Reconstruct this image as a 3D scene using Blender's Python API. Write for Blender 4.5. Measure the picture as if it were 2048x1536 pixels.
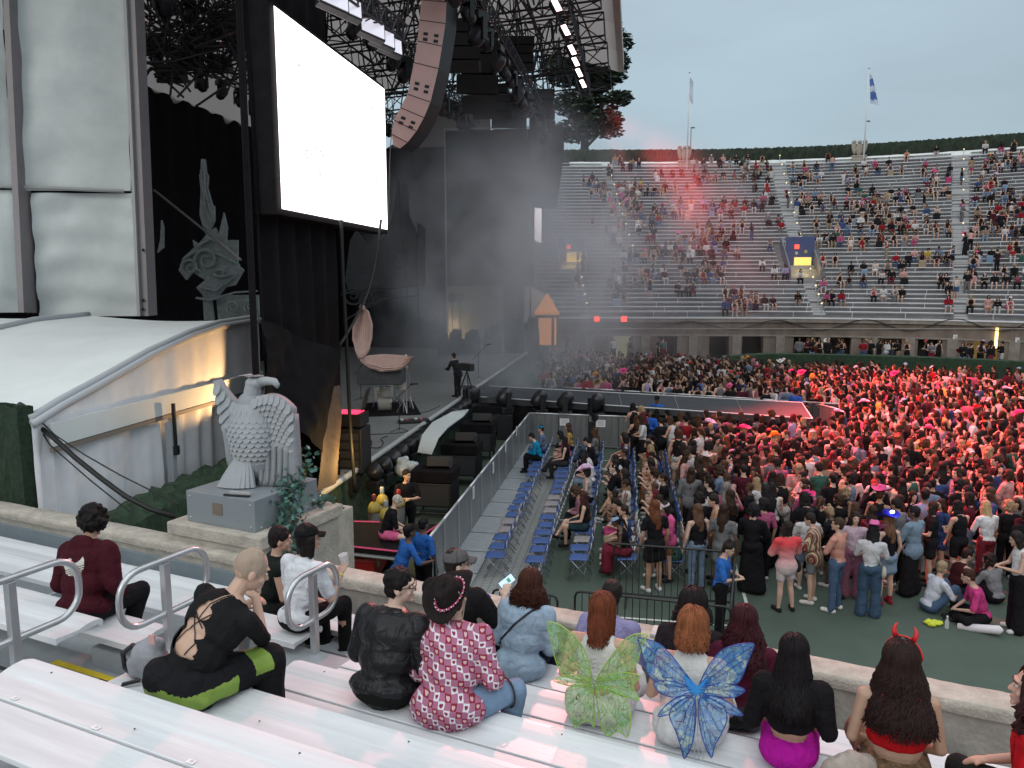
import bpy, bmesh, math, random
import numpy as np
from mathutils import Vector, Matrix, noise as mnoise
for o in list(bpy.data.objects): bpy.data.objects.remove(o, do_unlink=True)
SC = bpy.context.scene; COL = SC.collection
rad = math.radians
# ------------------------------------------------------------ camera
F = 1540.0; PITCH = rad(7.8); H = 6.1
cam_d = bpy.data.cameras.new('camera'); cam = bpy.data.objects.new('camera', cam_d); COL.objects.link(cam)
cam_d.sensor_width = 36; cam_d.lens = F/2048*36; cam_d.clip_start = .05; cam_d.clip_end = 2000
cam.location = (0, 0, H); cam.rotation_euler = (rad(90)-PITCH, 0, 0); SC.camera = cam
# ------------------------------------------------------------ world: overcast dusk sky
W = bpy.data.worlds.new('World'); SC.world = W; W.use_nodes = True
nt = W.node_tree; nt.nodes.clear()
SUN_EL, SUN_AZ = rad(7), rad(200)
wo = nt.nodes.new('ShaderNodeOutputWorld'); bg = nt.nodes.new('ShaderNodeBackground')
sky = nt.nodes.new('ShaderNodeTexSky'); sky.sky_type = 'NISHITA'; sky.sun_disc = False
sky.sun_elevation = SUN_EL; sky.sun_rotation = SUN_AZ; sky.air_density = 1.6; sky.dust_density = 2.0
tc = nt.nodes.new('ShaderNodeTexCoord'); sep = nt.nodes.new('ShaderNodeSeparateXYZ')
nt.links.new(tc.outputs['Generated'], sep.inputs[0])
cr = nt.nodes.new('ShaderNodeValToRGB'); nt.links.new(sep.outputs['Z'], cr.inputs[0])
e = cr.color_ramp.elements
e[0].position = 0.0; e[0].color = (.42, .54, .63, 1)
e[1].position = .9; e[1].color = (1.55, 1.62, 1.66, 1)
x = cr.color_ramp.elements.new(.16); x.color = (.375, .50, .60, 1)
x = cr.color_ramp.elements.new(.38); x.color = (.43, .545, .63, 1)
nz = nt.nodes.new('ShaderNodeTexNoise'); nz.inputs['Scale'].default_value = 2.2; nz.inputs['Detail'].default_value = 5
mp = nt.nodes.new('ShaderNodeMapping'); mp.inputs['Scale'].default_value = (1, 1, 3.5)
nt.links.new(tc.outputs['Generated'], mp.inputs[0]); nt.links.new(mp.outputs[0], nz.inputs['Vector'])
mr = nt.nodes.new('ShaderNodeMapRange'); mr.inputs[1].default_value = .3; mr.inputs[2].default_value = .7
mr.inputs[3].default_value = 8.6; mr.inputs[4].default_value = 10.6
nt.links.new(nz.outputs['Fac'], mr.inputs[0])
ml = nt.nodes.new('ShaderNodeVectorMath'); ml.operation = 'SCALE'
nt.links.new(cr.outputs[0], ml.inputs[0]); nt.links.new(mr.outputs[0], ml.inputs['Scale'])
mx = nt.nodes.new('ShaderNodeMixRGB'); mx.inputs[0].default_value = .88
nt.links.new(sky.outputs[0], mx.inputs[1]); nt.links.new(ml.outputs[0], mx.inputs[2])
nt.links.new(mx.outputs[0], bg.inputs[0]); bg.inputs[1].default_value = .1
nt.links.new(bg.outputs[0], wo.inputs[0])
sd = bpy.data.lights.new('sun', 'SUN'); sd.energy = .6; sd.angle = rad(25); sd.color = (1, .93, .86)
so = bpy.data.objects.new('sun', sd); COL.objects.link(so); so.rotation_euler = (rad(62), 0, rad(-25)); so.location = (0, -10, 40)
SC.view_settings.view_transform = 'Standard'; SC.view_settings.look = 'None'
SC.view_settings.exposure = 0.22; SC.view_settings.gamma = 1
SC.render.engine = 'CYCLES'
# ------------------------------------------------------------ geometry of the view
cp, sp = math.cos(PITCH), math.sin(PITCH)
def ray(x, y):
    a = (x-1024)/F; b = (768-y)/F
    return (a, cp+b*sp, -sp+b*cp)
def at_z(x, y, z):
    r = ray(x, y); t = (z-H)/r[2]; return Vector((r[0]*t, r[1]*t, z))
def at_y(x, y, Y):
    r = ray(x, y); t = Y/r[1]; return Vector((r[0]*t, Y, H+r[2]*t))
R2 = Vector((.9073, -.4205)); N2 = Vector((.4205, .9073))       # along / down the near stand
def RN(t, n, z=0): p = R2*t+N2*n; return Vector((p.x, p.y, z))
def at_n(x, y, n):
    r = ray(x, y); t = n/(r[0]*N2.x+r[1]*N2.y); return Vector((r[0]*t, r[1]*t, H+r[2]*t))
U2 = Vector((.1562, .9877)); V2 = Vector((.9877, -.1562))       # along the stage front / out to the audience
LC = -6.7                                                       # stage front: X = LC + .158 Y
def UV(Y, off=0, z=0):                                          # a point beside the stage front at depth Y
    p = Vector((LC+.158*Y, Y))+V2*off; return Vector((p.x, p.y, z))
def at_lip(x, y, off=0):                                        # pixel on the vertical plane parallel to the stage front
    r = ray(x, y); c = LC+off*(V2.x-.158*V2.y); t = c/(r[0]-.158*r[1]); return Vector((r[0]*t, r[1]*t, H+r[2]*t))
YAW_N = -math.atan2(N2.x, N2.y); YAW_U = -math.atan2(U2.x, U2.y)
# ------------------------------------------------------------ materials
MATS = {}
def mat(name, col=(.5, .5, .5), rough=.7, metal=0, var=0, vscale=4, bump=0, bscale=30, obj=False, emit=None, estr=0, trans=0, alpha=1, stretch=None, spec=.5, coat=0, fold=0):
    if name in MATS: return MATS[name]
    m = bpy.data.materials.new(name); m.use_nodes = True; t = m.node_tree; b = t.nodes['Principled BSDF']
    b.inputs['Roughness'].default_value = rough; b.inputs['Metallic'].default_value = metal
    b.inputs['Base Color'].default_value = (*col, 1); b.inputs['Specular IOR Level'].default_value = spec
    b.inputs['Coat Weight'].default_value = coat
    if alpha < 1: b.inputs['Alpha'].default_value = alpha
    if trans: b.inputs['Transmission Weight'].default_value = trans
    src = None
    if obj:
        oi = t.nodes.new('ShaderNodeObjectInfo'); src = oi.outputs['Color']
    co = t.nodes.new('ShaderNodeTexCoord')
    vec = co.outputs['Object']
    if stretch:
        mpp = t.nodes.new('ShaderNodeMapping'); mpp.inputs['Scale'].default_value = stretch
        t.links.new(vec, mpp.inputs[0]); vec = mpp.outputs[0]
    if var:
        n = t.nodes.new('ShaderNodeTexNoise'); n.inputs['Scale'].default_value = vscale; n.inputs['Detail'].default_value = 6
        n.inputs['Roughness'].default_value = .62
        t.links.new(vec, n.inputs['Vector'])
        r = t.nodes.new('ShaderNodeMapRange'); r.inputs[1].default_value = .28; r.inputs[2].default_value = .72
        r.inputs[3].default_value = 1-var; r.inputs[4].default_value = 1+var
        t.links.new(n.outputs['Fac'], r.inputs[0])
        s = t.nodes.new('ShaderNodeVectorMath'); s.operation = 'SCALE'; s.inputs[0].default_value = col
        if src: t.links.new(src, s.inputs[0])
        t.links.new(r.outputs[0], s.inputs['Scale']); src = s.outputs[0]
    if src: t.links.new(src, b.inputs['Base Color'])
    if bump:
        n = t.nodes.new('ShaderNodeTexNoise'); n.inputs['Scale'].default_value = bscale; n.inputs['Detail'].default_value = 4
        t.links.new(vec, n.inputs['Vector'])
        bp = t.nodes.new('ShaderNodeBump'); bp.inputs['Strength'].default_value = min(1, bump); bp.inputs['Distance'].default_value = .02
        t.links.new(n.outputs['Fac'], bp.inputs['Height']); t.links.new(bp.outputs[0], b.inputs['Normal'])
    if fold:
        n = t.nodes.new('ShaderNodeTexNoise'); n.inputs['Scale'].default_value = fold; n.inputs['Detail'].default_value = 2.5; n.inputs['Distortion'].default_value = 1.6 if fold > 3 else .3
        t.links.new(co.outputs['Object'], n.inputs['Vector']); b2 = t.nodes.new('ShaderNodeBump'); b2.inputs['Strength'].default_value = .8; b2.inputs['Distance'].default_value = .035 if fold > 3 else .10
        t.links.new(n.outputs['Fac'], b2.inputs['Height']); t.links.new(b2.outputs[0], b.inputs['Normal'])
        if bump: t.links.new(b2.outputs[0], bp.inputs['Normal']); t.links.new(bp.outputs[0], b.inputs['Normal'])
    if emit:
        b.inputs['Emission Color'].default_value = (*emit, 1); b.inputs['Emission Strength'].default_value = estr
    MATS[name] = m; return m
def nodes(m): return m.node_tree, m.node_tree.nodes['Principled BSDF']
# ------------------------------------------------------------ mesh building
class MB:
    def __init__(s): s.v = []; s.f = []; s.m = []; s.mi = 0
    def add(s, vs, fs):
        o = len(s.v); s.v += [tuple(v) for v in vs]; s.f += [tuple(i+o for i in f) for f in fs]; s.m += [s.mi]*len(fs)
    def box(s, c, size, ang=0, tilt=None):
        hx, hy, hz = size[0]/2, size[1]/2, size[2]/2
        M = Matrix.Rotation(ang, 3, 'Z')
        if tilt is not None: M = M @ tilt
        vs = [Vector(c)+M @ Vector((a*hx, b*hy, d*hz)) for a in (-1, 1) for b in (-1, 1) for d in (-1, 1)]
        s.add(vs, [(0, 1, 3, 2), (4, 6, 7, 5), (0, 4, 5, 1), (2, 3, 7, 6), (0, 2, 6, 4), (1, 5, 7, 3)])
    def bar(s, a, b, r, n=6, r2=None, cap=True):
        a = Vector(a); b = Vector(b); d = b-a
        if d.length < 1e-6: return
        d.normalize(); u = d.orthogonal().normalized(); w = d.cross(u); r2 = r if r2 is None else r2
        vs = []
        for p, q in ((a, r), (b, r2)):
            for i in range(n):
                t = 2*math.pi*i/n+math.pi/n; vs.append(p+(u*math.cos(t)+w*math.sin(t))*q)
        fs = [(i, (i+1) % n, n+(i+1) % n, n+i) for i in range(n)]
        if cap: fs += [tuple(range(n))[::-1], tuple(range(n, 2*n))]
        s.add(vs, fs)
    def tube(s, pts, r, n=8, closed=False, radii=None):
        pts = [Vector(p) for p in pts]; m = len(pts); vs = []; u = None
        for i, p in enumerate(pts):
            d = (pts[(i+1) % m]-pts[i-1]) if closed else (pts[min(i+1, m-1)]-pts[max(i-1, 0)])
            if d.length < 1e-9: d = Vector((0, 0, 1))
            d.normalize()
            if u is None: u = d.orthogonal().normalized()
            else:
                u = u-d*u.dot(d)
                u = u.normalized() if u.length > 1e-6 else d.orthogonal().normalized()
            w = d.cross(u); rr = radii[i] if radii else r
            for k in range(n):
                t = 2*math.pi*k/n; vs.append(p+(u*math.cos(t)+w*math.sin(t))*rr)
        fs = []
        for i in range(m if closed else m-1):
            j = (i+1) % m
            fs += [(i*n+k, i*n+(k+1) % n, j*n+(k+1) % n, j*n+k) for k in range(n)]
        if not closed: fs += [tuple(range(n))[::-1], tuple(range((m-1)*n, m*n))]
        s.add(vs, fs)
    def ell(s, c, r, M=None, nu=12, nv=8):
        c = Vector(c); vs = [];  M = M or Matrix.Identity(3)
        for j in range(nv+1):
            ph = math.pi*j/nv
            for i in range(nu):
                th = 2*math.pi*i/nu
                vs.append(c+M @ Vector((r[0]*math.sin(ph)*math.cos(th), r[1]*math.sin(ph)*math.sin(th), r[2]*math.cos(ph))))
        fs = [(j*nu+i, (j+1)*nu+i, (j+1)*nu+(i+1) % nu, j*nu+(i+1) % nu) for j in range(nv) for i in range(nu)]
        s.add(vs, fs)
    def lathe(s, c, prof, n=20, M=None):
        c = Vector(c); M = M or Matrix.Identity(3); vs = []
        for (r, z) in prof:
            for i in range(n):
                t = 2*math.pi*i/n; vs.append(c+M @ Vector((r*math.cos(t), r*math.sin(t), z)))
        k = len(prof)
        fs = [(j*n+i, j*n+(i+1) % n, (j+1)*n+(i+1) % n, (j+1)*n+i) for j in range(k-1) for i in range(n)]
        fs += [tuple(range(n))[::-1], tuple(range((k-1)*n, k*n))]
        s.add(vs, fs)
    def prism(s, pts, d):                    # polygon (3-D points) extruded by vector d
        n = len(pts); d = Vector(d); vs = [Vector(p) for p in pts]+[Vector(p)+d for p in pts]
        s.add(vs, [tuple(range(n))[::-1], tuple(range(n, 2*n))]+[(i, (i+1) % n, n+(i+1) % n, n+i) for i in range(n)])
    def grid(s, fn, nu, nv):
        vs = [fn(i/nu, j/nv) for j in range(nv+1) for i in range(nu+1)]
        s.add(vs, [(j*(nu+1)+i, j*(nu+1)+i+1, (j+1)*(nu+1)+i+1, (j+1)*(nu+1)+i) for j in range(nv) for i in range(nu)])
    def build(s, name, m, parent=None, smooth=False, bevel=0, loc=None, label=None):
        me = bpy.data.meshes.new(name)
        if loc is not None:
            L = Vector(loc); vs = [tuple(Vector(v)-L) for v in s.v]
        else: vs = s.v
        me.from_pydata(vs, [], s.f)
        ms = m if isinstance(m, (list, tuple)) else [m]
        for q in ms: me.materials.append(q)
        if len(ms) > 1: me.polygons.foreach_set('material_index', s.m)
        bm = bmesh.new(); bm.from_mesh(me); bmesh.ops.recalc_face_normals(bm, faces=bm.faces); bm.to_mesh(me); bm.free()
        if smooth: me.polygons.foreach_set('use_smooth', [True]*len(me.polygons))
        o = bpy.data.objects.new(name, me); COL.objects.link(o)
        if loc is not None: o.location = loc
        if parent is not None:
            o.parent = parent
            if loc is None: o.matrix_parent_inverse = Matrix.Identity(4)
        if bevel:
            b = o.modifiers.new('bevel', 'BEVEL'); b.width = bevel; b.segments = 2; b.limit_method = 'ANGLE'; b.angle_limit = rad(40)
        if label: o['label'] = label
        return o
def tag(o, label=None, cat=None, group=None, kind=None):
    if label: o['label'] = label
    if cat: o['category'] = cat
    if group: o['group'] = group
    if kind: o['kind'] = kind
    return o
def struct(o): o['kind'] = 'structure'; return o
def empty(name, loc=(0, 0, 0), rz=0):
    o = bpy.data.objects.new(name, None); COL.objects.link(o); o.location = loc; o.rotation_euler = (0, 0, rz); o.empty_display_size = .2
    return o
def copy_tree(o, parent=None):
    c = o.copy(); COL.objects.link(c); c.parent = parent
    if parent is None and c.get('kind'): pass
    for ch in o.children: copy_tree(ch, c)
    return c
def lamp(kind, loc, energy, color, target=None, size=.3, spot=60, blend=.6, name='lamp'):
    l = bpy.data.lights.new(name, kind); l.energy = energy; l.color = color
    if kind == 'SPOT': l.spot_size = rad(spot); l.spot_blend = blend; l.shadow_soft_size = size
    elif kind == 'POINT': l.shadow_soft_size = size
    else: l.size = size
    o = bpy.data.objects.new(name, l); COL.objects.link(o); o.location = loc
    if target is not None: o.rotation_euler = (Vector(target)-Vector(loc)).to_track_quat('-Z', 'Y').to_euler()
    return o
def lerp(a, b, t): return a+(b-a)*t
# common materials
ALU = mat('painted_aluminium', (.68, .70, .72), .40, 0, .11, 2.2, .12, 9, stretch=(.35, 5, 4))
ALUD = mat('aluminium_deck', (.36, .39, .41), .5, .2, .12, 5, .1, 50)
STEEL = mat('galvanised_pipe', (.55, .56, .57), .32, .75, .1, 6)
CONC = mat('weathered_concrete', (.37, .345, .30), .9, 0, .32, 3.2, .6, 24)
CONCT = mat('concrete_cap', (.46, .42, .36), .9, 0, .25, 6, .8, 40)
BLACK = mat('black_paint', (.012, .012, .014), .5)
BLKF = mat('black_fabric', (.011, .0095, .011), .9, 0, .3, 3, .2, 12, spec=.12)
RUBBER = mat('black_rubber', (.01, .01, .01), .6)
WHITE = mat('white_paint', (.75, .75, .75), .5)
CANV = mat('white_canvas', (.74, .79, .78), .75, 0, .09, 1.5, .15, 8, fold=.65)
# ============================================================ ground and court
rg = random.Random(5)
def court_mat():
    m = mat('court_surface', (.062, .090, .070), .75, 0, .2, .6, .15, 60)
    return m
gm = MB(); gm.grid(lambda u, v: Vector((-600+1200*u, -600+1200*v, -.012)), 2, 2)
struct(gm.build('ground', mat('asphalt', (.05, .05, .052), .9, 0, .2, .5)))
cm = MB(); cm.add([(-30, -3, 0), (60, -3, 0), (60, 60, 0), (-30, 60, 0)], [(0, 1, 2, 3)])
COURT = struct(cm.build('court_floor', court_mat()))
# darker painted zone under the seats, white court lines
def quad_sheet(pts, z, m, name):
    b = MB(); b.add([(p[0], p[1], z) for p in pts], [tuple(range(len(pts)))]); return b.build(name, m)
def linestrip(b, p, q, w, z):
    p = Vector(p[:2]); q = Vector(q[:2]); d = (q-p).normalized(); n = Vector((-d.y, d.x))*w/2
    b.add([(*(p-n), z), (*(q-n), z), (*(q+n), z), (*(p+n), z)], [(0, 1, 2, 3)])
LW = mat('line_paint', (.62, .64, .62), .7, 0, .15, 8)
ln = MB()
A1 = at_z(1508, 1255, 0); A2 = at_z(1485, 1180, 0); dU = (A2-A1).normalized()
cx = Vector((-dU.y, dU.x, 0))
linestrip(ln, A1, A1+dU*26, .06, .004)
for d in (0, 5.5, 12.2, 19): linestrip(ln, A1+dU*d+cx*.03, A1+dU*d+cx*9.5, .055, .004)
linestrip(ln, A1+cx*4.1+dU*.03, A1+cx*4.1+dU*19, .05, .008)
struct(ln.build('court_lines', LW))
# light grey boards laid along the fence
fb0 = at_z(885, 1165, 0); fdir = (at_z(1058, 930, 0)-fb0).normalized(); fn_ = Vector((fdir.y, -fdir.x, 0))
def board_mat():
    m = mat('floor_tile', (.30, .31, .30), .7, 0, .1, 3); t, b = nodes(m)
    co = t.nodes.new('ShaderNodeTexCoord'); mp = t.nodes.new('ShaderNodeMapping'); mp.inputs['Rotation'].default_value = (0, 0, rad(9))
    br = t.nodes.new('ShaderNodeTexBrick'); br.inputs['Scale'].default_value = 3.2; br.inputs['Mortar Size'].default_value = .03
    br.offset = .0
    br.inputs['Color1'].default_value = (.31, .32, .31, 1); br.inputs['Color2'].default_value = (.27, .28, .275, 1); br.inputs['Mortar'].default_value = (.14, .15, .15, 1)
    t.links.new(co.outputs['Object'], mp.inputs[0]); t.links.new(mp.outputs[0], br.inputs[0]); t.links.new(br.outputs[0], b.inputs['Base Color'])
    return m
fw0 = fb0-fdir*2.2
struct(quad_sheet([fw0+fn_*.05, fw0+fn_*1.55, fw0+fn_*1.55+fdir*13.6, fw0+fn_*.05+fdir*13.6], .02, board_mat(), 'grey_floor_boards'))
# ============================================================ near stand
NK = [2.75, 3.42, 4.18, 4.94, 5.70]; ZK = [3.843, 3.56, 3.33, 3.10, 2.87]
TR = [-4.45, -4.27, -3.66, -3.60, -3.6]
TL = [-5.45, -5.00, -4.85, -4.15, -4.15]
def profile_bench(name, t0, t1, n1, z1, two=True, k_=9):
    """contoured plank: hump at the front edge, shallow groove, flat back; local x along the row"""
    o = empty(name, RN(t0, n1, z1), math.atan2(R2.y, R2.x))
    L = t1-t0; b = MB()
    prof = [(-.365, -.004), (-.36, 0), (-.30, -.004), (-.20, -.008), (-.185, -.006), (-.17, 0), (-.12, .010), (-.06, .013), (-.02, .008), (-.003, -.006), (0, -.022), (-.004, -.045), (-.03, -.05), (-.04, -.03), (-.34, -.034), (-.365, -.05)]
    m = len(prof)
    rc = .035                                                # rounded far corner at the aisle end
    vs = []
    for x in (0, rc*.3, rc, L-rc, L):
        for (yy, zz) in prof:
            k = 0
            if x == 0: k = -.04 if yy > -.05 else 0
            elif x == rc*.3: k = -.015 if yy > -.05 else 0
            vs.append((x, yy+k, zz))
    fs = [(i*m+j, i*m+(j+1) % m, (i+1)*m+(j+1) % m, (i+1)*m+j) for i in range(4) for j in range(m)]
    fs += [tuple(range(m)), tuple(range(4*m, 5*m))[::-1]]
    b.add(vs, fs); pl = b.build('seat_plank', ALU, o, smooth=False)
    if two:
        b = MB(); b.box((L/2, -.53, -.022), (L, .30, .035)); b.build('seat_plank', ALU, o, bevel=.006)
    xx = .35
    while xx < L:
        b = MB(); b.add([(xx+a, y_, z_) for a in (-.02, .02) for (y_, z_) in ((-.5, -.05), (-.06, -.05), (-.06, -.1), (-.15, -.14), (-.21, -.42), (-.28, -.42), (-.24, -.12), (-.5, -.1))], [tuple(range(8)), tuple(range(8, 16))]+[(i, (i+1) % 8, 8+(i+1) % 8, 8+i) for i in range(8)])
        b.build('bracket', STEEL, o); xx += 2.2
    if k_ < 3:
        for i in range(int(L/.9)):
            b = MB(); b.ell((.3+.9*i, -.27 if i % 2 else -.09, .004 if i % 2 else .014), (.006, .006, .003), None, 8, 4); b.build('bolt', BLACK, o)
    return o
lab = ['nearest wide white aluminium bench across the bottom left of the stand', 'white aluminium bench where the bald man and grey backpack sit',
       'white aluminium bench under the leather jacket and heart shirt', 'white aluminium bench under the winged women and magenta trousers', 'front white aluminium bench directly behind the concrete parapet']
for k in range(5):
    tag(profile_bench('bench', TR[k], 9.5, NK[k], ZK[k], True, k), lab[k], 'bench', 'aluminium benches of the near stand')
labL = {0: 'short end of aluminium bench at the left edge, behind the first handrail', 1: 'aluminium bench end left of the aisle, with curved open end', 2: 'aluminium bench under the person in the maroon hoodie',
        3: 'aluminium bench under the white tee and black cap, left of aisle', 4: 'front aluminium bench under the green vest, left of aisle'}
NKL = [2.9, 3.62, 4.07, 5.05, 5.75]; ZKL = [3.78, 3.62, 3.40, 3.12, 2.90]
for k in (1, 2, 3, 4):
    tag(profile_bench('bench', -14, TL[k], NKL[k], ZKL[k], two=False), labL[k], 'bench', 'aluminium benches of the near stand')
# stepped deck (structure)
b = MB()
def slab(b, t0, t1, n0, n1, z0, z1):
    pts = [RN(t0, n0), RN(t1, n0), RN(t1, n1), RN(t0, n1)]
    vs = [(p.x, p.y, z0) for p in pts]+[(p.x, p.y, z1) for p in pts]
    b.add(vs, [(0, 1, 2, 3), (4, 5, 6, 7), (0, 1, 5, 4), (1, 2, 6, 5), (2, 3, 7, 6), (3, 0, 4, 7)])
edges = [(-4, 1.35, 3.55), (1.35, 2.32, 3.42), (2.32, 3.05, 3.30), (3.05, 3.82, 3.14), (3.82, 4.56, 2.91), (4.56, 5.32, 2.68), (5.32, 6.28, 2.45)]
for (n0, n1, z) in edges: slab(b, -16, 12, n0+.002, n1, -.005, z)
struct(b.build('stand_steps', ALUD))
# aisle half steps with yellow nosing
YEL = mat('yellow_nosing', (.62, .46, .02), .6, 0, .12, 20, .4, 90)
b = MB(); y = MB(); k = MB()
for (tc_, n0, z) in ((-4.95, 2.95, 3.36), (-4.85, 3.70, 3.14+.16), (-4.3, 3.86, 3.14), (-4.05, 4.50, 2.91+.1), (-3.95, 5.2, 2.68+.12)):
    slab(b, tc_-.42, tc_+.42, n0, n0+.34, z-.16, z)
st = struct(b.build('aisle_steps', ALUD))
def nose(b, t0, t1, n, z, w=.055): slab(b, t0, t1, n-w, n, z+.002, z+.008)
for (t0, t1, n, z) in ((-5.5, -4.78, 3.58, 3.2), (-4.24, -3.7, 4.92, 2.9), (-3.98, -3.5, 5.30, 2.80)):
    nose(y, t0, t1, n, z)
    slab(b, 0, 0, 0, 0, 0, 0) if False else None
b2 = MB()
for (t0, t1, n, z) in ((-5.5, -4.7, 3.59, 3.2), (-4.25, -3.65, 4.93, 2.9), (-4.0, -3.45, 5.31, 2.80)): slab(b2, t0, t1, n-.5, n, z-.2, z)
struct(b2.build('aisle_treads', ALUD))
struct(y.build('yellow_step_edges', YEL))
# dark seam strips on the treads
for (t0, t1, n, z) in ((-4.98, -4.45, 3.50, 3.2),):
    k.tube([RN(t0, n-.12, z+.012), RN(t0+.06, n+.0, z+.012), RN(t1, n+.0, z+.012)], .012, 6)
for (t0, t1, n, z) in ((-5.9, -5.55, 3.2, 3.31),): k.tube([RN(t0, n-.15, z), RN(t0+.1, n, z), RN(t1+.1, n, z)], .012, 6)
tag(k.build('cable_ramp', RUBBER), 'thin black rubber strip lying bent on the aisle step', 'strip')
# stickers on nearest bench
for i, (px, py) in enumerate(((30, 1396), (192, 1455), (382, 1523))):
    p = at_z(px, py, ZK[0]+.006); s = MB(); s.box((0, 0, 0), (.045, .028, .002), math.atan2(R2.y, R2.x)); s.mi = 1; s.box((0.004, 0, .0015), (.02, .016, .001), math.atan2(R2.y, R2.x)); s.mi = 0
    o = s.build('seat_number_sticker', [mat('sticker_white', (.85, .85, .85), .4), mat('sticker_grey', (.55, .55, .57), .5)]); o.location = p
    tag(o, ['white seat sticker at the left end of the nearest bench', 'white seat sticker in the middle of the nearest bench', 'white seat sticker near the bottom edge of the nearest bench'][i], 'sticker', 'seat stickers on the nearest bench')
# parapet wall
b = MB(); n_in, n_out = 6.28, 6.52
def wallseg(b, t0, t1, n0, n1, z0, z1, steps=30, amp=.004):
    for i in range(steps):
        slab(b, lerp(t0, t1, i/steps), lerp(t0, t1, (i+1)/steps)-.0, n0, n1, z0, z1)
slab(b, -16, 12, n_in, n_out-.03, -.01, 2.93)
pw = empty('parapet_wall'); b.build('wall_face', CONC, pw)
b = MB(); rr = random.Random(3)
def capfn(u, v):
    t = -16+28*u
    prof = [(-.025, -.10), (-.03, -.04), (-.02, -.004), (0, .004), (.12, .006), (.25, .004), (.265, -.004), (.27, -.04), (.265, -.10)]
    p = prof[int(round(v*8))]; q = mnoise.noise(Vector((t*3, v*6, 1)))*.008+mnoise.noise(Vector((t*14, v*9, 4)))*.004
    return RN(t, n_in+p[0]+q, 2.985+p[1]+q*.8)
b.grid(capfn, 420, 8); b.build('coping', CONCT, pw, smooth=True)
b = MB()
for px, py in ((1658, 1355), (1995, 1425)): q = at_n(px, py, n_in-.002); b.ell(q, (.014, .014, .012))
b.build('anchor_hole', BLACK, pw)
b = MB(); p = at_z(1345, 1255, 3.0); b.box((0, 0, 0), (.30, .20, .05), math.atan2(R2.y, R2.x)+.1); o = b.build('concrete_patch', mat('pale_concrete', (.55, .53, .49), .9, 0, .2, 8, .6, 30), bevel=.015); o.location = RN((p@Vector((*R2, 0))) , n_in+.12, 3.0)
tag(o, 'pale loose concrete slab lying on the parapet behind the blue wings', 'slab')
tag(pw, 'weathered concrete parapet wall in front of the near stand', 'wall')
# left part: grey metal kick panel under the parapet
b = MB(); slab(b, -16, -6.2, n_in-.05, n_in-.002, 2.44, 2.80); slab(b, -16, -4.2, n_in-.5, n_in-.052, 2.44, 2.60)
tag(b.build('kick_panel', mat('grey_panel', (.24, .28, .31), .55, .2, .08, 3)), 'blue grey metal panel along the foot of the parapet on the left', 'panel')
# plinth that carries the eagle
PCX = RN(-5.35, 6.95, 0)
pang = math.atan2(R2.y, R2.x)+rad(0)
pl = empty('concrete_plinth')
PA = RN(-7.45, 6.60); 
def rbox(b, t0, t1, n0, n1, z0, z1): slab(b, t0, t1, n0, n1, z0, z1)
b = MB(); rbox(b, -7.45, -6.08, 6.36, 7.80, -.01, 3.06); b.build('block', CONC, pl, bevel=.02)
b = MB(); rbox(b, -7.5, -6.04, 6.34, 7.84, 3.062, 3.22); b.build('cap_slab', CONCT, pl, bevel=.02)
tag(pl, 'broad concrete plinth under the eagle statue, rising from the parapet', 'plinth')
# second small block right of the plinth
b = MB(); rbox(b, -6.72, -6.30, 7.86, 8.4, -.01, 3.0)
tag(b.build('concrete_block', CONCT, bevel=.02), 'square concrete block behind the hanging ivy, right of the plinth', 'block')
# grey metal pedestal
pd = empty('metal_pedestal')
b = MB(); rbox(b, -7.28, -6.22, 6.46, 7.56, 3.222, 3.60)
GREYP = mat('grey_sheet', (.235, .26, .28), .5, .1, .06, 2)
b.build('box', GREYP, pd, bevel=.008)
b = MB()
for t in (-7.22, -6.28):
    for z in (3.28, 3.54): b.ell(RN(t, 6.458, z), (.012, .012, .012))
for n in (6.55, 7.05, 7.48): b.ell(RN(-6.218, n, 3.26), (.012, .012, .012))
b.build('rivet', STEEL, pd)
b = MB(); rbox(b, -6.86, -6.71, 6.452, 6.458, 3.36, 3.50); b.build('plaque', mat('brown_plaque', (.18, .14, .11), .6, 0, .2, 30), pd)
tag(pd, 'grey sheet metal box pedestal with brown plaque under the eagle', 'pedestal')
# ------------------------------------------------------------ looped handrails
def handrail(t, n, zb, ztop, L, Hh, label, side=1):
    o = empty('handrail', RN(t, n, zb), math.atan2(N2.y, N2.x))
    p = MB(); p.box((0, 0, (ztop-zb)/2), (.055, .055, ztop-zb)); p.build('post', STEEL, o, bevel=.004)
    r = .11; pts = []
    x0, x1, z1, z0 = -L*.5, L*.5, ztop-zb+.02, ztop-zb+.02-Hh
    R_ = Hh*.42
    for (cx_, cz, a0) in ((x1-R_, z1-R_, 90), (x1-R_, z0+R_, 0), (x0+R_, z0+R_, -90), (x0+R_, z1-R_, -180)):
        for j in range(7): a = rad(a0-j*15); pts.append((cx_+R_*math.cos(a), 0, cz+R_*math.sin(a)))
    p = MB(); p.tube(pts, .024, 10, closed=True); p.build('loop', STEEL, o, smooth=True)
    return tag(o, label, 'handrail', 'looped handrails in the aisle')
handrail(-5.0, 2.98, 3.0, 4.14, .95, .42, 'looped steel handrail at the left edge, nearest the camera')
handrail(-4.72, 3.95, 2.9, 3.98, .80, .42, 'looped steel handrail between the maroon hoodie and the bald man')
handrail(-4.03, 4.80, 2.68, 3.70, .62, .42, 'looped steel handrail in front of the white tee and black cap')
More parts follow.
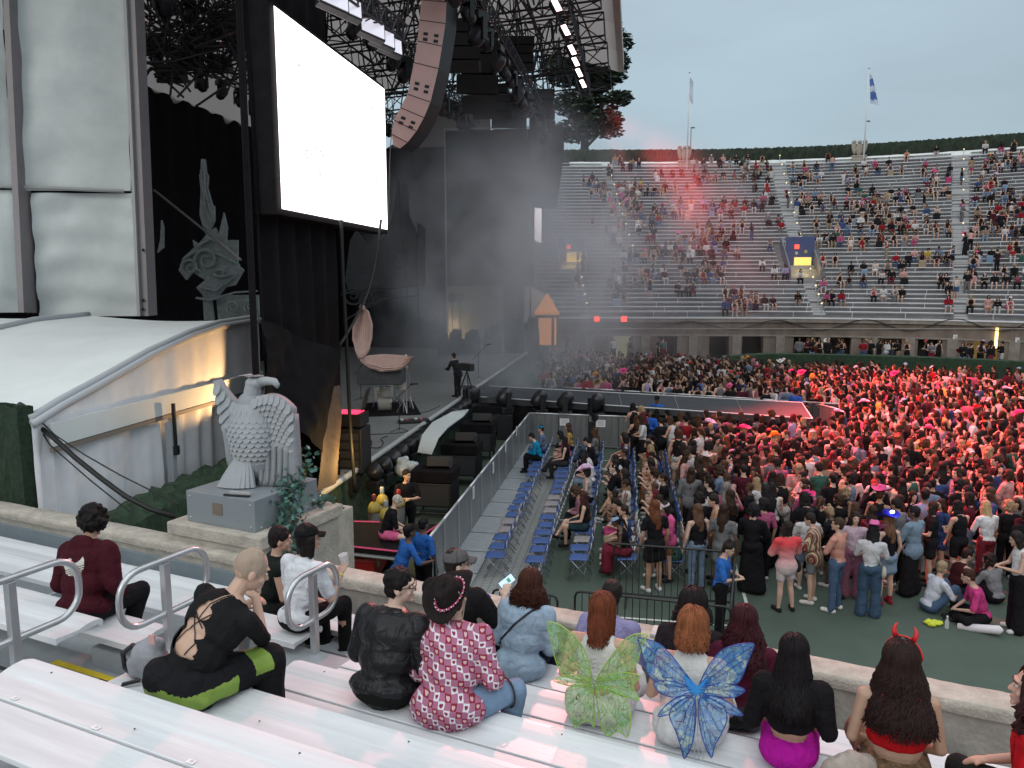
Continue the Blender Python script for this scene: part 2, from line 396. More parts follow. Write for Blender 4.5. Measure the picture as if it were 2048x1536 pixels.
# ============================================================ stage
rs = random.Random(11)
STG = mat('stage_floor', (.20, .205, .20), .6, 0, .12, 1.2, .1, 20)
ZS = 1.5
b = MB(); p = [UV(15.2, 0, ZS), UV(52, 0, ZS), UV(52, -14, ZS), UV(15.2, -14, ZS)]
b.add([(q.x, q.y, q.z) for q in p]+[(q.x, q.y, ZS-.25) for q in p], [(0, 1, 2, 3), (4, 5, 6, 7), (0, 1, 5, 4), (1, 2, 6, 5), (2, 3, 7, 6), (3, 0, 4, 7)])
stg = empty('stage'); b.build('floor', STG, stg)
TURF = mat('turf_wall', (.02, .042, .022), .95, 0, .5, 14, 1, 60)
b = MB()
def turf(u, v):
    Y = 15.2+36.8*u; q = mnoise.noise(Vector((Y*5, v*8, 2)))*.05
    return UV(Y, .03+q+.05*(1-v), -.005+v*(ZS-.06))
b.grid(turf, 700, 12); b.build('turf_facing', TURF, stg)
b = MB(); b.tube([UV(15.2+36.8*i/40, .03, ZS-.01) for i in range(41)], .075, 10); b.build('edge_bumper', mat('grey_foam', (.42, .43, .43), .6, 0, .1, 4), stg, smooth=True)
b = MB(); b.box(UV(15.0, -.6, .7), (1.3, .5, 1.5), YAW_U+rad(90)); b.build('end_block', CONCT, stg, bevel=.03)
tag(stg, 'long grey stage floor with turf covered front edge', 'stage')
# wall plane helper -------------------------------------------------------
def lippoly(pts, off): return [at_lip(x, y, off) for x, y in pts]
# ---- big screen near
def screen(c0, c1, ztop, zbot, off, label, marks=False, blockers=False):
    o = empty('video_screen', UV(c0, off, zbot), 0)
    a = UV(c0, off+.01, 0); d = UV(c1, off+.01, 0)
    L = Vector(o.location)
    m = mat('lit_screen', (.9, .85, .87), .5, emit=(1, .93, .95), estr=2.6)
    b = MB(); b.add([Vector((a.x, a.y, zbot))-L, Vector((d.x, d.y, zbot))-L, Vector((d.x, d.y, ztop))-L, Vector((a.x, a.y, ztop))-L], [(0, 1, 2, 3)]); b.build('display', m, o)
    b = MB(); q = [UV(c0-.12, off-.04), UV(c1+.12, off-.04), UV(c1+.12, off-.45), UV(c0-.12, off-.45)]
    b.add([Vector((p.x, p.y, z))-L for z in (zbot-.1, ztop+.1) for p in q], [(0, 1, 2, 3), (4, 5, 6, 7), (0, 1, 5, 4), (1, 2, 6, 5), (2, 3, 7, 6), (3, 0, 4, 7)]); b.build('housing', BLKF, o)
    if marks:
        b = MB(); r = random.Random(4)
        for (x0, x1, y0, y1, n) in ((610, 685, 290, 352, 26), (734, 756, 312, 388, 22), (738, 746, 208, 226, 4), (597, 600, 128, 134, 2)):
            for k in range(n):
                c = at_lip(r.uniform(x0, x1), r.uniform(y0, y1), off+.03)-L
                b.box(c, (r.uniform(.05, .15), .008, .038), YAW_U+rad(90), Matrix.Rotation(r.uniform(-.5, .5), 3, 'Y'))
        b.build('screen_text', mat('screen_text', (.5, .5, .5), .5, emit=(.95, .8, .84), estr=.5), o)
    return tag(o, label, 'screen', 'video screens beside the stage')
sa = at_lip(565, 418, .3); sb = at_lip(775, 440, .3); st_ = at_lip(545, 10, .3)
screen(sa.y, sb.y, st_.z, sa.z, .3, 'large glowing white video screen hanging at the near side of the stage', True)
screen(51.2, 55.6, 12.4, 8.6, .0, 'narrow glowing white video screen seen edge-on at the far side of the stage')
# ---- near tower wrapped in black fabric
tw = empty('draped_tower')
b = MB()
def tower_face(u, v):
    Y = lerp(14.0, 17.7, u); z = lerp(2.6 if u < .72 else 1.35, 17, v); f = .10*math.sin(u*31+math.sin(v*6)*1.5)+.06*mnoise.noise(Vector((u*9, v*5, 3)))
    return UV(Y, -.15+f*(1-.5*v), z)
b.grid(tower_face, 70, 60)
b.build('fabric_front', BLKF, tw, smooth=True)
b = MB()
def tower_side(u, v):
    f = .08*math.sin(u*17)+.05*mnoise.noise(Vector((u*5, v*5, 9)))
    return UV(14.0, -.15-.12*u+f*.2, lerp(3.2+u*.5, 17, v))
b.grid(tower_side, 30, 30); b.build('fabric_side', BLKF, tw, smooth=True)
b = MB(); b.grid(lambda u, v: UV(17.7+.05*math.sin(u*14), -.15-.7*u, lerp(1.35, 17, v)), 16, 8); b.build('fabric_side', BLKF, tw, smooth=True)
# swept flap tied to the base
b = MB()
fl = [(518, 640), (524, 770), (572, 868), (640, 905), (660, 800), (560, 600)]
def flap(u, v):
    top = at_lip(lerp(520, 672, u), lerp(640, 700, u), .25); bot = at_lip(lerp(526, 655, u), lerp(790, 905, u**.7), .45)
    q = lerp(top, bot, v); q += V2.to_3d()*(.10*math.sin(u*8+v*3)+.05*mnoise.noise(Vector((u*6, v*6, 0)))); return q
b.grid(flap, 40, 26); b.build('fabric_flap', BLKF, tw, smooth=True)
TR_ = mat('truss_metal', (.035, .035, .04), .45, .5)
tag(tw, 'tall scaffold tower wrapped in black fabric beside the big screen', 'tower')
# ---- line arrays
def line_array(edges, Y, dvec, matf, label, holes=True):
    o = empty('line_array', at_y(*edges[0][0], Y))
    Lo = Vector(o.location); d = Vector(dvec)
    Ls = [at_y(*a, Y)-Lo for a, c in edges]; Rs = [at_y(*c, Y+.25)-Lo for a, c in edges]
    b = MB(); n = len(edges)
    b.add(Ls+Rs+[q+d for q in Rs]+[q+d for q in Ls], [(i, i+1, n+i+1, n+i) for i in range(n-1)]+[(n+i, n+i+1, 2*n+i+1, 2*n+i) for i in range(n-1)]+[(2*n+i, 2*n+i+1, 3*n+i+1, 3*n+i) for i in range(n-1)]+[(3*n+i, 3*n+i+1, i+1, i) for i in range(n-1)]+[(0, n, 2*n, 3*n), (n-1, 2*n-1, 3*n-1, 4*n-1)])
    b.mi = 1
    b.m = [0]*(n-1)+[1]*(3*(n-1)+2)
    b.build('cabinets', [matf, BLACK], o)
    if holes:
        for i in range(0, n-2, 1):
            if i % 2 == 0:
                for fx in (.3, .72):
                    h = MB(); c = lerp(lerp(Ls[i], Ls[i+1], .6), lerp(Rs[i], Rs[i+1], .6), fx); dn = (Ls[i+1]-Ls[i]).normalized(); dr = (Rs[i]-Ls[i]).normalized()
                    for k in (0, .16):
                        q = c+dn*k-d.normalized()*.012
                        h.add([q+dn*a+dr*e for a, e in ((-.045, -.07), (-.045, .07), (.045, .07), (.045, -.07))], [(0, 1, 2, 3)])
                    h.build('rigging_slot', BLACK, o)
            h = MB(); h.bar(Ls[i+1]-d.normalized()*.01, Rs[i+1]-d.normalized()*.01, .012, 4); h.build('joint', mat('dark_joint', (.1, .07, .07), .6), o)
    return tag(o, label, 'line array', 'curved speaker arrays')
PINKW = mat('pink_lit_cabinet', (.66, .44, .41), .55, 0, .05, 3)  # pinkish light from the screen is put into this cabinet colour
e1 = [((846, -40), (897, -38)), ((843, 0), (893, 4)), ((839, 40), (891, 47)), ((835, 82), (884, 92)), ((828, 125), (877, 137)), ((815, 188), (861, 204)), ((801, 215), (848, 235)), ((788, 240), (833, 262)), ((783, 268), (815, 285)), ((786, 290), (800, 297))]
line_array(e1, 24.5, (.26, .85, 0), PINKW, 'tall curved pale faced speaker array hanging right of the big screen')
e2 = [((1062, 250), (1090, 250)), ((1061, 290), (1092, 292)), ((1059, 330), (1088, 332)), ((1058, 370), (1083, 374)), ((1062, 400), (1078, 406)), ((1068, 414), (1076, 417))]
line_array(e2, 47, (1.1, .4, 0), BLACK, 'black curved speaker array hanging at the far side of the stage by the stands', False)
# ---- black walls of the stage house
def wall(name, pts, m, label, thick=.15, waves=.06, parts=None, n=60, kind_=None):
    """vertical drape between two ground points with folds"""
    (x0, y0, z0), (x1, y1, z1) = pts; d = Vector((x1-x0, y1-y0)); L = d.length; nrm = Vector((-d.y, d.x))/L
    b = MB()
    def fn(u, v):
        w = waves*math.sin(u*L*4.2+math.sin(v*3)*.8)+waves*.6*mnoise.noise(Vector((u*L*1.3, v*3, x0)))
        return Vector((x0+d.x*u+nrm.x*w, y0+d.y*u+nrm.y*w, lerp(z0, z1, v)))
    b.grid(fn, n, 8)
    o = b.build(name, m, smooth=True); s = o.modifiers.new('s', 'SOLIDIFY'); s.thickness = thick
    return tag(o, label, 'drape', 'black stage drapes')
def P3(q, z): return (q.x, q.y, z)
wall('stage_drape', (P3(UV(16, -14.2), 0), P3(UV(52, -14.2), 14.2)), BLKF, 'long black backdrop at the back of the stage', n=200)
wall('stage_drape', (P3(UV(50.4, -14), 0), P3(UV(50.4, -5.6), 14.5)), BLKF, 'black side drape at the far end of the stage')
DGL = mat('dark_panel', (.03, .036, .034), .25, .2, .3, .6)
b = MB(); q0 = UV(50.0, -5.55); q1 = UV(50.0, .2)
b.prism([(q0.x, q0.y, 5.6), (q1.x, q1.y, 5.6), (q1.x, q1.y, 15.4), (q0.x, q0.y, 15.4)], (.05, .3, 0))
o = empty('dark_side_wall'); b.build('panel', DGL, o)
b = MB(); b.bar((q0.x, q0.y-.1, .5), (q0.x, q0.y-.1, 15.6), .05, 6); b.bar((q0.x, q0.y-.1, 15.5), (q1.x, q1.y-.1, 15.5), .05, 6); b.build('edge_pipe', STEEL, o)
tag(o, 'tall dark glossy side wall at the far end of the stage', 'wall')
# opening beyond: pale tent wall, dark columns
b = MB(); b.box(UV(54, -3.2, 3.3), (7.2, .12, 4.8), YAW_U); o = b.build('backstage_tent', mat('cream_canvas', (.34, .33, .29), .8, 0, .1, 1)); tag(o, 'pale backstage tent wall glowing through the far end of the stage', 'tent')
lamp('POINT', UV(52.9, -6.3, 2.6), 120, (1, .72, .35), size=.15, name='backstage_lamp')
for i, (x0, x1) in enumerate(((1008, 1046), (868, 874))):
    b = MB(); a = at_y(x0, 700, 50.6); c = at_y(x1, 700, 50.6); b.box(((a.x+c.x)/2, 50.6, 3.4), (c.x-a.x, .5, 4.8)); tag(b.build('stage_column', BLKF), ['wide black column at the far end of the stage', 'thin black post at the far end of the stage, left of the pale tent'][i], 'column')
# clutter silhouettes at far end of stage
for i, (x, w, y0, y1) in enumerate(((888, 22, 642, 690), (912, 30, 636, 690), (945, 34, 640, 692), (985, 36, 630, 690), (1030, 40, 612, 688), (1062, 34, 618, 692))):
    a = at_y(x, y1, 46+i*.5); c = at_y(x, y0, 46+i*.5); ww = w/F*47
    b = MB(); b.box((0, 0, (c.z-a.z)*.3), (ww, .8, (c.z-a.z)*.6)); b.box((ww*.1, 0, (c.z-a.z)*.75), (ww*.55, .6, (c.z-a.z)*.4)); b.ell((-ww*.25, -.2, (c.z-a.z)*.7), (ww*.18, .2, .3))
    o = b.build('equipment_case', BLKF, bevel=.03); o.location = (a.x, a.y, ZS)
    tag(o, 'dark covered equipment case number'.replace(' number', '')+[' furthest left', ' second from left', ' third from left', ' fourth from left', ' beside the wide column', ' nearest the orange booth'][i]+' on the far end of the stage', 'case', 'covered cases at the far end of the stage')
for i, x in enumerate((905, 920)):
    a = at_y(x, 690, 46); b = MB(); b.bar((0, 0, 0), (0, 0, 3.2), .03, 6); b.ell((0, 0, 3.45), (.28, .12, .28), nu=14); o = b.build('lighting_stand', BLACK); o.location = (a.x, a.y, ZS)
    tag(o, ['round head light on tall stand at the far stage end, left one', 'round head light on tall stand at the far stage end, right one'][i], 'light stand')
# white side canopy and orange booth
wc = empty('white_side_canopy')
b = MB(); pts = [(1050, 566), (1096, 592), (1108, 600), (1098, 640), (1050, 652)]
b.prism([at_y(x, y, 51.5) for x, y in pts], (0, .3, 0)); b.build('sheet', CANV, wc)
b = MB(); b.bar(at_y(1061, 570, 51.3), at_y(1061, 660, 51.3), .04, 6); b.build('pole', BLACK, wc); tag(wc, 'white sloping canopy sheet beside the orange booth', 'canopy')
bo = empty('orange_booth', at_y(1094, 700, 50))
B0 = Vector(bo.location); ORG = mat('orange_panel', (.62, .25, .08), .6, 0, .08, 4, emit=(1, .38, .12), estr=.38); FRM = mat('booth_frame', (.10, .06, .04), .6)
def bx(name, x0, x1, y0, y1, m, Y=50, d=.1, nm=None):
    a = at_y(x0, y1, Y)-B0; c = at_y(x1, y0, Y)-B0; b = MB(); b.box(((a.x+c.x)/2, (a.y), (a.z+c.z)/2), (c.x-a.x, d, c.z-a.z)); return b.build(name, m, bo)
bx('frame', 1072, 1117, 629, 695, FRM, 50.25, 1.2); bx('door_panel', 1077, 1103, 636, 690, ORG, 49.6, .06); bx('side_panel', 1108, 1113, 636, 690, ORG, 49.6, .06)
bx('eave', 1070, 1118, 624, 629, ORG, 50.2, 1.3)
b = MB(); a = at_y(1071, 624, 50)-B0; c = at_y(1117, 624, 50)-B0; t = at_y(1095, 586, 50.4)-B0
b.add([a+Vector((0, -.4, 0)), c+Vector((0, -.4, 0)), c+Vector((0, 1, 0)), a+Vector((0, 1, 0)), t], [(0, 1, 4), (1, 2, 4), (2, 3, 4), (3, 0, 4), (0, 1, 2, 3)]); b.build('roof', ORG, bo)
tag(bo, 'small orange lit booth with pointed roof at the far end of the stage', 'booth')
# ---- left black backdrop + set scenery
SETG = mat('set_relief', (.26, .29, .285), .8, 0, .3, 6, .5, 12)
SETD = mat('set_relief_dark', (.05, .055, .06), .8, 0, .3, 5, .5, 10)
def cutout(name, polys, swirls, Y, m, label, cat, th=.12):
    o = empty(name, at_y(polys[0][0][0], polys[0][0][1], Y)); L = Vector(o.location)
    for i, pl_ in enumerate(polys):
        b = MB(); pts = [at_y(x, y, Y+.05*i)-L for x, y in pl_]; b.prism(pts, (0, th, 0)); b.build('relief_panel', m, o)
    for s in swirls:
        b = MB(); pts = [at_y(x, y, Y-.06)-L for x, y in s]; n = len(pts)
        b.tube(pts, .05, 6, radii=[.05*(1-.7*abs(i/(n-1)-.3)) for i in range(n)]); b.build('scroll_moulding', m, o)
    return tag(o, label, cat)
def spiral(cx_, cy, r, a0, turns, n=22, sq=1):
    return [(cx_+r*(1-i/n*.8)*math.cos(a0+turns*6.283*i/n), cy+sq*r*(1-i/n*.8)*math.sin(a0+turns*6.283*i/n)) for i in range(n)]
cutout('castle_scenery', [
    [(402, 318), (409, 318), (412, 345), (416, 352), (414, 375), (424, 410), (428, 412), (429, 440), (420, 462), (405, 452), (399, 430), (401, 380), (398, 350), (401, 345)],
    [(357, 540), (366, 515), (388, 495), (385, 480), (396, 488), (412, 470), (405, 455), (420, 462), (430, 455), (437, 470), (447, 425), (454, 455), (452, 480), (475, 480), (475, 530), (487, 540), (470, 570), (450, 575), (430, 600), (405, 590), (392, 575), (410, 560), (385, 545), (372, 560)],
    [(322, 440), (326, 455), (326, 495), (314, 505), (320, 480)],
    [(405, 590), (420, 585), (428, 640), (408, 640)], [(432, 590), (516, 590), (518, 640), (436, 640)],
    ], [spiral(412, 520, 26, 2, 1.6), spiral(440, 545, 20, 0, 1.2, sq=.5), spiral(380, 535, 18, 3, 1.3), spiral(465, 615, 16, 1, 1.5), spiral(500, 612, 14, 2, 1.5),
        [(400, 575), (430, 582), (460, 560), (480, 545)], [(392, 596), (420, 600), (470, 585), (515, 582)], [(396, 492), (420, 478), (450, 490), (470, 510)], [(365, 520), (385, 505), (410, 500), (440, 510), (480, 530)], [(402, 340), (406, 380), (412, 420), (425, 455)], [(408, 330), (410, 380), (418, 415)]],
    26, SETG, 'grey carved dragon and castle spire scenery against the black backdrop', 'scenery')
b = MB(); b.bar(at_y(308, 380, 24), at_y(482, 520, 22), .035, 6); tag(b.build('slanting_pole', mat('dull_pole', (.16, .14, .14), .5)), 'thin slanting pole crossing in front of the dragon scenery', 'pole')
cutout('castle_scenery', [
    [(795, 350), (800, 370), (812, 365), (816, 372), (818, 430), (835, 470), (835, 445), (850, 455), (850, 570), (700, 590), (690, 560), (700, 480), (712, 460), (740, 500), (770, 470), (782, 440), (790, 400)],
    ], [spiral(705, 590, 22, 0, 1.5), spiral(735, 600, 18, 2, 1.5), [(682, 590), (740, 575), (800, 575), (850, 570)], [(690, 640), (760, 600), (840, 590)], spiral(800, 520, 16, 1, 1.4), [(800, 372), (802, 440), (812, 520), (815, 600)], [(835, 470), (836, 560), (838, 650)]],
    34, SETD, 'dim grey castle scenery behind the near screen and shell', 'scenery', .3)
# shell: two fluted petals
sh = empty('clam_shell', at_y(722, 718, 25)); L = Vector(sh.location)
SHL = mat('shell_pink', (.50, .34, .30), .7, 0, .08, 5)
def petal(pts_left, pts_right, d, name):
    b = MB(); n = len(pts_left)
    def fn(u, v):
        i = min(int(v*(n-1)), n-2); f = v*(n-1)-i
        a = lerp(at_y(*pts_left[i], 25), at_y(*pts_left[i+1], 25), f); c = lerp(at_y(*pts_right[i], 25), at_y(*pts_right[i+1], 25), f)
        q = lerp(a, c, u); bul = math.sin(u*math.pi)*math.sin(min(1, v+.1)*math.pi)
        return q+Vector(d)*(bul*.35+.02*math.cos(u*50))-L
    b.grid(fn, 40, 24); o = b.build(name, SHL, sh, smooth=True); s = o.modifiers.new('s', 'SOLIDIFY'); s.thickness = .06
petal([(724, 612), (714, 624), (705, 655), (704, 680), (712, 700), (720, 716)], [(724, 612), (738, 622), (746, 648), (745, 678), (738, 698), (724, 716)], (-.3, .9, 0), 'upper_shell')
petal([(720, 716), (735, 710), (765, 707), (800, 709), (822, 712), (826, 715)], [(720, 717), (740, 726), (770, 732), (800, 731), (818, 724), (826, 716)], (0, 0, -1), 'lower_shell')
b = MB(); a = at_y(760, 745, 25.3)-L; b.box((a.x, a.y+.3, a.z-.15), (1.5, .9, .5)); b.build('base', SETD, sh, bevel=.04)
tag(sh, 'open pink clam shell prop standing on the stage behind the drums', 'shell prop')
# ---- roof ------------------------------------------------------------
def canopy_mat():
    m = bpy.data.materials.new('roof_canvas'); m.use_nodes = True; t = m.node_tree; b_ = t.nodes['Principled BSDF']; o = t.nodes['Material Output']
    b_.inputs['Base Color'].default_value = (.30, .28, .27, 1); b_.inputs['Roughness'].default_value = .8
    tr = t.nodes.new('ShaderNodeBsdfTranslucent'); tr.inputs[0].default_value = (.36, .33, .32, 1)
    mxx = t.nodes.new('ShaderNodeMixShader'); mxx.inputs[0].default_value = .5
    t.links.new(b_.outputs[0], mxx.inputs[1]); t.links.new(tr.outputs[0], mxx.inputs[2]); t.links.new(mxx.outputs[0], o.inputs[0]); return m
CNP = canopy_mat()
rf = empty('stage_roof')
prof = [(0, 19.6), (-3, 20.6), (-7, 21.4), (-11, 21), (-15, 19), (-18.5, 16.2), (-20, 13)]
OFF0 = 5.35
b = MB()
def cf(u, v):
    t = v*(len(prof)-1); i = min(int(t), len(prof)-2); f = t-i
    o = lerp(prof[i][0], prof[i+1][0], f); z = lerp(prof[i][1], prof[i+1][1], f)
    Y = lerp(10, 53, u); k = abs(math.sin(u*math.pi*9))
    return UV(Y, OFF0+o, z-.25*(1-k))
b.grid(cf, 108, 18); b.build('canopy', CNP, rf)
b = MB(); b.box(lerp(UV(10, OFF0+.1, 19.75), UV(53, OFF0+.1, 19.75), .5), (.35, 43.5, .8), YAW_U); b.build('fascia', mat('beige_fascia', (.36, .33, .31), .7), rf)
b = MB(); q0 = UV(53, OFF0-8.5); q1 = UV(53, OFF0-20)
b.prism([(q0.x, q0.y, 19.2), (q1.x, q1.y, 12.5), (q1.x, q1.y, 10), (q0.x, q0.y, 14.5)], (0, .1, 0)); b.build('gable_sheet', CNP, rf)
tag(rf, 'huge pale canvas stage roof carried on black trusses', 'roof')
def truss(a, c, s, label, step=None, name='roof_truss', r=.035, m=None):
    a = Vector(a); c = Vector(c); d = (c-a); L = d.length; d.normalize(); up = Vector((0, 0, 1)) if abs(d.z) < .9 else Vector((1, 0, 0))
    w = d.cross(up).normalized(); up = w.cross(d); b = MB(); step = step or s
    cs = [w*s/2+up*s/2, w*s/2-up*s/2, -w*s/2-up*s/2, -w*s/2+up*s/2]
    for q in cs: b.bar(a+q, c+q, r, 4)
    n = max(1, int(L/step))
    for i in range(n):
        p0 = a+d*L*i/n; p1 = a+d*L*(i+1)/n
        for k in range(4):
            e, g = (cs[k], cs[(k+1) % 4]) if i % 2 else (cs[(k+1) % 4], cs[k])
            b.bar(p0+e, p1+g, r*.6, 4, cap=False); b.bar(p0+cs[k], p0+cs[(k+1) % 4], r*.6, 4, cap=False)
    return tag(b.build(name, m or TR_), label, 'truss', 'black roof trusses over the stage')
truss(UV(14, 1.2, 15.3), UV(52, 1.2, 15.3), .55, 'straight lighting truss above the front edge of the stage')
truss(UV(14, -4, 16.5), UV(52, -4, 16.5), .6, 'lighting truss running above the middle of the stage')
truss(UV(14, -9, 16.2), UV(52, -9, 16.2), .6, 'lighting truss running above the back of the stage')
truss(UV(12, 3.3, 17.9), UV(52, 3.3, 17.9), .6, 'outer lighting truss that carries the bright red and white lamps')
truss(UV(12, -12.5, 15.6), UV(52, -12.5, 15.6), .6, 'rearmost lighting truss close to the black backdrop')
for i in range(8):
    Y = 17+i*4.9
    truss(UV(Y, OFF0-.5, 18.6), UV(Y, -13.5, 17.2), 1.1, 'deep cross truss of the stage roof, %s from the near end' % ['first', 'second', 'third', 'fourth', 'fifth', 'sixth', 'seventh', 'eighth', 'ninth'][i], step=1.3, r=.05)
# web of braces between trusses and canopy
for k in range(120):
    Y = rs.uniform(14, 50); o0 = rs.uniform(-13, 3); b = MB(); z1 = np.interp(-(o0-OFF0), [-p_[0] for p_ in prof], [p_[1] for p_ in prof])
    top = UV(Y+rs.uniform(-2, 2), o0+rs.uniform(-1.5, 1.5), z1-.3)
    b.bar(UV(Y, o0, 17.2), top, .045, 5); b.bar(UV(Y+rs.uniform(2, 4), o0+rs.uniform(-2, 2), 17.3), top, .045, 5); b.bar(UV(Y+rs.uniform(-4, -2), o0+rs.uniform(-2, 2), 17.3), top, .045, 5)
    tag(b.build('roof_brace', TR_), 'thin black brace between the stage roof trusses and the canvas', 'brace', 'roof braces over the stage')
for k in range(60):
    q = at_y(rs.uniform(285, 500), rs.uniform(20, 150), rs.uniform(27, 33)); b = MB()
    for _ in range(3): b.bar(q, q+Vector((rs.uniform(-2, 2), rs.uniform(-1, 1), rs.uniform(-1.2, 1.8))), .04, 5)
    tag(b.build('rigging_brace', TR_), 'thin black rigging pieces under the roof above the dragon scenery', 'brace', 'rigging above the dragon scenery')
# lamps hung on the trusses
def head_proto():
    o = empty('moving_light'); b = MB(); b.box((0, 0, -.08), (.34, .3, .16)); b.build('base', BLACK, o, bevel=.02)
    b = MB(); b.box((-.19, 0, -.32), (.04, .12, .4)); b.box((.19, 0, -.32), (.04, .12, .4)); b.box((0, 0, -.15), (.4, .12, .04)); b.build('yoke', BLACK, o)
    b = MB(); M = Matrix.Rotation(rad(35), 3, 'X'); b.lathe((0, 0, -.42), [(.09, -.2), (.15, -.12), (.17, .1), (.13, .22)], 12, M); b.build('head', mat('lamp_body', (.02, .02, .024), .35), o, smooth=True)
    return o
hp = head_proto(); tag(hp, 'black moving head lamp hanging under a roof truss', 'stage lamp', 'moving head lamps under the roof trusses')
hs = []
for off, z in ((1.2, 14.95), (-4, 16.1), (-9, 15.8), (-12.5, 15.2)):
    Y = 16+rs.random()
    while Y < 52: hs.append((UV(Y, off, z), rs.uniform(0, 6.28), rs.uniform(1.2, 1.9), '%s truss, %s part' % ({1.2: 'front', -4: 'middle', -9: 'back', -12.5: 'rearmost'}[off], 'near' if Y < 26 else 'centre' if Y < 39 else 'far'))); Y += rs.uniform(1.2, 2.0)
for i, (q, a, s, lb_) in enumerate(hs):
    o = hp if i == 0 else copy_tree(hp); o.location = q; o.rotation_euler = (0, 0, a); o.scale = (s, s, s); o['label'] = 'black moving head lamp hanging under the '+lb_; o['group'] = 'moving head lamps, '+lb_
# dark hanging clusters (sub arrays, motors)
for i, (x, y, Y, w, h) in enumerate(((955, 150, 36, 2.0, 3.4), (1035, 110, 40, 1.8, 1.6), (985, 205, 44, 2.2, 1.8), (928, 95, 33, 1.4, 2.0), (1085, 220, 46, 1.6, 2.2), (1020, 235, 45, 2.4, 2.4), (310, 95, 33, .9, .7), (440, 130, 30, .8, .6), (345, 150, 30, 1.0, .6), (400, 85, 31, 1.0, .7), (375, 125, 31, 1.1, .6), (470, 60, 29, .7, .8))):
    q = at_y(x, y, Y); b = MB(); n = 4
    for k in range(n):
        b.box((rs.uniform(-.05, .05)*w, 0, h*(.5-(k+.5)/n)), (w*rs.uniform(.75, 1), .8, h/n*.92), rs.uniform(-.1, .1), Matrix.Rotation(.07*k, 3, 'X'))
    b.bar((0, 0, h/2), (0, 0, h/2+1.8), .02, 5); b.bar((-w*.4, 0, h/2), (0, 0, h/2+1.6), .02, 5); b.bar((w*.4, 0, h/2), (0, 0, h/2+1.6), .02, 5)
    o = b.build('hanging_speaker_cluster', BLACK); o.location = q; tag(o, 'black cluster of speakers hung high under the roof'+(' on the left, above the dragon' if x < 500 else ' beside the curved array'), 'speaker cluster', 'clusters of speakers hung under the roof'+(' on the left' if x < 500 else ''))
# lit blinders in a row
BLI = mat('blinder_glass', (.6, .6, .65), .3, emit=(.85, .82, .95), estr=.55)
bp_ = empty('blinder_lamp'); b = MB(); b.box((0, 0, 0), (.62, .18, .42)); b.build('casing', BLACK, bp_, bevel=.02); b = MB(); b.box((0, -.1, 0), (.54, .02, .34)); b.build('glass', BLI, bp_)
tag(bp_, 'pale glowing rectangular lamp in the row above the big screen', 'lamp', 'row of lamps above the near screen')
for i, (x, y) in enumerate(((664, 2), (692, 16), (741, 60), (762, 78), (778, 92), (610, -40))):
    o = bp_ if i == 0 else copy_tree(bp_); o.location = at_lip(x, y, 1.0); o.rotation_euler = (rad(-20), rad(10), YAW_U+rad(50))
truss(at_lip(560, -66, 1.0)+Vector((0, 0, .35)), at_lip(800, 102, 1.0)+Vector((0, 0, .35)), .4, 'small truss above the near screen carrying the pale lamps')
# white bright strip lamps that throw the red light
REDL = mat('hot_lamp', (1, .8, .8), .3, emit=(1, .62, .62), estr=6)
hp2 = empty('red_wash_lamp'); b = MB(); b.box((0, 0, 0), (.5, .3, .75)); b.build('casing', BLACK, hp2, bevel=.03); b = MB(); b.box((0, -.16, 0), (.3, .02, .7)); b.build('lens', REDL, hp2)
tag(hp2, 'bright pinkish white lamp on the outer truss throwing red light', 'lamp', 'bright lamps on the outer truss')
RL = []
for i, (x, y) in enumerate(((1112, 15), (1130, 64), (1143, 103), (1150, 126), (1157, 148), (1165, 170))):
    o = hp2 if i == 0 else copy_tree(hp2); q = at_lip(x, y, 3.6); RL.append(q); o.location = q; o.scale = (.7, .7, .7); o.rotation_euler = (rad(-25), rad(-18), rad(18))
for i, q in enumerate(RL):
    tg = (Vector((10, 18.5, 0)), Vector((15, 24.5, 0)), Vector((11.5, 20.5, 0)), Vector((19.5, 35, 0)), Vector((17.5, 30.5, 0)), Vector((24, 42, 0)))[i]
    lamp('SPOT', q+Vector((.8, -.7, -.7)), (85000, 110000, 100000, 72000, 88000, 16000)[i], (1, .09, .09), tg, .5, (30, 32, 30, 30, 32, 30)[i], 1.0, 'red_wash_spot')
lamp('SPOT', RL[1]+Vector((.8, -.9, -.8)), 16000, (1, .25, .25), (.9, 4.2, 3.4), .4, 26, 1.0, 'red_spill_spot')
# ============================================================ marquee and white tower on the left
def plane_c(x, y, c):                       # pixel on the vertical plane X = c + .158 Y
    r = ray(x, y); t = c/(r[0]-.158*r[1]); return Vector((r[0]*t, r[1]*t, H+r[2]*t))
TC = -8.4
mq = empty('marquee', plane_c(65, 903, TC))
ML = Vector(mq.location); ML.z = 0; mq.location = ML
gab = [plane_c(x, y, TC) for x, y in ((62, 842), (120, 806), (200, 762), (300, 705), (380, 668), (440, 648), (518, 636))]
CV2 = mat('marquee_canvas', (.80, .83, .82), .6, 0, .06, 1.2, .12, 5)
CVW = mat('marquee_side_canvas', (.88, .86, .88), .7, 0, .10, 1.6, .2, 6)
def gabpt(s):
    t = s*(len(gab)-1); i = min(int(t), len(gab)-2); return lerp(gab[i], gab[i+1], t-i)
nV = -V2.to_3d()
b = MB()
def mroof(u, v):
    g = gabpt(v); d = u*15; sag = .10*math.sin(((d % 4.2)/4.2)*math.pi)*-1
    return g+nV*d+Vector((0, 0, sag+.006*d))-ML
b.grid(mroof, 60, 40); b.build('roof', CV2, mq, smooth=True)
for k in range(4):
    b = MB(); b.tube([gabpt(i/30)+nV*(k*4.2+.02)+Vector((0, 0, .03+.006*k*4.2))-ML for i in range(31)], .06, 6); b.build('roof_rib', mat('grey_trim', (.45, .47, .49), .6), mq, smooth=True)
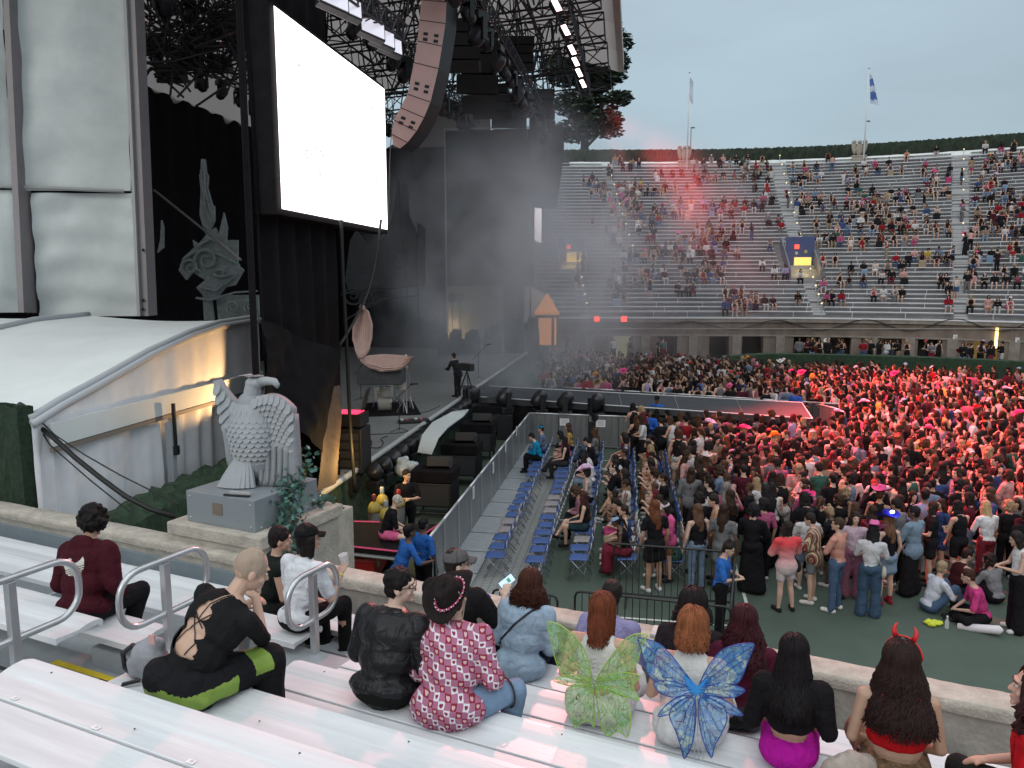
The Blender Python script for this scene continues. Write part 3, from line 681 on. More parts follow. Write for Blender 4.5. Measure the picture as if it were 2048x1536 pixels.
b = MB(); b.tube([gabpt(i/30)+V2.to_3d()*.02+Vector((0, 0, -.04))-ML for i in range(31)], .07, 6); b.build('gable_trim', mat('grey_trim2', (.55, .56, .58), .6), mq, smooth=True)
b = MB()
def mwall(u, v):
    g = gabpt(u); eave = 3.62; f = .05*math.sin(u*60+math.sin(u*9)*3)+.06*mnoise.noise(Vector((g.y*1.6, v*2, 5)))+.03*mnoise.noise(Vector((g.y*6, v*3, 5)))
    z = lerp(0, max(g.z, eave*.6), v); lo = 1 if z < eave else .35
    return Vector((g.x, g.y, z))+V2.to_3d()*(f*lo)-ML
b.grid(mwall, 140, 26); b.build('gable_wall', CVW, mq, smooth=True)
ea = plane_c(92, 894, TC); eb = plane_c(518, 770, TC)
for zz, hh, m_ in ((.16, .34, CV2), (-.06, .07, mat('eave_beam', (.25, .21, .18), .6))):
    b = MB(); q0 = ea+V2.to_3d()*.09; q1 = eb+V2.to_3d()*.09; mid = (q0+q1)/2-ML; b.box((mid.x, mid.y, mid.z+zz), ((q1-q0).to_2d().length, .05, hh), YAW_U+rad(90)); b.build('valance' if zz > 0 else 'eave_beam', m_, mq)
pc = plane_c(326, 860, TC)+V2.to_3d()*.14
b = MB(); b.box((pc.x-ML.x, pc.y-ML.y, 1.7), (.12, .12, 3.7), YAW_U); b.build('leg', mat('grey_trim', (.36, .38, .40)), mq)
b = MB(); q = plane_c(326, 845, TC)+V2.to_3d()*.22-ML; b.bar(q+Vector((0, 0, .35)), q+Vector((0, 0, -.45)), .035, 6); b.box(q+Vector((0, 0, -.5)), (.1, .1, .16)); b.build('strap_ratchet', RUBBER, mq)
b = MB()
for x in (452, 456): pass
tag(mq, 'low white marquee tent with curved roof behind the eagle statue', 'marquee')
gl = lamp('SPOT', plane_c(446, 812, TC)+V2.to_3d()*1.0, 120, (1, .60, .26), plane_c(380, 715, TC), .03, 95, .4, 'work_lamp')
# white drape tower
WT = empty('white_drape_tower', at_y(262, 640, 20.2)); TL_ = Vector(WT.location)
def YT(x): return 18.9+1.25*x/250
def tp(x, y): return at_y(x, y, YT(x))
def cloth_panel(xl, xr, yt, yb, seed, name='drape_panel'):
    """xl,xr: (x at top, x at bottom)"""
    b = MB(); r_ = random.Random(seed); s0 = r_.uniform(0, 9)
    def fn(u, v):
        x = lerp(lerp(xl[0], xr[0], u), lerp(xl[1], xr[1], u), v); y = lerp(yt, yb, v)
        q = tp(x, y); sw = .10*math.sin(math.pi*u)*math.sin(math.pi*v)
        fold = .11*mnoise.noise(Vector((u*3+v*2.2*(1-u)+s0, v*1.2, s0)))+.05*math.sin((u*1.0+v*.8)*9+s0)*v*(1-u)*1.2+.025*math.sin(v*26+math.sin(u*4)*.8)
        q.y -= sw+fold; return q-TL_
    b.grid(fn, 50, 70); return b.build(name, CANV, WT, smooth=True)
cloth_panel((12, 36), (250, 262), -80, 382, 1)
cloth_panel((62, 78), (262, 284), 386, 632, 2)
cloth_panel((-60, -60), (0, 26), -80, 374, 3)
cloth_panel((-60, -60), (26, 50), 380, 625, 4)
cloth_panel((-460, -460), (-66, -66), -80, 374, 5); cloth_panel((-460, -460), (-66, -66), 380, 625, 6)
COLM = mat('grey_column', (.29, .27, .28), .5, .1, .06, 3)
def column_(x0, x1, w0, w1, yt, yb, m, dy=-.15, name='column'):
    b = MB(); pts = [at_y(x0-w0/2, yt, YT(x0)+dy), at_y(x0+w0/2, yt, YT(x0)+dy), at_y(x1+w1/2, yb, YT(x0)+dy), at_y(x1-w1/2, yb, YT(x0)+dy)]
    b.prism([p-TL_ for p in pts], (0, .5, 0)); return b.build(name, m, WT)
column_(255, 287, 22, 20, -80, 632, COLM)
column_(246, 277, 6, 6, -80, 632, mat('light_edge', (.42, .43, .43), .6), -.22, 'column_trim')
column_(8, 42, 12, 12, -80, 625, COLM); column_(60, 68, 22, 22, 386, 626, BLACK, .1, 'dark_gap_strip'); column_(46, 60, 10, 12, 386, 626, COLM, .0)  # black strip added to draw the dark of the gap beside the lower panel
b = MB(); b.bar(tp(-20, 372)-TL_-Vector((0, .1, 0)), tp(252, 383)-TL_-Vector((0, .1, 0)), .05, 6); b.build('cross_pipe', mat('light_edge', (.42, .43, .43)), WT)
for y in (500, 600, 618):
    b = MB(); b.ell(at_y(286, y, YT(255)-.2)-TL_, (.03, .03, .04)); b.build('bolt', BLACK, WT)
tag(WT, 'tall white fabric panels on grey columns at the left edge of the stage', 'fabric wall')
# hedges in front of the marquee
HEDG = mat('hedge_green', (.028, .055, .030), .95, 0, .55, 9, 1, 40)
def hedge(name, pts, z0, h, th, label, m=None, amp=.09, leafs=0):
    b = MB(); P_ = [Vector((p[0], p[1])) for p in pts]; Ls = [0]
    for i in range(1, len(P_)): Ls.append(Ls[-1]+(P_[i]-P_[i-1]).length)
    T = Ls[-1]; n = max(20, int(T*7))
    prof = [(-.5, 0), (-.5, .35), (-.5, .7), (-.48, .95), (-.25, 1), (0, 1.01), (.25, 1), (.48, .95), (.5, .7), (.5, .35), (.5, 0)]
    def fn(u, v):
        s = u*T; i = max(0, min(len(P_)-2, int(np.searchsorted(Ls, s))-1)); f = (s-Ls[i])/(Ls[i+1]-Ls[i]); d = (P_[i+1]-P_[i]).normalized(); nn = Vector((-d.y, d.x))
        k = int(round(v*10)); a, z = prof[k]; hh = h(s/T) if callable(h) else h
        q = mnoise.noise(Vector((s*5, v*12, 3)))*amp+mnoise.noise(Vector((s*14, v*30, 7)))*amp*.7
        p = lerp(P_[i], P_[i+1], f)+nn*(a*th+q*(1 if a > 0 else -1)); return Vector((p.x, p.y, z0+z*hh+(q if z > .9 else 0)))
    b.grid(fn, n, 10); o = b.build(name, m or HEDG, smooth=False); return tag(o, label, 'hedge')
a_ = at_n(52, 814, 6.75); c_ = at_n(-60, 845, 6.75); tt = a_.xy.dot(R2); t0_ = c_.xy.dot(R2)
b = MB()
def tb(u, v):
    k = v*3
    if k <= 1: n_, z_ = 6.62, a_.z*k
    elif k <= 2: n_, z_ = lerp(6.62, 6.85, k-1), a_.z
    else: n_, z_ = 6.85, a_.z*(3-k)
    t_ = lerp(t0_-5, tt, u); q_ = .05*mnoise.noise(Vector((t_*7, k*9, 3))); return RN(t_, n_-q_, z_+(q_ if 1 <= k <= 2 else 0))
b.grid(tb, 60, 36); b.add([RN(tt, 6.62, 0), RN(tt, 6.85, 0), RN(tt, 6.85, a_.z), RN(tt, 6.62, a_.z)], [(0, 1, 2, 3)])
tag(b.build('turf_block', TURF), 'dark green turf block at the left edge beside the black cables', 'turf block')
h0 = plane_c(185, 1046, TC+.8); h1 = plane_c(372, 962, TC+.8); h2 = plane_c(640, 870, TC+.8)
hedge('hedge', [(h0.x, h0.y), (h1.x, h1.y), (h2.x, h2.y)], 0, lambda t: lerp(h0.z, h1.z, min(1, t*2)), .7, 'low dark green ivy hedge between the marquee wall and the eagle plinth', HEDG, .12)
# cables over the parapet
b = MB()
def cab(px, n0, r, nm=None): b.tube([at_n(x, y, n0+dn) for x, y, dn in px], r, 6)
cab([(28, 815, .9), (40, 808, .7), (56, 818, .55), (75, 850, .5), (110, 878, .5), (150, 915, .5), (200, 955, .5), (250, 992, .5), (300, 1018, .6), (350, 1034, .7)], 6.5, .035)
tag(b.build('cable_bundle', RUBBER, smooth=True), 'thick black cable bundle draped from the turf block over the marquee front', 'cable')
for i, pts in enumerate(([(60, 822, .5), (110, 870, .5), (170, 910, .5), (240, 950, .5), (310, 985, .6), (360, 1010, .7)], [(60, 826, .5), (100, 890, .5), (180, 960, .5), (230, 1000, .6), (258, 1022, .6)])):
    b = MB(); cab(pts, 6.5, .010); tag(b.build('thin_cable', RUBBER), ['thin black cable hanging just above the thick bundle', 'thin black cable hanging just below the thick bundle'][i], 'cable')
# ============================================================ far stand
FC = Vector((15.1, 23.7)); FR = 31.0
def FS(s, d):
    """point on the far stand: s metres along the rim from x = 15.1 (negative: straight part), d metres behind the rim"""
    if s < 0: return Vector((FC.x+s, FC.y+FR+d)), Vector((0, 1))
    a = s/FR; n = Vector((math.sin(a), math.cos(a))); return FC+n*(FR+d), n
NR = 42
ZR = [3.4]; DR = [0]
for i in range(NR): ZR.append(ZR[-1]+.30+.105*i/NR); DR.append(DR[-1]+.70)
def fs_pix(x, dist_row):                    # s such that the row shows at pixel column x
    lo, hi = -14.0, 60.0; best = None
    for k in range(200):
        s = lo+(hi-lo)*k/199; p, n = FS(s, DR[dist_row]+.3); d = p.y*cp-(ZR[dist_row]-H)*sp
        xx = 1024+F*p.x/d
        if xx >= x: return s
    return hi
FDECK = mat('stand_deck', (.23, .235, .245), .85, 0, .22, .7, .2, 10)
FBEN = mat('bench_plank', (.62, .63, .65), .4, .1, .12, .8)
S0, S1 = -13.2, 30.0; NS = 60
b = MB()
rows_pts = []
for j in range(NR+1):
    rows_pts.append([FS(lerp(S0, S1, i/NS), DR[j])[0] for i in range(NS+1)])
for j in range(NR):
    for i in range(NS):
        p0, p1 = rows_pts[j][i], rows_pts[j][i+1]; q0, q1 = rows_pts[j+1][i], rows_pts[j+1][i+1]; z = ZR[j]-.02; z2 = ZR[j+1]-.02
        b.add([(*p0, z), (*p1, z), (*q1, z), (*q0, z), (*q1, z2), (*q0, z2)], [(0, 1, 2, 3), (3, 2, 4, 5)])
fs_ = empty('far_stand'); 
b.build('stepped_deck', FDECK, fs_)
b = MB(); pe = [FS(lerp(S0, S1, i/NS), DR[NR])[0] for i in range(NS+1)]
for i in range(NS): b.add([(*pe[i], -.1), (*pe[i+1], -.1), (*pe[i+1], ZR[NR]), (*pe[i], ZR[NR])], [(0, 1, 2, 3)])
b.build('rear_wall', CONC, fs_)
tag(fs_, 'steep curved far grandstand rising behind the arena floor', 'grandstand')
# aisles (s as a function of row), portals
def aisle_s(x_top, x_bot): return fs_pix(x_top, NR-1), fs_pix(x_bot, 0)
AIS = []
sm = (27.4-FC.x); 
A_mid = math.atan2(27.4-15.1, 81.5-23.7)*FR; A_r = math.atan2(43-15.1, 76-23.7)*FR; A_l = -9.9
A_l_top = -5.2
AIS = [A_l_top, A_mid, A_r]
ais_l_low = A_l
def in_aisle(s, j):
    if abs(s-A_mid) < .5 or abs(s-A_r) < .5: return True
    if j >= 13 and abs(s-A_l_top) < .55: return True
    if j < 17 and abs(s-A_l) < .55: return True
    return False
PORT = [(A_mid-.2, 8, 17), (A_l-.3, 10, 17)]
def in_port(s, j): return any(abs(s-ps) < 1.15 and j0 <= j < j1 for ps, j0, j1 in PORT)
rb = random.Random(8); nb = 0
for j in range(NR):
    # split every row into stretches between aisles / portals / expansion gaps
    cuts = sorted([S0+.1] + [c+d for c in ((A_mid, A_r)+((A_l_top,) if j >= 13 else ())+((A_l,) if j < 17 else ())) for d in (-.42, .42)]+[S1-.1])
    seg = []; k = 0
    while k < len(cuts)-1: seg.append((cuts[k], cuts[k+1])); k += 2
    for ps, j0, j1 in PORT:
        if j0 <= j < j1: seg = [t for a, c in seg for t in ((a, min(c, ps-1.3)), (max(a, ps+1.3), c)) if t[1]-t[0] > .5]
    for a, c in seg:
        if c-a < .5: continue
        if FS(a, 0)[0].x < -3: pass
        b = MB(); n = max(1, int((c-a)/1.2)); zs = ZR[j]+.42; vs = []
        for i in range(n+1):
            s = lerp(a, c, i/n)
            for d, z in ((.34, zs), (.62, zs), (.62, zs-.05), (.34, zs-.05)): p, _ = FS(s, DR[j]+d); vs.append((*p, z))
        fs2 = [(i*4+q, i*4+(q+1) % 4, (i+1)*4+(q+1) % 4, (i+1)*4+q) for i in range(n) for q in range(4)]+[(0, 1, 2, 3), (n*4, n*4+1, n*4+2, n*4+3)]
        b.add(vs, fs2)
        s = a+rb.uniform(.3, 2.5)
        while s < c:
            p, nn = FS(s, DR[j]+.36); b.box((p.x, p.y, ZR[j]+.2), (.03, .03, .4)); s += rb.uniform(2.2, 4.6)
        o = b.build('bench', FBEN)
        part = 'left of the first aisle' if c < A_l+1 or (j >= 17 and c < A_l_top) else 'between the left and middle aisles' if c < A_mid+.1 else 'between the middle and right aisles' if c < A_r+.1 else 'right of the right aisle'
        third = 'lower' if j < 14 else 'middle' if j < 28 else 'upper'
        tag(o, 'aluminium bench row, %s far stand, %s' % (third, part), 'bench', 'bench rows of the far stand, %s part, %s' % (third, part)); nb += 1
for s_, j0, j1, nm in ((A_mid, 17, 42, 'middle'), (A_mid, 0, 8, 'lower middle'), (A_r, 0, 42, 'right'), (A_l_top, 13, 42, 'upper left'), (A_l, 0, 10, 'lower left')):
    b = MB()
    for j in range(j0, j1):
        for h_ in (.0, .35):
            vs = []
            for ds, dd_ in ((-.4, h_), (.4, h_), (.4, h_+.08), (-.4, h_+.08)): p, _ = FS(s_+ds, DR[j]+dd_); vs.append((*p, ZR[j]+(.16 if h_ else .01)))
            b.add(vs, [(0, 1, 2, 3)])
    o = b.build('stair_flight', mat('stair_tread', (.42, .43, .44), .7)); s2 = o.modifiers.new('s', 'SOLIDIFY'); s2.thickness = .12; tag(o, 'narrow flight of pale steps in the %s aisle of the far stand' % nm, 'stairs')
# aisle step lights, rails
GLOW = mat('step_lamp', (1, .8, .4), .4, emit=(1, .72, .30), estr=1.1)
sp_ = empty('step_lamp_post'); b = MB(); b.bar((0, 0, 0), (0, 0, .95), .03, 6); b.build('post', STEEL, sp_); b = MB(); b.ell((0, 0, .98), (.06, .06, .06), nu=8, nv=6); b.build('bulb', GLOW, sp_)
tag(sp_, 'short steel post with small warm lamp on the far stand', 'lamp post', 'warm lamp posts down the far stand aisles')
first = True
for s, j0, j1, nm in ((A_mid, 17, 42, 'middle'), (A_mid, 0, 9, 'middle lower'), (A_r, 16, 42, 'right'), (A_l_top, 14, 40, 'left upper'), (A_l, 0, 11, 'left lower')):
    for j in range(j0, j1, 2 if j1 < 15 else 3):
        o = sp_ if first else copy_tree(sp_); first = False; p, n = FS(s+.1, DR[j]+.2); o.location = (p.x, p.y, ZR[j])
        o['label'] = 'steel post with small warm lamp in the %s aisle of the far stand' % nm; o['group'] = 'lamp posts down the %s aisle of the far stand' % nm
# portals (blue walls, lit opening)
BLUE = mat('portal_blue', (.035, .055, .16), .6, 0, .1, 2); PGOLD = mat('portal_lit', (.45, .33, .10), .7, emit=(1, .66, .16), estr=.9)
for k, (ps, j0, j1) in enumerate(PORT):
    o = empty('exit_portal'); pc_, n = FS(ps, DR[j0]); ang = math.atan2(n.x, n.y); L = Vector((pc_.x, pc_.y, ZR[j0])); o.location = L; o.rotation_euler = (0, 0, -ang)
    dz = ZR[j1]-ZR[j0]; dd = DR[j1]-DR[j0]
    b = MB(); b.box((0, dd*.55, dz*.62), (2.2, .12, dz*1.15)); b.build('back_wall', BLUE, o)
    for sx in (-1.12, 1.12):
        b = MB(); b.prism([(sx-.05, 0, -.1), (sx-.05, dd, dz*.9), (sx-.05, dd, dz+.8), (sx-.05, 0, .95)], (.1, 0, 0)); b.build('side_wall', mat('portal_side', (.11, .11, .14), .7), o)
    b = MB(); b.box((.25, dd*.55-.08, dz*.26), (1.3, .05, 2.3)); b.build('lit_opening', PGOLD, o)
    b = MB(); b.box((-.25, dd*.55-.14, dz*.93), (.34, .06, .34)); b.build('exit_sign', mat('exit_red', (.8, .05, .03), .5, emit=(1, .06, .03), estr=2.2), o)
    for c_ in (.45,) if k == 0 else ():
        b = MB(); b.lathe((c_, dd*.55-.1, dz*.80), [(.14, -.02), (.14, .02)], 14, Matrix.Rotation(rad(90), 3, 'X')); b.build('round_plate', mat('plate_dark', (.3, .26, .12), .5), o)
    b = MB(); b.lathe((-.25, dd*.55-.1, dz*.76), [(.13, -.02), (.13, .02)], 14, Matrix.Rotation(rad(90), 3, 'X')); b.build('round_plate', mat('plate_grey', (.35, .35, .36), .5), o)
    tag(o, ['blue walled exit stair portal lit gold in the middle of the far stand', 'blue walled exit portal lit gold at the left of the far stand'][k], 'portal')
    pw2 = L+Vector((n.x*.9, n.y*.9, 1.1)); lamp('POINT', (pw2.x, pw2.y, pw2.z), 60, (1, .7, .25), size=.15, name='portal_lamp')
# top wall hedge
b = []
hedge('top_hedge', [tuple(FS(lerp(S0, S1, i/40), DR[NR]+1.2)[0]) for i in range(41)], ZR[NR]-.3, 1.9, 1.6, 'dark ivy covered wall along the top rim of the far stand', mat('ivy_dark', (.022, .034, .022), .95, 0, .5, 2.5, 1, 14), .12)
# white tarps under top rows
b = MB(); r_ = random.Random(2)
def tarp(u, v):
    s = lerp(-9, 27, u); p, n = FS(s, DR[NR-1]+.55+.1*v); return Vector((p.x, p.y, ZR[NR-1]+.05+.55*v+.06*mnoise.noise(Vector((s*2, v, 2)))))
b.grid(tarp, 120, 2); tag(b.build('white_tarp', CANV), 'white tarpaulin strip along the top row of the far stand', 'tarpaulin')
# eagle finials on pillars + flagpoles
EST = mat('old_stone', (.33, .30, .25), .9, 0, .25, 3, .4, 14)
for k, (x, yt) in enumerate(((1362, 285), (1711, 262))):
    s = fs_pix(x, NR-1); p, n = FS(s, DR[NR]+.1); o = empty('stone_finial', (p.x, p.y, ZR[NR]-1.6), -math.atan2(n.x, n.y))
    b = MB(); b.box((0, 0, .9), (1.25, 1.0, 1.8)); b.box((0, 0, 1.85), (1.4, 1.1, .14)); b.build('pier', EST, o, bevel=.04)
    b = MB(); b.ell((0, 0, 2.6), (.34, .3, .7)); b.ell((0, -.1, 3.25), (.2, .24, .22)); b.ell((0, -.32, 3.2), (.07, .14, .07)); b.build('eagle_body', EST, o, smooth=True)
    for sx in (-1, 1):
        b = MB(); b.ell((sx*.5, .05, 2.75), (.24, .2, .72), Matrix.Rotation(rad(sx*8), 3, 'Y')); b.ell((sx*.5, 0, 3.3), (.22, .2, .2)); b.build('eagle_wing', EST, o, smooth=True)
    tag(o, ['stone eagle on a pier at the top rim of the far stand, left flagpole', 'stone eagle on a pier at the top rim of the far stand, right flagpole'][k], 'statue')
    fp = empty('flagpole', (p.x+.1, p.y-.9, ZR[NR]-1.2), -math.atan2(n.x, n.y)+rad(0))
    tz = at_y(x, (150, 142)[k], p.y).z-(ZR[NR]-1.2)
    b = MB(); b.bar((0, 0, 0), (0, 0, tz), .09, 8, .05); b.build('pole', mat('white_pole', (.62, .63, .65), .4), fp, smooth=True)
    b = MB(); b.ell((0, 0, tz+.06), (.1, .1, .1)); b.build('ball', STEEL, fp)
    b = MB(); 
    if k == 0:
        b.grid(lambda u, v: Vector((.06+.36*u, .08*math.sin(v*6), tz-.4-2.3*v-.5*u)), 6, 12); b.mi = 0
        b.build('flag', mat('flag_pale', (.45, .52, .62), .8), fp)
    else:
        b.grid(lambda u, v: Vector((.06+(.25+.55*v)*u+.25*v, .12*math.sin(v*7+u*3), tz-.4-2.9*v-.3*u)), 8, 16)
        o2 = b.build('flag', [mat('flag_pale', (.45, .52, .62)), mat('flag_blue', (.06, .13, .36), .8)], fp)
        for p_ in o2.data.polygons:
            c = p_.center
            if (tz-.4-c.z) % 1.3 > .55: p_.material_index = 1
    tag(fp, ['white flagpole with limp pale flag on the far rim, left one', 'white flagpole with limp blue and white flag on the far rim, right one'][k], 'flagpole')
    b = MB(); b.bar((0, 0, 0), (0, 0, 2.6), .045, 6); b.box((.18, 0, 2.6), (.4, .14, .12)); o3 = b.build('camera_pole', mat('dark_pole', (.12, .12, .13), .5)); o3.location = (p.x+.75, p.y+.5, ZR[NR]+1.2)
    tag(o3, ['small camera pole right of the left stone eagle', 'small camera pole right of the right stone eagle'][k], 'pole')
# ------------------------------------------------------------ rim wall with pilasters and openings
RW = empty('rim_wall')
WALLM = mat('stained_stucco', (.185, .150, .125), .9, 0, .38, 1.1, .5, 9, stretch=(1, 1, .45))
CORN = mat('stucco_cornice', (.235, .205, .18), .9, 0, .3, 2, .5, 12)
OPEN = []      # openings by pixel columns (x0,x1)
OPX = [(1225, 1265, 'lit'), (1316, 1354, 'shut'), (1418, 1458, 'dark'), (1484, 1526, 'dark'), (1587, 1638, 'dark'), (1660, 1702, 'dark'), (1763, 1805, 'dark'), (1836, 1884, 'dark'), (1948, 1997, 'bar'), (2060, 2100, 'dark')]
def s_at(x, d=0):
    lo, hi = -14.0, 30.0
    for _ in range(50):
        m_ = (lo+hi)/2; p, n = FS(m_, d); xx = 1024+F*p.x/(p.y*cp-(2-H)*sp)
        if xx < x: lo = m_
        else: hi = m_
    return lo
def wallbox(b, s0, s1, d0, d1, z0, z1):
    n = max(1, int((s1-s0)/1.5)); vs = []
    for i in range(n+1):
        s = lerp(s0, s1, i/n)
        for d, z in ((d0, z0), (d1, z0), (d1, z1), (d0, z1)): p, _ = FS(s, d); vs.append((*p, z))
    fs2 = [(i*4+q, i*4+(q+1) % 4, (i+1)*4+(q+1) % 4, (i+1)*4+q) for i in range(n) for q in range(4)]+[(0, 1, 2, 3), (n*4, n*4+1, n*4+2, n*4+3)]
    b.add(vs, fs2)
ops = [(s_at(a), s_at(c), k) for a, c, k in OPX]
b = MB(); prev = S0
for a, c, k in ops+[(S1, S1, '')]:
    wallbox(b, prev, a, -.12, .5, -.1, 2.05); prev = c
wallbox(b, S0, S1, -.12, .5, 2.05, 3.05)
b.build('wall_face', WALLM, RW)
b = MB(); wallbox(b, S0, S1, -.30, .3, 3.052, 3.30); wallbox(b, S0, S1, -.20, -.122, 2.05, 2.16); b.build('cornice', CORN, RW)
b = MB(); wallbox(b, S0, S1, -.34, -.05, 3.303, 3.40); b.build('edge_strip', FBEN, RW)
for x in (1180, 1290, 1385, 1472, 1560, 1650, 1745, 1820, 1905, 2030):
    s = s_at(x); b = MB(); wallbox(b, s-.3, s+.3, -.24, -.122, -.1, 2.05); b.build('pilaster', CORN, RW)
# things inside the openings
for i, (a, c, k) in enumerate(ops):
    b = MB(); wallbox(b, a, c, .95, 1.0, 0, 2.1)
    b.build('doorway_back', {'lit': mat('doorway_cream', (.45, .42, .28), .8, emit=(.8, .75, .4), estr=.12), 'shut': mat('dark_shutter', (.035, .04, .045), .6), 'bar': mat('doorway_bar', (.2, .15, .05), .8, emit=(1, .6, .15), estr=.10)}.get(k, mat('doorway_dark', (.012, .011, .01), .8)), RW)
tag(RW, 'stained stucco wall with door openings under the far stand', 'wall')
def fsp(x, y, d):      # pixel -> point on the wall surface d behind rim
    s = s_at(x, d); p, n = FS(s, d); r = ray(x, y); t = p.y/r[1]; return Vector((p.x, p.y, H+r[2]*t))
LIT = mat('warm_bulb', (1, .8, .5), .4, emit=(1, .75, .35), estr=9)
for i, (x, y, rr_, e) in enumerate(((1678, 664, .16, 30), (1768, 697, .10, 14), (1507, 665, .09, 16), (1437, 664, .05, 8))):
    p = fsp(x, y, .6); b = MB(); b.ell((0, 0, 0), (rr_, .06, rr_), nu=12); o = b.build('bulkhead_lamp', LIT); o.location = p
    tag(o, 'warm lamp glowing inside the %s doorway under the far stand' % ['brightest, sixth', 'seventh', 'fourth', 'third'][i], 'lamp'); lamp('POINT', p-Vector((0, .25, 0)), e, (1, .72, .38), size=.1, name='doorway_lamp')
b = MB(); p = fsp(1992, 676, -.2); b.box((0, 0, 0), (.16, .06, 1.3)); o = b.build('tube_lamp', mat('tube_glow', (1, .8, .3), .4, emit=(1, .74, .25), estr=3)); o.location = p; tag(o, 'upright glowing yellow tube lamp at the right doorway of the far wall', 'lamp')
for i, (x, y) in enumerate(((1193, 638), (1247, 638))):
    p = fsp(x, y, -.3); b = MB(); b.box((0, 0, 0), (.38, .1, .36)); o = b.build('exit_sign', mat('exit_red', (.8, .05, .03))); o.location = p
    tag(o, ['red lit exit sign on the far wall, left one', 'red lit exit sign on the far wall, right one'][i], 'sign')
for i, (x, y) in enumerate(((1911, 674), (2036, 680))):
    p = fsp(x, y, -.16); o = empty('paper_notice', p); b = MB(); b.box((0, 0, 0), (.36, .03, .30)); b.build('sheet', WHITE, o)
    for q in range(3):
        b = MB(); b.box((0, -.02, .07-.07*q), (.24, .01, .02)); b.build('print_line', mat('ink', (.25, .25, .3), .8), o)
    tag(o, ['white paper notice on the far wall right of the fourth doorway from right', 'white paper notice at the right end of the far wall'][i], 'notice')
b = MB(); pts = []
for i in range(121):
    x = 1150+i*7.6; y = 650-9*math.cos((x-1210)/175*6.283)+3*math.sin(x/31); pts.append(fsp(x, y, -.32))
b.tube(pts, .04, 6); tag(b.build('hanging_cable', mat('dark_cable', (.04, .038, .036), .8), smooth=True), 'dark cable bundle looping along the top of the far wall', 'cable')
b = MB(); b.tube([fsp(1160+i*9, 657.5, -.34) for i in range(100)], .025, 5); tag(b.build('wall_conduit', mat('conduit', (.30, .28, .26), .6)), 'thin straight conduit under the cable on the far wall', 'conduit')
# hedge barrier in front of the wall
hp_ = [tuple(FS(lerp(-1.0, 26, i/24), -3.2)[0]) for i in range(25)]
hedge('box_hedge', hp_, 0, lambda t: 1.15-.2*max(0, .12-t)*8, .5, 'dark green hedge barrier in front of the far wall', TURF, .05)
b = MB(); wallbox(b, -9.0, 26, -2.9, -.13, 0, .55); tag(b.build('box_platform', mat('platform_dark', (.06, .06, .06), .8)), 'low dark platform between the hedge barrier and the far wall', 'platform')
# ------------------------------------------------------------ tree behind the roof
def leaf_crown(name, blobs, m, parent, n, size, seed):
    r = random.Random(seed); b = MB(); tot = sum(q[1][0]*q[1][1]*q[1][2] for q in blobs)
    for c, rr, in blobs:
        k = int(n*rr[0]*rr[1]*rr[2]/tot)
        for _ in range(k):
            d = Vector((r.gauss(0, 1), r.gauss(0, 1), r.gauss(0, 1))).normalized()*(r.random()**.35)
            p = Vector(c)+Vector((d.x*rr[0], d.y*rr[1], d.z*rr[2])); M = Matrix.Rotation(r.uniform(0, 6.28), 3, 'Z') @ Matrix.Rotation(r.uniform(-1.2, 1.2), 3, 'X'); s = size*r.uniform(.5, 1.3)
            b.add([p+M @ Vector(v) for v in ((-s, 0, 0), (-.3*s, -.45*s, 0), (s, 0, .1*s), (.2*s, .5*s, 0))], [(0, 1, 2, 3)])
    return b.build(name, m, parent)
LEAF = mat('tree_foliage', (.030, .045, .028), .9, 0, .5, .7)
tr = empty('pine_tree', at_y(1165, 600, 92)); TLc = Vector(tr.location); TLc.z = 6; tr.location = TLc
def T_(x, y, Y=92): return at_y(x, y, Y)-TLc
bl = [(T_(1232, 85), (1.9, 2, 1.5)), (T_(1228, 125), (2.0, 2, 1.2)), (T_(1180, 75), (3.4, 3, 2.0)), (T_(1218, 60), (1.7, 2, 1.1)), (T_(1215, 110), (2.1, 2, 1.2)), (T_(1222, 150), (1.9, 2, 1.1)), (T_(1190, 150), (3, 3, 2)), (T_(1232, 198), (1.9, 2, 1.0)), (T_(1160, 210), (3.4, 3, 1.6)), (T_(1200, 240), (2.8, 3, 1.3)), (T_(1220, 262), (1.6, 2, .9)), (T_(1150, 262), (3, 3, 1.3)), (T_(1248, 188), (.9, 1, .6)), (T_(1130, 130), (3, 3, 2.4))]
leaf_crown('crown', bl, LEAF, tr, 15000, .34, 3)
b = MB(); base = T_(1168, 320); b.tube([base+Vector((0, 0, -6)), base, T_(1172, 240), T_(1178, 160), T_(1180, 80)], .4, 8, radii=[.6, .5, .42, .3, .12])
for (x, y) in ((1232, 198), (1222, 150), (1216, 108), (1130, 130), (1218, 260), (1145, 262), (1218, 66)):
    e_ = T_(x, y); s_ = T_(1176, min(300, y+30)); b.tube([s_, lerp(s_, e_, .5)+Vector((0, 0, .3)), e_], .1, 5, radii=[.2, .13, .05])
b.build('trunk', mat('bark', (.05, .04, .033), .95), tr)
tag(tr, 'tall dark pine tree rising behind the stage roof above the far stand', 'tree')
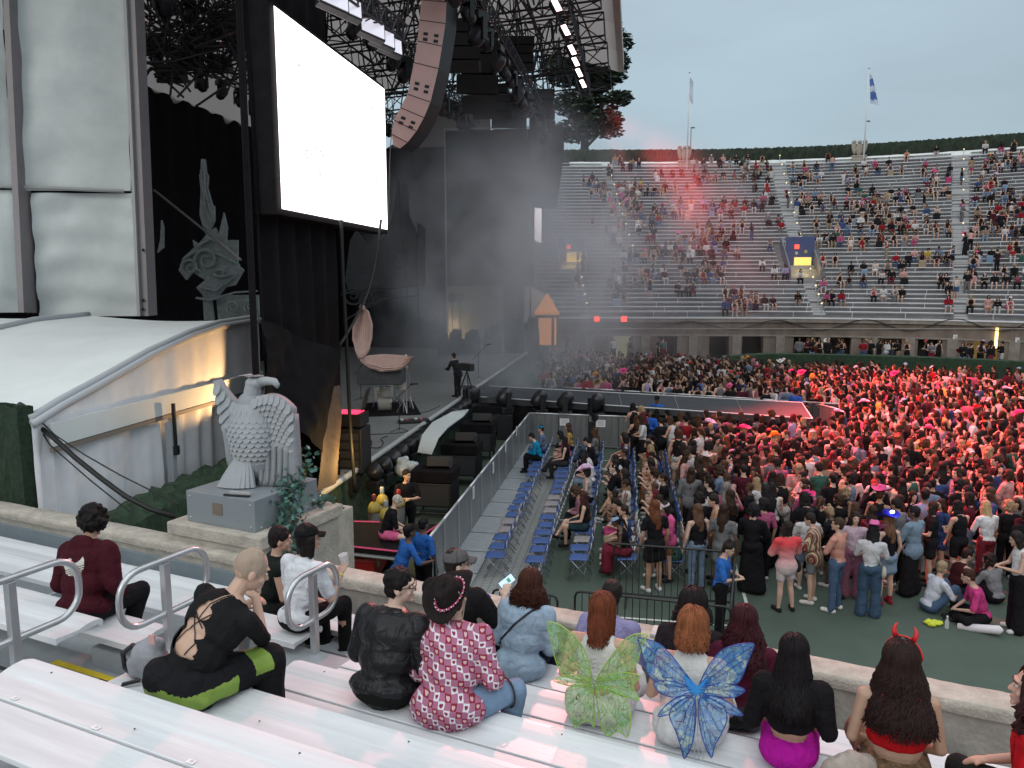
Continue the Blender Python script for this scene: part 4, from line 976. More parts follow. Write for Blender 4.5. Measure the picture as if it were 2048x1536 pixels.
# ============================================================ people
SKIN = mat('skin', (.45, .28, .20), .55, 0, .06, 9, .06, 80, obj=True)
HAIR = mat('hair', (.03, .02, .015), .55, 0, .45, 40, .5, 120, obj=True, stretch=(1, 1, .10), spec=.18)
CLO = mat('cloth', (.1, .1, .1), .9, 0, .12, 14, .25, 60, obj=True, spec=.12, fold=7)
CLOS = mat('shiny_cloth', (.02, .02, .02), .46, 0, .15, 9, .5, 14, obj=True, spec=.3, fold=6)
DG = None
def rmesh(mb, voxel, smooth=4, noise=None, dec=None, name='m'):
    """voxel-remesh overlapping primitives into one continuous surface"""
    me = bpy.data.meshes.new(name); me.from_pydata(mb.v, [], mb.f)
    bm = bmesh.new(); bm.from_mesh(me); bmesh.ops.recalc_face_normals(bm, faces=bm.faces); bm.to_mesh(me); bm.free()
    o = bpy.data.objects.new('tmp', me); COL.objects.link(o)
    m = o.modifiers.new('r', 'REMESH'); m.mode = 'VOXEL'; m.voxel_size = voxel; m.adaptivity = 0
    if smooth: s = o.modifiers.new('s', 'SMOOTH'); s.iterations = smooth; s.factor = .5
    if dec: d = o.modifiers.new('d', 'DECIMATE'); d.ratio = dec
    dg = bpy.context.evaluated_depsgraph_get(); dg.update()
    out = bpy.data.meshes.new_from_object(o.evaluated_get(dg)); out.name = name
    bpy.data.objects.remove(o, do_unlink=True); bpy.data.meshes.remove(me)
    if noise:
        amp, sc = noise; n = len(out.vertices); co = np.empty(n*3, np.float32); no = np.empty(n*3, np.float32)
        out.vertices.foreach_get('co', co); out.vertices.foreach_get('normal', no); co = co.reshape(-1, 3); no = no.reshape(-1, 3)
        d = np.array([mnoise.noise(Vector((c[0]*sc, c[1]*sc, c[2]*sc*.55)))+.5*mnoise.noise(Vector((c[0]*sc*2.3, c[1]*sc*2.3, c[2]*sc*1.2+5))) for c in co], np.float32)
        co += no*(d*amp)[:, None]; out.vertices.foreach_set('co', co.ravel()); out.update()
    out.polygons.foreach_set('use_smooth', [True]*len(out.polygons))
    return out
def cap(b, p0, p1, r0, r1=None, n=10):
    """round-ended tapered limb"""
    r1 = r0 if r1 is None else r1; p0 = Vector(p0); p1 = Vector(p1); d = (p1-p0); L = d.length
    if L < 1e-5: b.ell(p0, (r0, r0, r0)); return
    d.normalize(); pts = []; rr = []
    for k in (85, 60, 30): a = rad(k); pts.append(p0-d*r0*math.sin(a)); rr.append(r0*math.cos(a))
    for k in range(5): pts.append(lerp(p0, p1, k/4)); rr.append(lerp(r0, r1, k/4))
    for k in (30, 60, 85): a = rad(k); pts.append(p1+d*r1*math.sin(a)); rr.append(r1*math.cos(a))
    b.tube(pts, 0, n, radii=rr)
def basis(z, yhint):
    z = Vector(z).normalized(); y = (Vector(yhint)-z*z.dot(Vector(yhint))).normalized(); x = y.cross(z); return Matrix((x, y, z)).transposed()
class Pose:
    """joint positions in the person's own space: +Y is forward, X to the right, z = 0 at the ground or seat"""
    def __init__(s, kind='stand', lean=0, side=0, head=(0, 0, 0), scale=1, arms=None, legs=None, girth=1, sh=.19, twist=0):
        k = scale; s.k = k; s.kind = kind; s.g = girth
        pz = {'stand': .93, 'sit': .10, 'floor': .11}[kind]
        s.pel = Vector((0, 0, pz))*k
        up = Matrix.Rotation(side, 3, 'Y') @ Matrix.Rotation(-lean, 3, 'X') @ Vector((0, 0, 1)); s.up = up
        s.mid = s.pel+up*.20*k
        up2 = Matrix.Rotation(side*1.1, 3, 'Y') @ Matrix.Rotation(-lean*1.35, 3, 'X') @ Vector((0, 0, 1)); s.up2 = up2
        s.chest = s.mid+up2*.17*k; s.neck = s.chest+up2*.13*k
        rt = Matrix.Rotation(twist, 3, 'Z') @ Vector((1, 0, 0)); rt = (rt-up2*rt.dot(up2)).normalized(); s.rt = rt
        s.fw = up2.cross(rt)
        hy, hp, hr = head                      # yaw, pitch (down +), roll
        HM = Matrix.Rotation(hy, 3, 'Z') @ Matrix.Rotation(-hp, 3, 'X') @ Matrix.Rotation(hr, 3, 'Y'); s.HM = HM
        s.nb = s.neck+up2*.04*k; s.hc = s.nb+(HM @ Vector((0, .03, .155)))*k*.95+up2*.01
        s.shl = {q: s.neck+rt*(q*sh*k)-up2*.045*k for q in (-1, 1)}
        s.hip = {q: s.pel+Vector((q*.095*k, 0, 0)) for q in (-1, 1)}
        arms = arms or {}; legs = legs or {}
        s.elb = {}; s.hand = {}; s.knee = {}; s.ank = {}
        for q in (-1, 1):
            a = arms.get(q) or arms.get(0)
            if a is None:
                e, h = (Vector((q*.27, -.02, pz+.17)), Vector((q*.27, .08, pz-.08))) if kind == 'stand' else (Vector((q*.26, .05, pz+.17)), Vector((q*.12, .33, pz+.10)))
            else:
                e, h = Vector(a[0]), Vector(a[1])
                if a is arms.get(0): e.x *= q; h.x *= q
            # keep limb lengths human
            sh_ = s.shl[q]; e = e*k; h = h*k; d = (e-sh_); e = sh_+d.normalized()*.285*k; d = h-e; h = e+d.normalized()*.255*k
            s.elb[q] = e; s.hand[q] = h
            l = legs.get(q) or legs.get(0)
            if l is None:
                if kind == 'stand': l = ((.11, .02, .50), (.12, 0, .07))
                elif kind == 'sit': l = ((.14, .42, .11), (.14, .40, -.33))
                else: l = ((.36, .30, .10), (.06, .34, .06))
            kn, an = Vector(l[0]), Vector(l[1])
            if l is not legs.get(q): kn.x *= q; an.x *= q
            s.knee[q] = kn*k; s.ank[q] = an*k
    def body(s, fingers=False, face=True, vox=.012, fore=1, hold={}):
        b = MB(); k = s.k; g = s.g
        T = basis(s.up, s.fw); T2 = basis(s.up2, s.fw)
        b.ell(s.pel+Vector((0, -.01, 0))*k, (.165*k*g, .12*k*g, .12*k), T); b.ell(s.mid, (.135*k*g, .10*k*g, .17*k), T)
        b.ell(s.chest, (.16*k*g, .108*k*g, .19*k), T2); cap(b, s.shl[-1], s.shl[1], .052*k)
        cap(b, s.neck-s.up2*.03*k, s.nb+(s.HM @ Vector((0, .01, .08)))*k, .058*k, .05*k)
        HM = s.HM; c = s.hc
        b.ell(c+HM @ Vector((0, -.01, .02))*k, (.076*k, .096*k, .10*k), HM, 16, 12)
        b.ell(c+HM @ Vector((0, .025, -.045))*k, (.055*k, .068*k, .072*k), HM, 14, 10)
        if face:
            cap(b, c+HM @ Vector((0, .088, .012))*k, c+HM @ Vector((0, .108, -.022))*k, .009*k, .014*k)
            b.ell(c+HM @ Vector((0, .088, -.098))*k, (.022*k, .018*k, .016*k), HM)
            b.ell(c+HM @ Vector((0, .092, -.060))*k, (.021*k, .010*k, .007*k), HM); b.ell(c+HM @ Vector((0, .088, -.071))*k, (.018*k, .011*k, .007*k), HM)
            b.ell(c+HM @ Vector((0, .080, .038))*k, (.052*k, .016*k, .010*k), HM)
            for q in (-1, 1):
                b.ell(c+HM @ Vector((q*.076, -.008, -.018))*k, (.010*k, .020*k, .032*k), HM)
                b.ell(c+HM @ Vector((q*.036, .070, -.030))*k, (.020*k, .016*k, .018*k), HM)
        for q in (-1, 1):
            cap(b, s.shl[q], s.elb[q], .046*k*g**.5, .036*k); cap(b, s.elb[q], s.hand[q], .038*k, .026*k)
            s.handmesh(b, q, fingers)
            cap(b, s.hip[q], s.knee[q], .088*k*g**.7, .056*k); 
            m_ = lerp(s.knee[q], s.ank[q], .35)+Vector((0, -.012, 0))*k
            cap(b, s.knee[q], m_, .054*k, .056*k); cap(b, m_, s.ank[q], .055*k, .034*k)
            s.foot(b, q, .034)
        return rmesh(b, vox, 2)
    def footdir(s, q):
        sh = (s.ank[q]-s.knee[q]).normalized(); f = Vector((q*.25, 1, 0)); f = (f-sh*f.dot(sh)*.9).normalized()
        if s.kind != 'floor': f = Vector((f.x, f.y, min(0, f.z)*.3)).normalized()
        return f
    def foot(s, b, q, r, grow=0):
        k = s.k; f = s.footdir(q); a = s.ank[q]+Vector((0, 0, -.03))*k
        cap(b, a-f*.04*k, a+f*.15*k, (r+.004+grow)*k, (r-.004+grow)*k)
    def handmesh(s, b, q, fingers):
        k = s.k; f = (s.hand[q]-s.elb[q]).normalized(); h = s.hand[q]
        side = f.cross(Vector((0, 0, 1)))
        side = side.normalized() if side.length > .1 else Vector((1, 0, 0)); nrm = side.cross(f)*1
        M = Matrix((side, f, nrm)).transposed()
        if not fingers:
            b.ell(h+f*.05*k, (.036*k, .06*k, .020*k), M); cap(b, h+f*.09*k, h+f*.13*k-nrm*.015*k, .020*k, .014*k); cap(b, h+f*.02*k, h+f*.075*k-side*q*.045*k, .014*k, .011*k); return
        b.ell(h+f*.045*k, (.040*k, .052*k, .017*k), M)
        for i, (o, L) in enumerate(((-.030, .070), (-.010, .082), (.010, .076), (.029, .060))):
            p = h+f*.085*k+side*(o*k); c1 = p+(f*.9-nrm*.35)*L*.45*k; c2 = c1+(f*.45-nrm*.85)*L*.35*k; c3 = c2+(f*.0-nrm*.9)*L*.28*k
            cap(b, p, c1, .0098*k, .009*k, 7); cap(b, c1, c2, .009*k, .008*k, 7); cap(b, c2, c3, .008*k, .007*k, 7)
        t = h+f*.02*k-side*(q*-.0+.034*(-q))*k
        cap(b, h+f*.015*k+side*q*(-.03)*k, h+f*.05*k+side*q*(-.058)*k-nrm*.015*k, .014*k, .010*k, 7); cap(b, h+f*.05*k+side*q*(-.058)*k-nrm*.015*k, h+f*.08*k+side*q*(-.052)*k-nrm*.03*k, .010*k, .008*k, 7)
    def top(s, sleeve=.5, ease=.012, length=0, vox=.014, noise=(.008, 9), low=False, flare=0, hood=False, crop=0):
        b = MB(); k = s.k; g = s.g; e = ease; T = basis(s.up, s.fw); T2 = basis(s.up2, s.fw)
        if not crop:
            b.ell(s.pel+Vector((0, -.01, .02-length*.5))*k, ((.172+e+flare)*k*g, (.128+e+flare)*k*g, (.10+length)*k), T)
        b.ell(s.mid+s.up*(.03*crop)*k, ((.145+e)*k*g, (.110+e)*k*g, (.16-.05*crop)*k), T); b.ell(s.chest, ((.166+e)*k*g, (.114+e)*k*g, (.185)*k), T2)
        if not crop: cap(b, s.pel, s.chest, (.11+e)*k*g)
        if sleeve > 0 or not low: cap(b, s.shl[-1], s.shl[1], (.054+e)*k)
        if hood:
            b.ell(s.neck-s.fw*.085*k+s.up2*.0, (.13*k, .07*k, .09*k), T2); cap(b, s.neck+s.rt*-.07*k, s.neck+s.rt*.07*k, .055*k)
        if sleeve > 0:
            for q in (-1, 1):
                t = min(1, sleeve/.5); cap(b, s.shl[q], lerp(s.shl[q], s.elb[q], t*.93), (.051+e)*k*g**.5, (.041+e*1.25)*k)
                if sleeve > .5: t = (sleeve-.5)/.5; cap(b, s.elb[q], lerp(s.elb[q], s.hand[q], t), (.046+e*1.2)*k, (.034+e)*k)
        return rmesh(b, vox, 2, noise)
    def bottom(s, length=1.0, ease=.012, vox=.016, noise=(.008, 8), skirt=0, flare=0):
        """length 0-1 down the leg (.5 = knee)"""
        b = MB(); k = s.k; g = s.g; e = ease; T = basis(s.up, s.fw)
        b.ell(s.pel+Vector((0, -.01, .0))*k, ((.172+e)*k*g, (.130+e)*k*g, .125*k), T)
        pts = {}
        for q in (-1, 1):
            t = min(1, length/.5); e1 = lerp(s.hip[q], s.knee[q], t*.97); r1 = lerp(.090, .060, t)
            cap(b, s.hip[q], e1, (.092+e)*k*g**.7, (r1+e+flare*.3)*k)
            if length > .5: t2 = (length-.5)/.5; e2 = lerp(s.knee[q], s.ank[q], t2); cap(b, s.knee[q], e2, (.060+e)*k, (.046+e*1.4+flare)*k); e1 = e2
            pts[q] = e1
        if skirt:
            for t in np.linspace(.15, 1, 6 if length < .6 else 22):
                if length <= .5: a, c = lerp(s.hip[-1], pts[-1], t), lerp(s.hip[1], pts[1], t)
                else:
                    a, c = (lerp(s.hip[-1], s.knee[-1], t*2), lerp(s.hip[1], s.knee[1], t*2)) if t < .5 else (lerp(s.knee[-1], pts[-1], t*2-1), lerp(s.knee[1], pts[1], t*2-1))
                cap(b, a, c, (.088+skirt*t)*k)
        return rmesh(b, vox, 2, noise)
    def shoes(s, vox=.012, h=0):
        b = MB()
        for q in (-1, 1):
            s.foot(b, q, .036, .008)
            if h: cap(b, s.ank[q], lerp(s.ank[q], s.knee[q], h), .048*s.k, .056*s.k)
        return rmesh(b, vox, 2)
    def hair(s, kind='short', vox=.012, noise=(.008, 22), length=.35, vol=1):
        b = MB(); k = s.k; c = s.hc; HM = s.HM; V = lambda x, y, z: c+HM @ Vector((x, y, z))*k
        r = Vector((.086, .100, .096))*vol
        b.ell(V(0, -.022, .040), (r.x*k, r.y*k, r.z*k), HM, 16, 12); b.ell(V(0, -.050, -.01), (.076*k*vol, .062*k*vol, .088*k), HM)
        if kind == 'buzz':
            b = MB(); b.ell(V(0, -.016, .026), (.0805*k, .098*k, .100*k), HM, 16, 12)
        if kind == 'long':
            dn = Vector((0, -.12, -1)).normalized(); sh = V(0, -.085, .0)
            for x, y in ((-.06, .0), (-.03, -.02), (0, -.03), (.03, -.02), (.06, .0), (-.075, .045), (.075, .045)):
                a = V(x, -.03+y, -.03); L = length*(.8 if abs(x) > .07 else 1)
                m_ = a+dn*L*.5*k-s.fw*.045*k; cap(b, a, m_, .040*k*vol, .042*k*vol); cap(b, m_, m_+Vector((x*.3, -.05, -1)).normalized()*L*.55*k-s.fw*.01, .042*k*vol, .024*k)
        if kind == 'bob':
            for x in (-.07, -.035, 0, .035, .07): cap(b, V(x, -.03 if abs(x) < .05 else .0, 0), V(x*1.15, -.05 if abs(x) < .05 else 0, -.13), .042*k, .036*k)
        if kind == 'curly':
            rr = random.Random(int(length*1000))
            for _ in range(70):
                d = Vector((rr.gauss(0, 1), rr.gauss(0, 1)-.5, rr.gauss(0, 1)+.1)).normalized()
                if d.y > .45 and d.z < .55: continue
                b.ell(V(d.x*.095, d.y*.105-.02, d.z*.11+.02), (.030*k,)*3, None, 7, 5)
            for _ in range(int(length*220)):
                x = rr.uniform(-.11, .11); z = -rr.random()*length; b.ell(V(x*(1+.3*rr.random()), -.05-rr.random()*.06+(.04 if abs(x) > .08 else 0), z), (.032*k,)*3, None, 7, 5)
        if kind == 'bun': b.ell(V(0, -.04, .155), (.042*k, .042*k, .038*k), HM)
        if kind == 'pony': cap(b, V(0, -.12, .05), V(0, -.17, -.05), .03*k, .035*k); cap(b, V(0, -.17, -.05), V(0, -.16, -.25), .035*k, .015*k)
        return rmesh(b, vox, 2, noise)
def eyes_parts(p, root, k=None, glasses=False, beard=None, brow=(.03, .02, .015)):
    k = p.k; c = p.hc; HM = p.HM; V = lambda x, y, z: c+HM @ Vector((x, y, z))*k
    for q in (-1, 1):
        b = MB(); b.ell(V(q*.031, .082, .012), (.0125*k, .009*k, .0065*k), HM, 10, 8); b.build('eye', mat('eye_white', (.6, .58, .55), .3), root, smooth=True)
        b = MB(); b.ell(V(q*.031, .0905, .012), (.0055*k, .003*k, .0055*k), HM, 8, 6); b.build('iris', mat('eye_dark', (.015, .01, .008), .2), root, smooth=True)
        b = MB(); cap(b, V(q*.016, .0975, .036), V(q*.048, .084, .036), .0042*k); b.build('eyebrow', mat('brow', brow, .8), root, smooth=True)
    b = MB(); b.ell(V(0, .1005, -.0655), (.020*k, .004*k, .005*k), HM, 10, 6); b.build('lips', mat('lip', (.36, .13, .11), .5), root, smooth=True)
    if glasses:
        g = empty('glasses'); g.parent = root; b = MB()
        for q in (-1, 1): b.tube([V(q*.034+.024*math.cos(a)*1.05, .108, .010+.020*math.sin(a)) for a in np.linspace(0, 6.1, 14)], .0026*k, 6, closed=True)
        b.bar(V(-.010, .112, .014), V(.010, .112, .014), .0025*k, 6)
        for q in (-1, 1): b.bar(V(q*.058, .108, .016), V(q*.080, -.0, .010), .0028*k, 6)
        b.build('frame', BLACK, g)
def mkobj(name, me, m, parent=None, color=None, label=None):
    if not me.materials: me.materials.append(m)
    o = bpy.data.objects.new(name, me); COL.objects.link(o); o.parent = parent
    if color: o.color = (*color, 1)
    if label: o['label'] = label
    return o
def locks(p, root, color, n=220, length=.42, r=.0065, wave=.012, wl=.09, spread=1.0, seed=1, mode='back', name='hair', curl=0, top=True, back=0.02, taper=.35, voln=1.0):
    """hair as many tapering strands from the crown over the skull and down the back"""
    rr = random.Random(seed); k = p.k; c = p.hc; HM = p.HM; b = MB()
    b.ell(c+HM @ Vector((0, -.018, .022))*k, (.083*k, .100*k, .104*k), HM, 18, 12)
    for i in range(n):
        th = rr.uniform(-1, 1)*(2.25 if mode == 'back' else 2.6)      # angle around the head, 0 = straight back
        st = rr.uniform(.0, 1.0)
        pts = []; R_ = Vector((.090, .106, .110))*k*(1+rr.uniform(-.02, .07))*voln
        ph0 = rr.uniform(.05, .5)+st*.7; ph1 = 1.75
        m1 = 6
        for j in range(m1+1):
            ph = lerp(ph0, ph1, j/m1); d = Vector((math.sin(th)*math.sin(ph)*R_.x, -math.cos(th)*math.sin(ph)*R_.y, math.cos(ph)*R_.z))
            pts.append(c+HM @ (d+Vector((0, -.012, .016))*k))
        L = length*k*rr.uniform(.75, 1.05)*(1 if abs(th) < 1.7 else .92); e = pts[-1].copy(); d = Vector((math.sin(th)*.35*spread, -.25*math.cos(th)-.1, -1)).normalized(); m2 = 12
        a1 = rr.uniform(0, 6.28); w = wave*rr.uniform(.5, 1.5)
        # shoulders / back push hair backwards
        for j in range(1, m2+1):
            t = j/m2; q = e+d*(L*t); dz = c.z-q.z
            if dz > .20*k:
                push = min(.10, (dz-.20*k)*.9)*k*(1 if spread else 1); q = q-p.fw*(push*.55+back)
                q.x = lerp(q.x, c.x+(q.x-c.x)*.9, .5)
            s1 = math.sin(a1+t*L/wl*6.28); c1 = math.cos(a1+t*L/wl*6.28)
            q = q+Vector((s1, (c1 if curl else s1*.3), 0))*w*min(1, t*3)
            pts.append(q)
        nP = len(pts); r0 = r*rr.uniform(.7, 1.4)*k
        b.tube(pts, 0, 5, radii=[r0*(.8 if j < 2 else 1)*(1-(1-taper)*max(0, (j-nP*.55)/(nP*.45))) for j in range(nP)])
    o = b.build(name, HAIR, root, smooth=True); o.color = (*color, 1); return o
def cowboy(root, c, HM, k, color, brim=.19, tilt=0, m=None, fur=False, name='cowboy_hat'):
    b = MB(); V = lambda x, y, z: Vector(c)+HM @ Vector((x, y, z))*k
    def brimf(u, v):
        a = u*6.2832; r_ = lerp(.088, brim, v); up = .055*v*v*abs(math.cos(a))**2*1.3
        j = .006*math.sin(a*37)*v if fur else 0
        return V(math.cos(a)*(r_+j)*.95, math.sin(a)*(r_+j)*1.08, .085+up-.012*v*abs(math.sin(a)))
    b.grid(brimf, 40, 5)
    def crown(u, v):
        a = u*6.2832; r_ = lerp(.094, .070, v); z = .085+.125*v
        if v > .8: r_ *= (1-v)/.2*.98+.02; z = .21-.02*(1-(1-v)/.2)-.018*math.exp(-(r_*math.cos(a)*28)**2)
        return V(math.cos(a)*r_, math.sin(a)*r_*1.15, z)
    b.grid(crown, 28, 14)
    o = b.build(name, m or CLO, root, smooth=True); o.color = (*color, 1); s = o.modifiers.new('s', 'SOLIDIFY'); s.thickness = .005*k; return o
def capf(root, c, HM, k, color, m=None, name='cap', r=1.0):
    b = MB(); V = lambda x, y, z: Vector(c)+HM @ Vector((x, y, z))*k
    b.grid(lambda u, v: V(math.cos(u*6.2832)*math.cos(v*1.5708)*.092*r, -.015+math.sin(u*6.2832)*math.cos(v*1.5708)*.108*r, .040+.088*math.sin(v*1.5708)*r), 28, 10)
    b.grid(lambda u, v: V((u-.5)*2*.075*(1-.25*v*v), .075+.085*v*(1-.35*(2*u-1)**2), .052-.016*v-.03*(2*u-1)**2), 10, 6)
    o = b.build(name, m or CLO, root, smooth=True); o.color = (*color, 1); s = o.modifiers.new('s', 'SOLIDIFY'); s.thickness = .004*k; return o
# ============================================================ the people on the near stand
from mathutils.bvhtree import BVHTree
def projx(v):
    d = v.y*cp-(v.z-H)*sp; u = v.y*sp+(v.z-H)*cp; return 1024+F*v.x/d, 768-F*u/d
HLOG = []
def hero(pose, hx, hy, n, z, yaw, skin, label, fingers=False, vox=.010, face=True, name='person'):
    """hx: pixel column of the head; n,z: row the person sits on"""
    M = Matrix.Rotation(yaw, 3, 'Z'); lo, hi = -14.0, 9.0
    top = pose.hc+pose.HM @ Vector((0, -.01, .12))*pose.k
    for _ in range(40):
        t = (lo+hi)/2; q = RN(t, n, z)+M @ top
        if projx(q)[0] < hx: lo = t
        else: hi = t
    q = RN(lo, n, z); HLOG.append((label[:30], hy, round(projx(q+M @ top)[1])))
    o = mkobj(name, pose.body(fingers, face, vox), SKIN, None, skin); o.location = q; o.rotation_euler = (0, 0, yaw); o.color = (*skin, 1)
    return tag(o, label, 'person')
def bvh(o): return BVHTree.FromPolygons([v.co[:] for v in o.data.vertices], [p.vertices[:] for p in o.data.polygons])
def loc_of(root, w): return (Matrix.Rotation(-root.rotation_euler.z, 3, 'Z') @ (Vector(w)-Vector(root.location)))
S_L = (.52, .33, .25); S_M = (.40, .24, .165); S_D = (.12, .06, .04); S_P = (.58, .41, .33)
CR = 20     # cloth cuff
def dress(h, p, top=None, bot=None, shoes=(.02, .02, .02)):
    if top:
        T = mkobj(top.get('name', 'top'), p.top(**{k: v for k, v in top.items() if k not in ('col', 'm', 'name')}), top.get('m', CLO), h, top['col'])
    else: T = None
    B = None
    if bot: B = mkobj(bot.get('name', 'trousers'), p.bottom(**{k: v for k, v in bot.items() if k not in ('col', 'm', 'name')}), bot.get('m', CLO), h, bot['col'])
    if shoes: mkobj('shoes', p.shoes(), CLO, h, shoes)
    return T, B
def head_of(h, p): return p.hc
# 1 maroon hoodie ---------------------------------------------------------
p = Pose('sit', lean=.22, side=-.12, scale=.96, girth=1.24, head=(.25, .35, 0), arms={0: ((.33, .02, .16), (.12, .28, .12))}, legs={0: ((.17, .42, .10), (.10, .30, -.33))}, sh=.20)
h1 = hero(p, 190, 1050, 3.86, 3.42, YAW_N+.10, S_M, 'person in maroon hoodie with white winged emblem, sitting left of the looped handrails')
T, B = dress(h1, p, dict(col=(.050, .008, .014), sleeve=1, ease=.028, hood=True, vox=.012, noise=(.014, 9), length=.02, name='hoodie'), dict(col=(.012, .012, .014), length=1.0, ease=.02))
mkobj('hair', p.hair('curly', .0065, (.010, 34), .03), HAIR, h1, (.009, .007, .007))
bv = bvh(T); e = MB(); back = -p.fw; c0 = p.chest+p.rt*.02-p.up2*.06
def inpoly(x, y, P):
    r = False; j = len(P)-1
    for i in range(len(P)):
        if (P[i][1] > y) != (P[j][1] > y) and x < (P[j][0]-P[i][0])*(y-P[i][1])/(P[j][1]-P[i][1])+P[i][0]: r = not r
        j = i
    return r
EMB = [(-1, .42), (-.86, .30), (-.55, .28), (-.42, .32), (-.38, .55), (-.42, .78), (-.22, .88), (-.02, .80), (.0, .52), (.18, .45), (.45, .55), (.66, .72), (.84, .98), (.98, .70), (.98, .35), (.86, .02), (.62, -.25), (.38, -.42), (.05, -.5), (-.3, -.46), (-.6, -.28), (-.8, -.02)]
def emb_in(x, y):
    if not inpoly(x, y, EMB): return False
    for o_ in (0, -.16, -.32):
        if abs(y-(.06+.28*x+o_)) < .028 and x > -.75-o_: return False
    if y < -.22+.28*x-.06 and abs(abs(x-.02)-(y+.52)*.55) < .03: return False
    if (x+.16)**2+(y-.62)**2 < .006: return False
    return True
st = .0036; s_ = .100
vi = {}
for iy in range(-30, 62):
    for ix in range(-36, 36):
        x, y = (ix+.5)*st/s_, (iy+.5)*st/s_
        if not emb_in(x, y): continue
        q = []
        for dx, dy in ((0, 0), (1, 0), (1, 1), (0, 1)):
            P_ = c0+p.rt*((ix+dx)*st)+p.up2*((iy+dy)*st)+back*.5; r_ = bv.ray_cast(P_, p.fw)
            if r_[0] is None: break
            q.append(r_[0]+back*.002)
        if len(q) == 4: e.add(q, [(0, 1, 2, 3)])
e.build('emblem', mat('emblem_cream', (.55, .56, .50), .8), T)
# 2 bald person in cut-out top -------------------------------------------------
p = Pose('sit', lean=.46, side=.26, scale=1.08, girth=1.22, head=(-.55, .50, 0), sh=.20, arms={1: ((.20, .42, .22), (.05, .52, .44)), -1: ((-.24, .34, .20), (-.02, .55, .36))}, legs={1: ((.24, .43, .10), (.24, .36, -.33)), -1: ((-.20, .44, .10), (-.16, .42, -.33))})
h2 = hero(p, 518, 1100, 3.12, 3.57, YAW_N-.02, (.52, .34, .25), 'person with shaved head and black cut-out top, bent over a phone on the bench', fingers=True, vox=.0075)
T = mkobj('top', p.top(.55, .006, vox=.0065, noise=(.004, 10)), CLO, h2, (.012, .012, .013))
B = mkobj('trousers', p.bottom(1.0, .030, vox=.012, noise=(.016, 7), flare=.02), CLO, h2, (.012, .012, .014))
B.data.materials.append(mat('lime_panel', (.20, .31, .045), .6, 0, .15, 9, .3, 12))
for f in B.data.polygons:
    c = f.center; w = .02*math.sin(c.x*22)
    if (.045 < c.z-w < .15 and c.y < .16) or (c.x > .17 and c.z > .09 and .28 < c.y < .40) or (c.y > .40 and c.z < .02 and abs(c.x-.24) < .05 and c.x > .22): f.material_index = 1
# ovals cut through the back of the top
bm = bmesh.new(); bm.from_mesh(T.data); dl = []
cuts = [(0, -.19, .105, .062), (-.006, -.085, .100, .056), (.0, .02, .068, .045), (-.005, .075, .032, .020), (.05, -.175, .055, .018), (-.085, -.15, .03, .03), (.05, -.225, .06, .014)]
def bk(c): d = c-p.chest; return d.dot(p.rt), d.dot(p.up2), d.dot(p.fw)
for f in bm.faces:
    x, y, z = bk(f.calc_center_median())
    if z < .02:
        if any(((x-a)/r1)**2+((y-b_)/r2)**2 < 1 for a, b_, r1, r2 in cuts): dl.append(f)
        elif .08 < y < .19 and abs(x-(y-.08)*.45) < .008+.012*(1-(y-.08)/.11): dl.append(f)
bmesh.ops.delete(bm, geom=dl, context='FACES'); bm.to_mesh(T.data); bm.free()
bvb = bvh(h2)
def onback(x, y, off=.006):
    P_ = p.chest+p.rt*x+p.up2*y-p.fw*.6; r_ = bvb.ray_cast(P_, p.fw); return (r_[0] if r_[0] is not None else p.chest)-p.fw*off
for a, c in (((.0, .075), (-.005, -.03)), ((.07, .05), (-.06, -.12)), ((-.05, -.03), (.06, -.15)), ((-.06, -.12), (-.085, -.2)), ((.06, -.15), (.03, -.235)), ((.0, .075), (.05, .18)), ((-.06, .0), (.05, -.06))):
    b = MB(); b.tube([onback(lerp(a[0], c[0], i/8), lerp(a[1], c[1], i/8)) for i in range(9)], .0035, 5); b.build('lace', BLACK, T)
mkobj('hair', p.hair('buzz', .009), mat('stubble', (.2, .15, .12), .8, obj=True), h2, (.33, .25, .19))
mkobj('shoes', p.shoes(), CLO, h2, (.02, .02, .02)); eyes_parts(p, h2)
ph = MB(); hp__ = p.hand[1]+Vector((-.01, .05, .07)); ph.box((0, 0, 0), (.075, .010, .15)); o = ph.build('mobile_phone', [mat('phone_case', (.5, .52, .5), .3)], bevel=.004)
w_ = Vector(h2.location)+Matrix.Rotation(h2.rotation_euler.z, 3, 'Z') @ hp__; o.location = w_; o.rotation_euler = (rad(-25), rad(8), h2.rotation_euler.z-.5)
b = MB()
for k in range(4): b.box((0, -.0062, -.045+.03*k), (.064, .002, .014))
b.build('sticker_stripe', mat('phone_stripe', (.55, .5, .22), .4), o); tag(o, 'phone with striped case held by the person with the shaved head', 'phone')
# 3 green vest -----------------------------------------------------------------
p = Pose('sit', lean=.10, side=0, scale=.97, head=(-.15, .15, 0), arms={0: ((.25, .12, .14), (.08, .36, .14))})
h3 = hero(p, 562, 1070, 5.35, 2.90, YAW_N-.75, (.48, .30, .22), 'person with short black hair and green collared black vest, seen in profile', vox=.009)
dress(h3, p, dict(col=(.012, .016, .014), sleeve=0, ease=.016, vox=.011), dict(col=(.012, .012, .012)))
b = MB(); b.tube([p.neck+p.rt*(.075*math.cos(a))+p.fw*(.07*math.sin(a))+p.up2*(.0+.012*math.sin(a)) for a in np.linspace(0, 6.1, 18)], .02, 8, closed=True); o = b.build('collar', CLO, h3, smooth=True); o.color = (.02, .07, .045, 1)
mkobj('hair', p.hair('short', .009, (.008, 30), vol=1.05), HAIR, h3, (.012, .008, .008)); eyes_parts(p, h3)
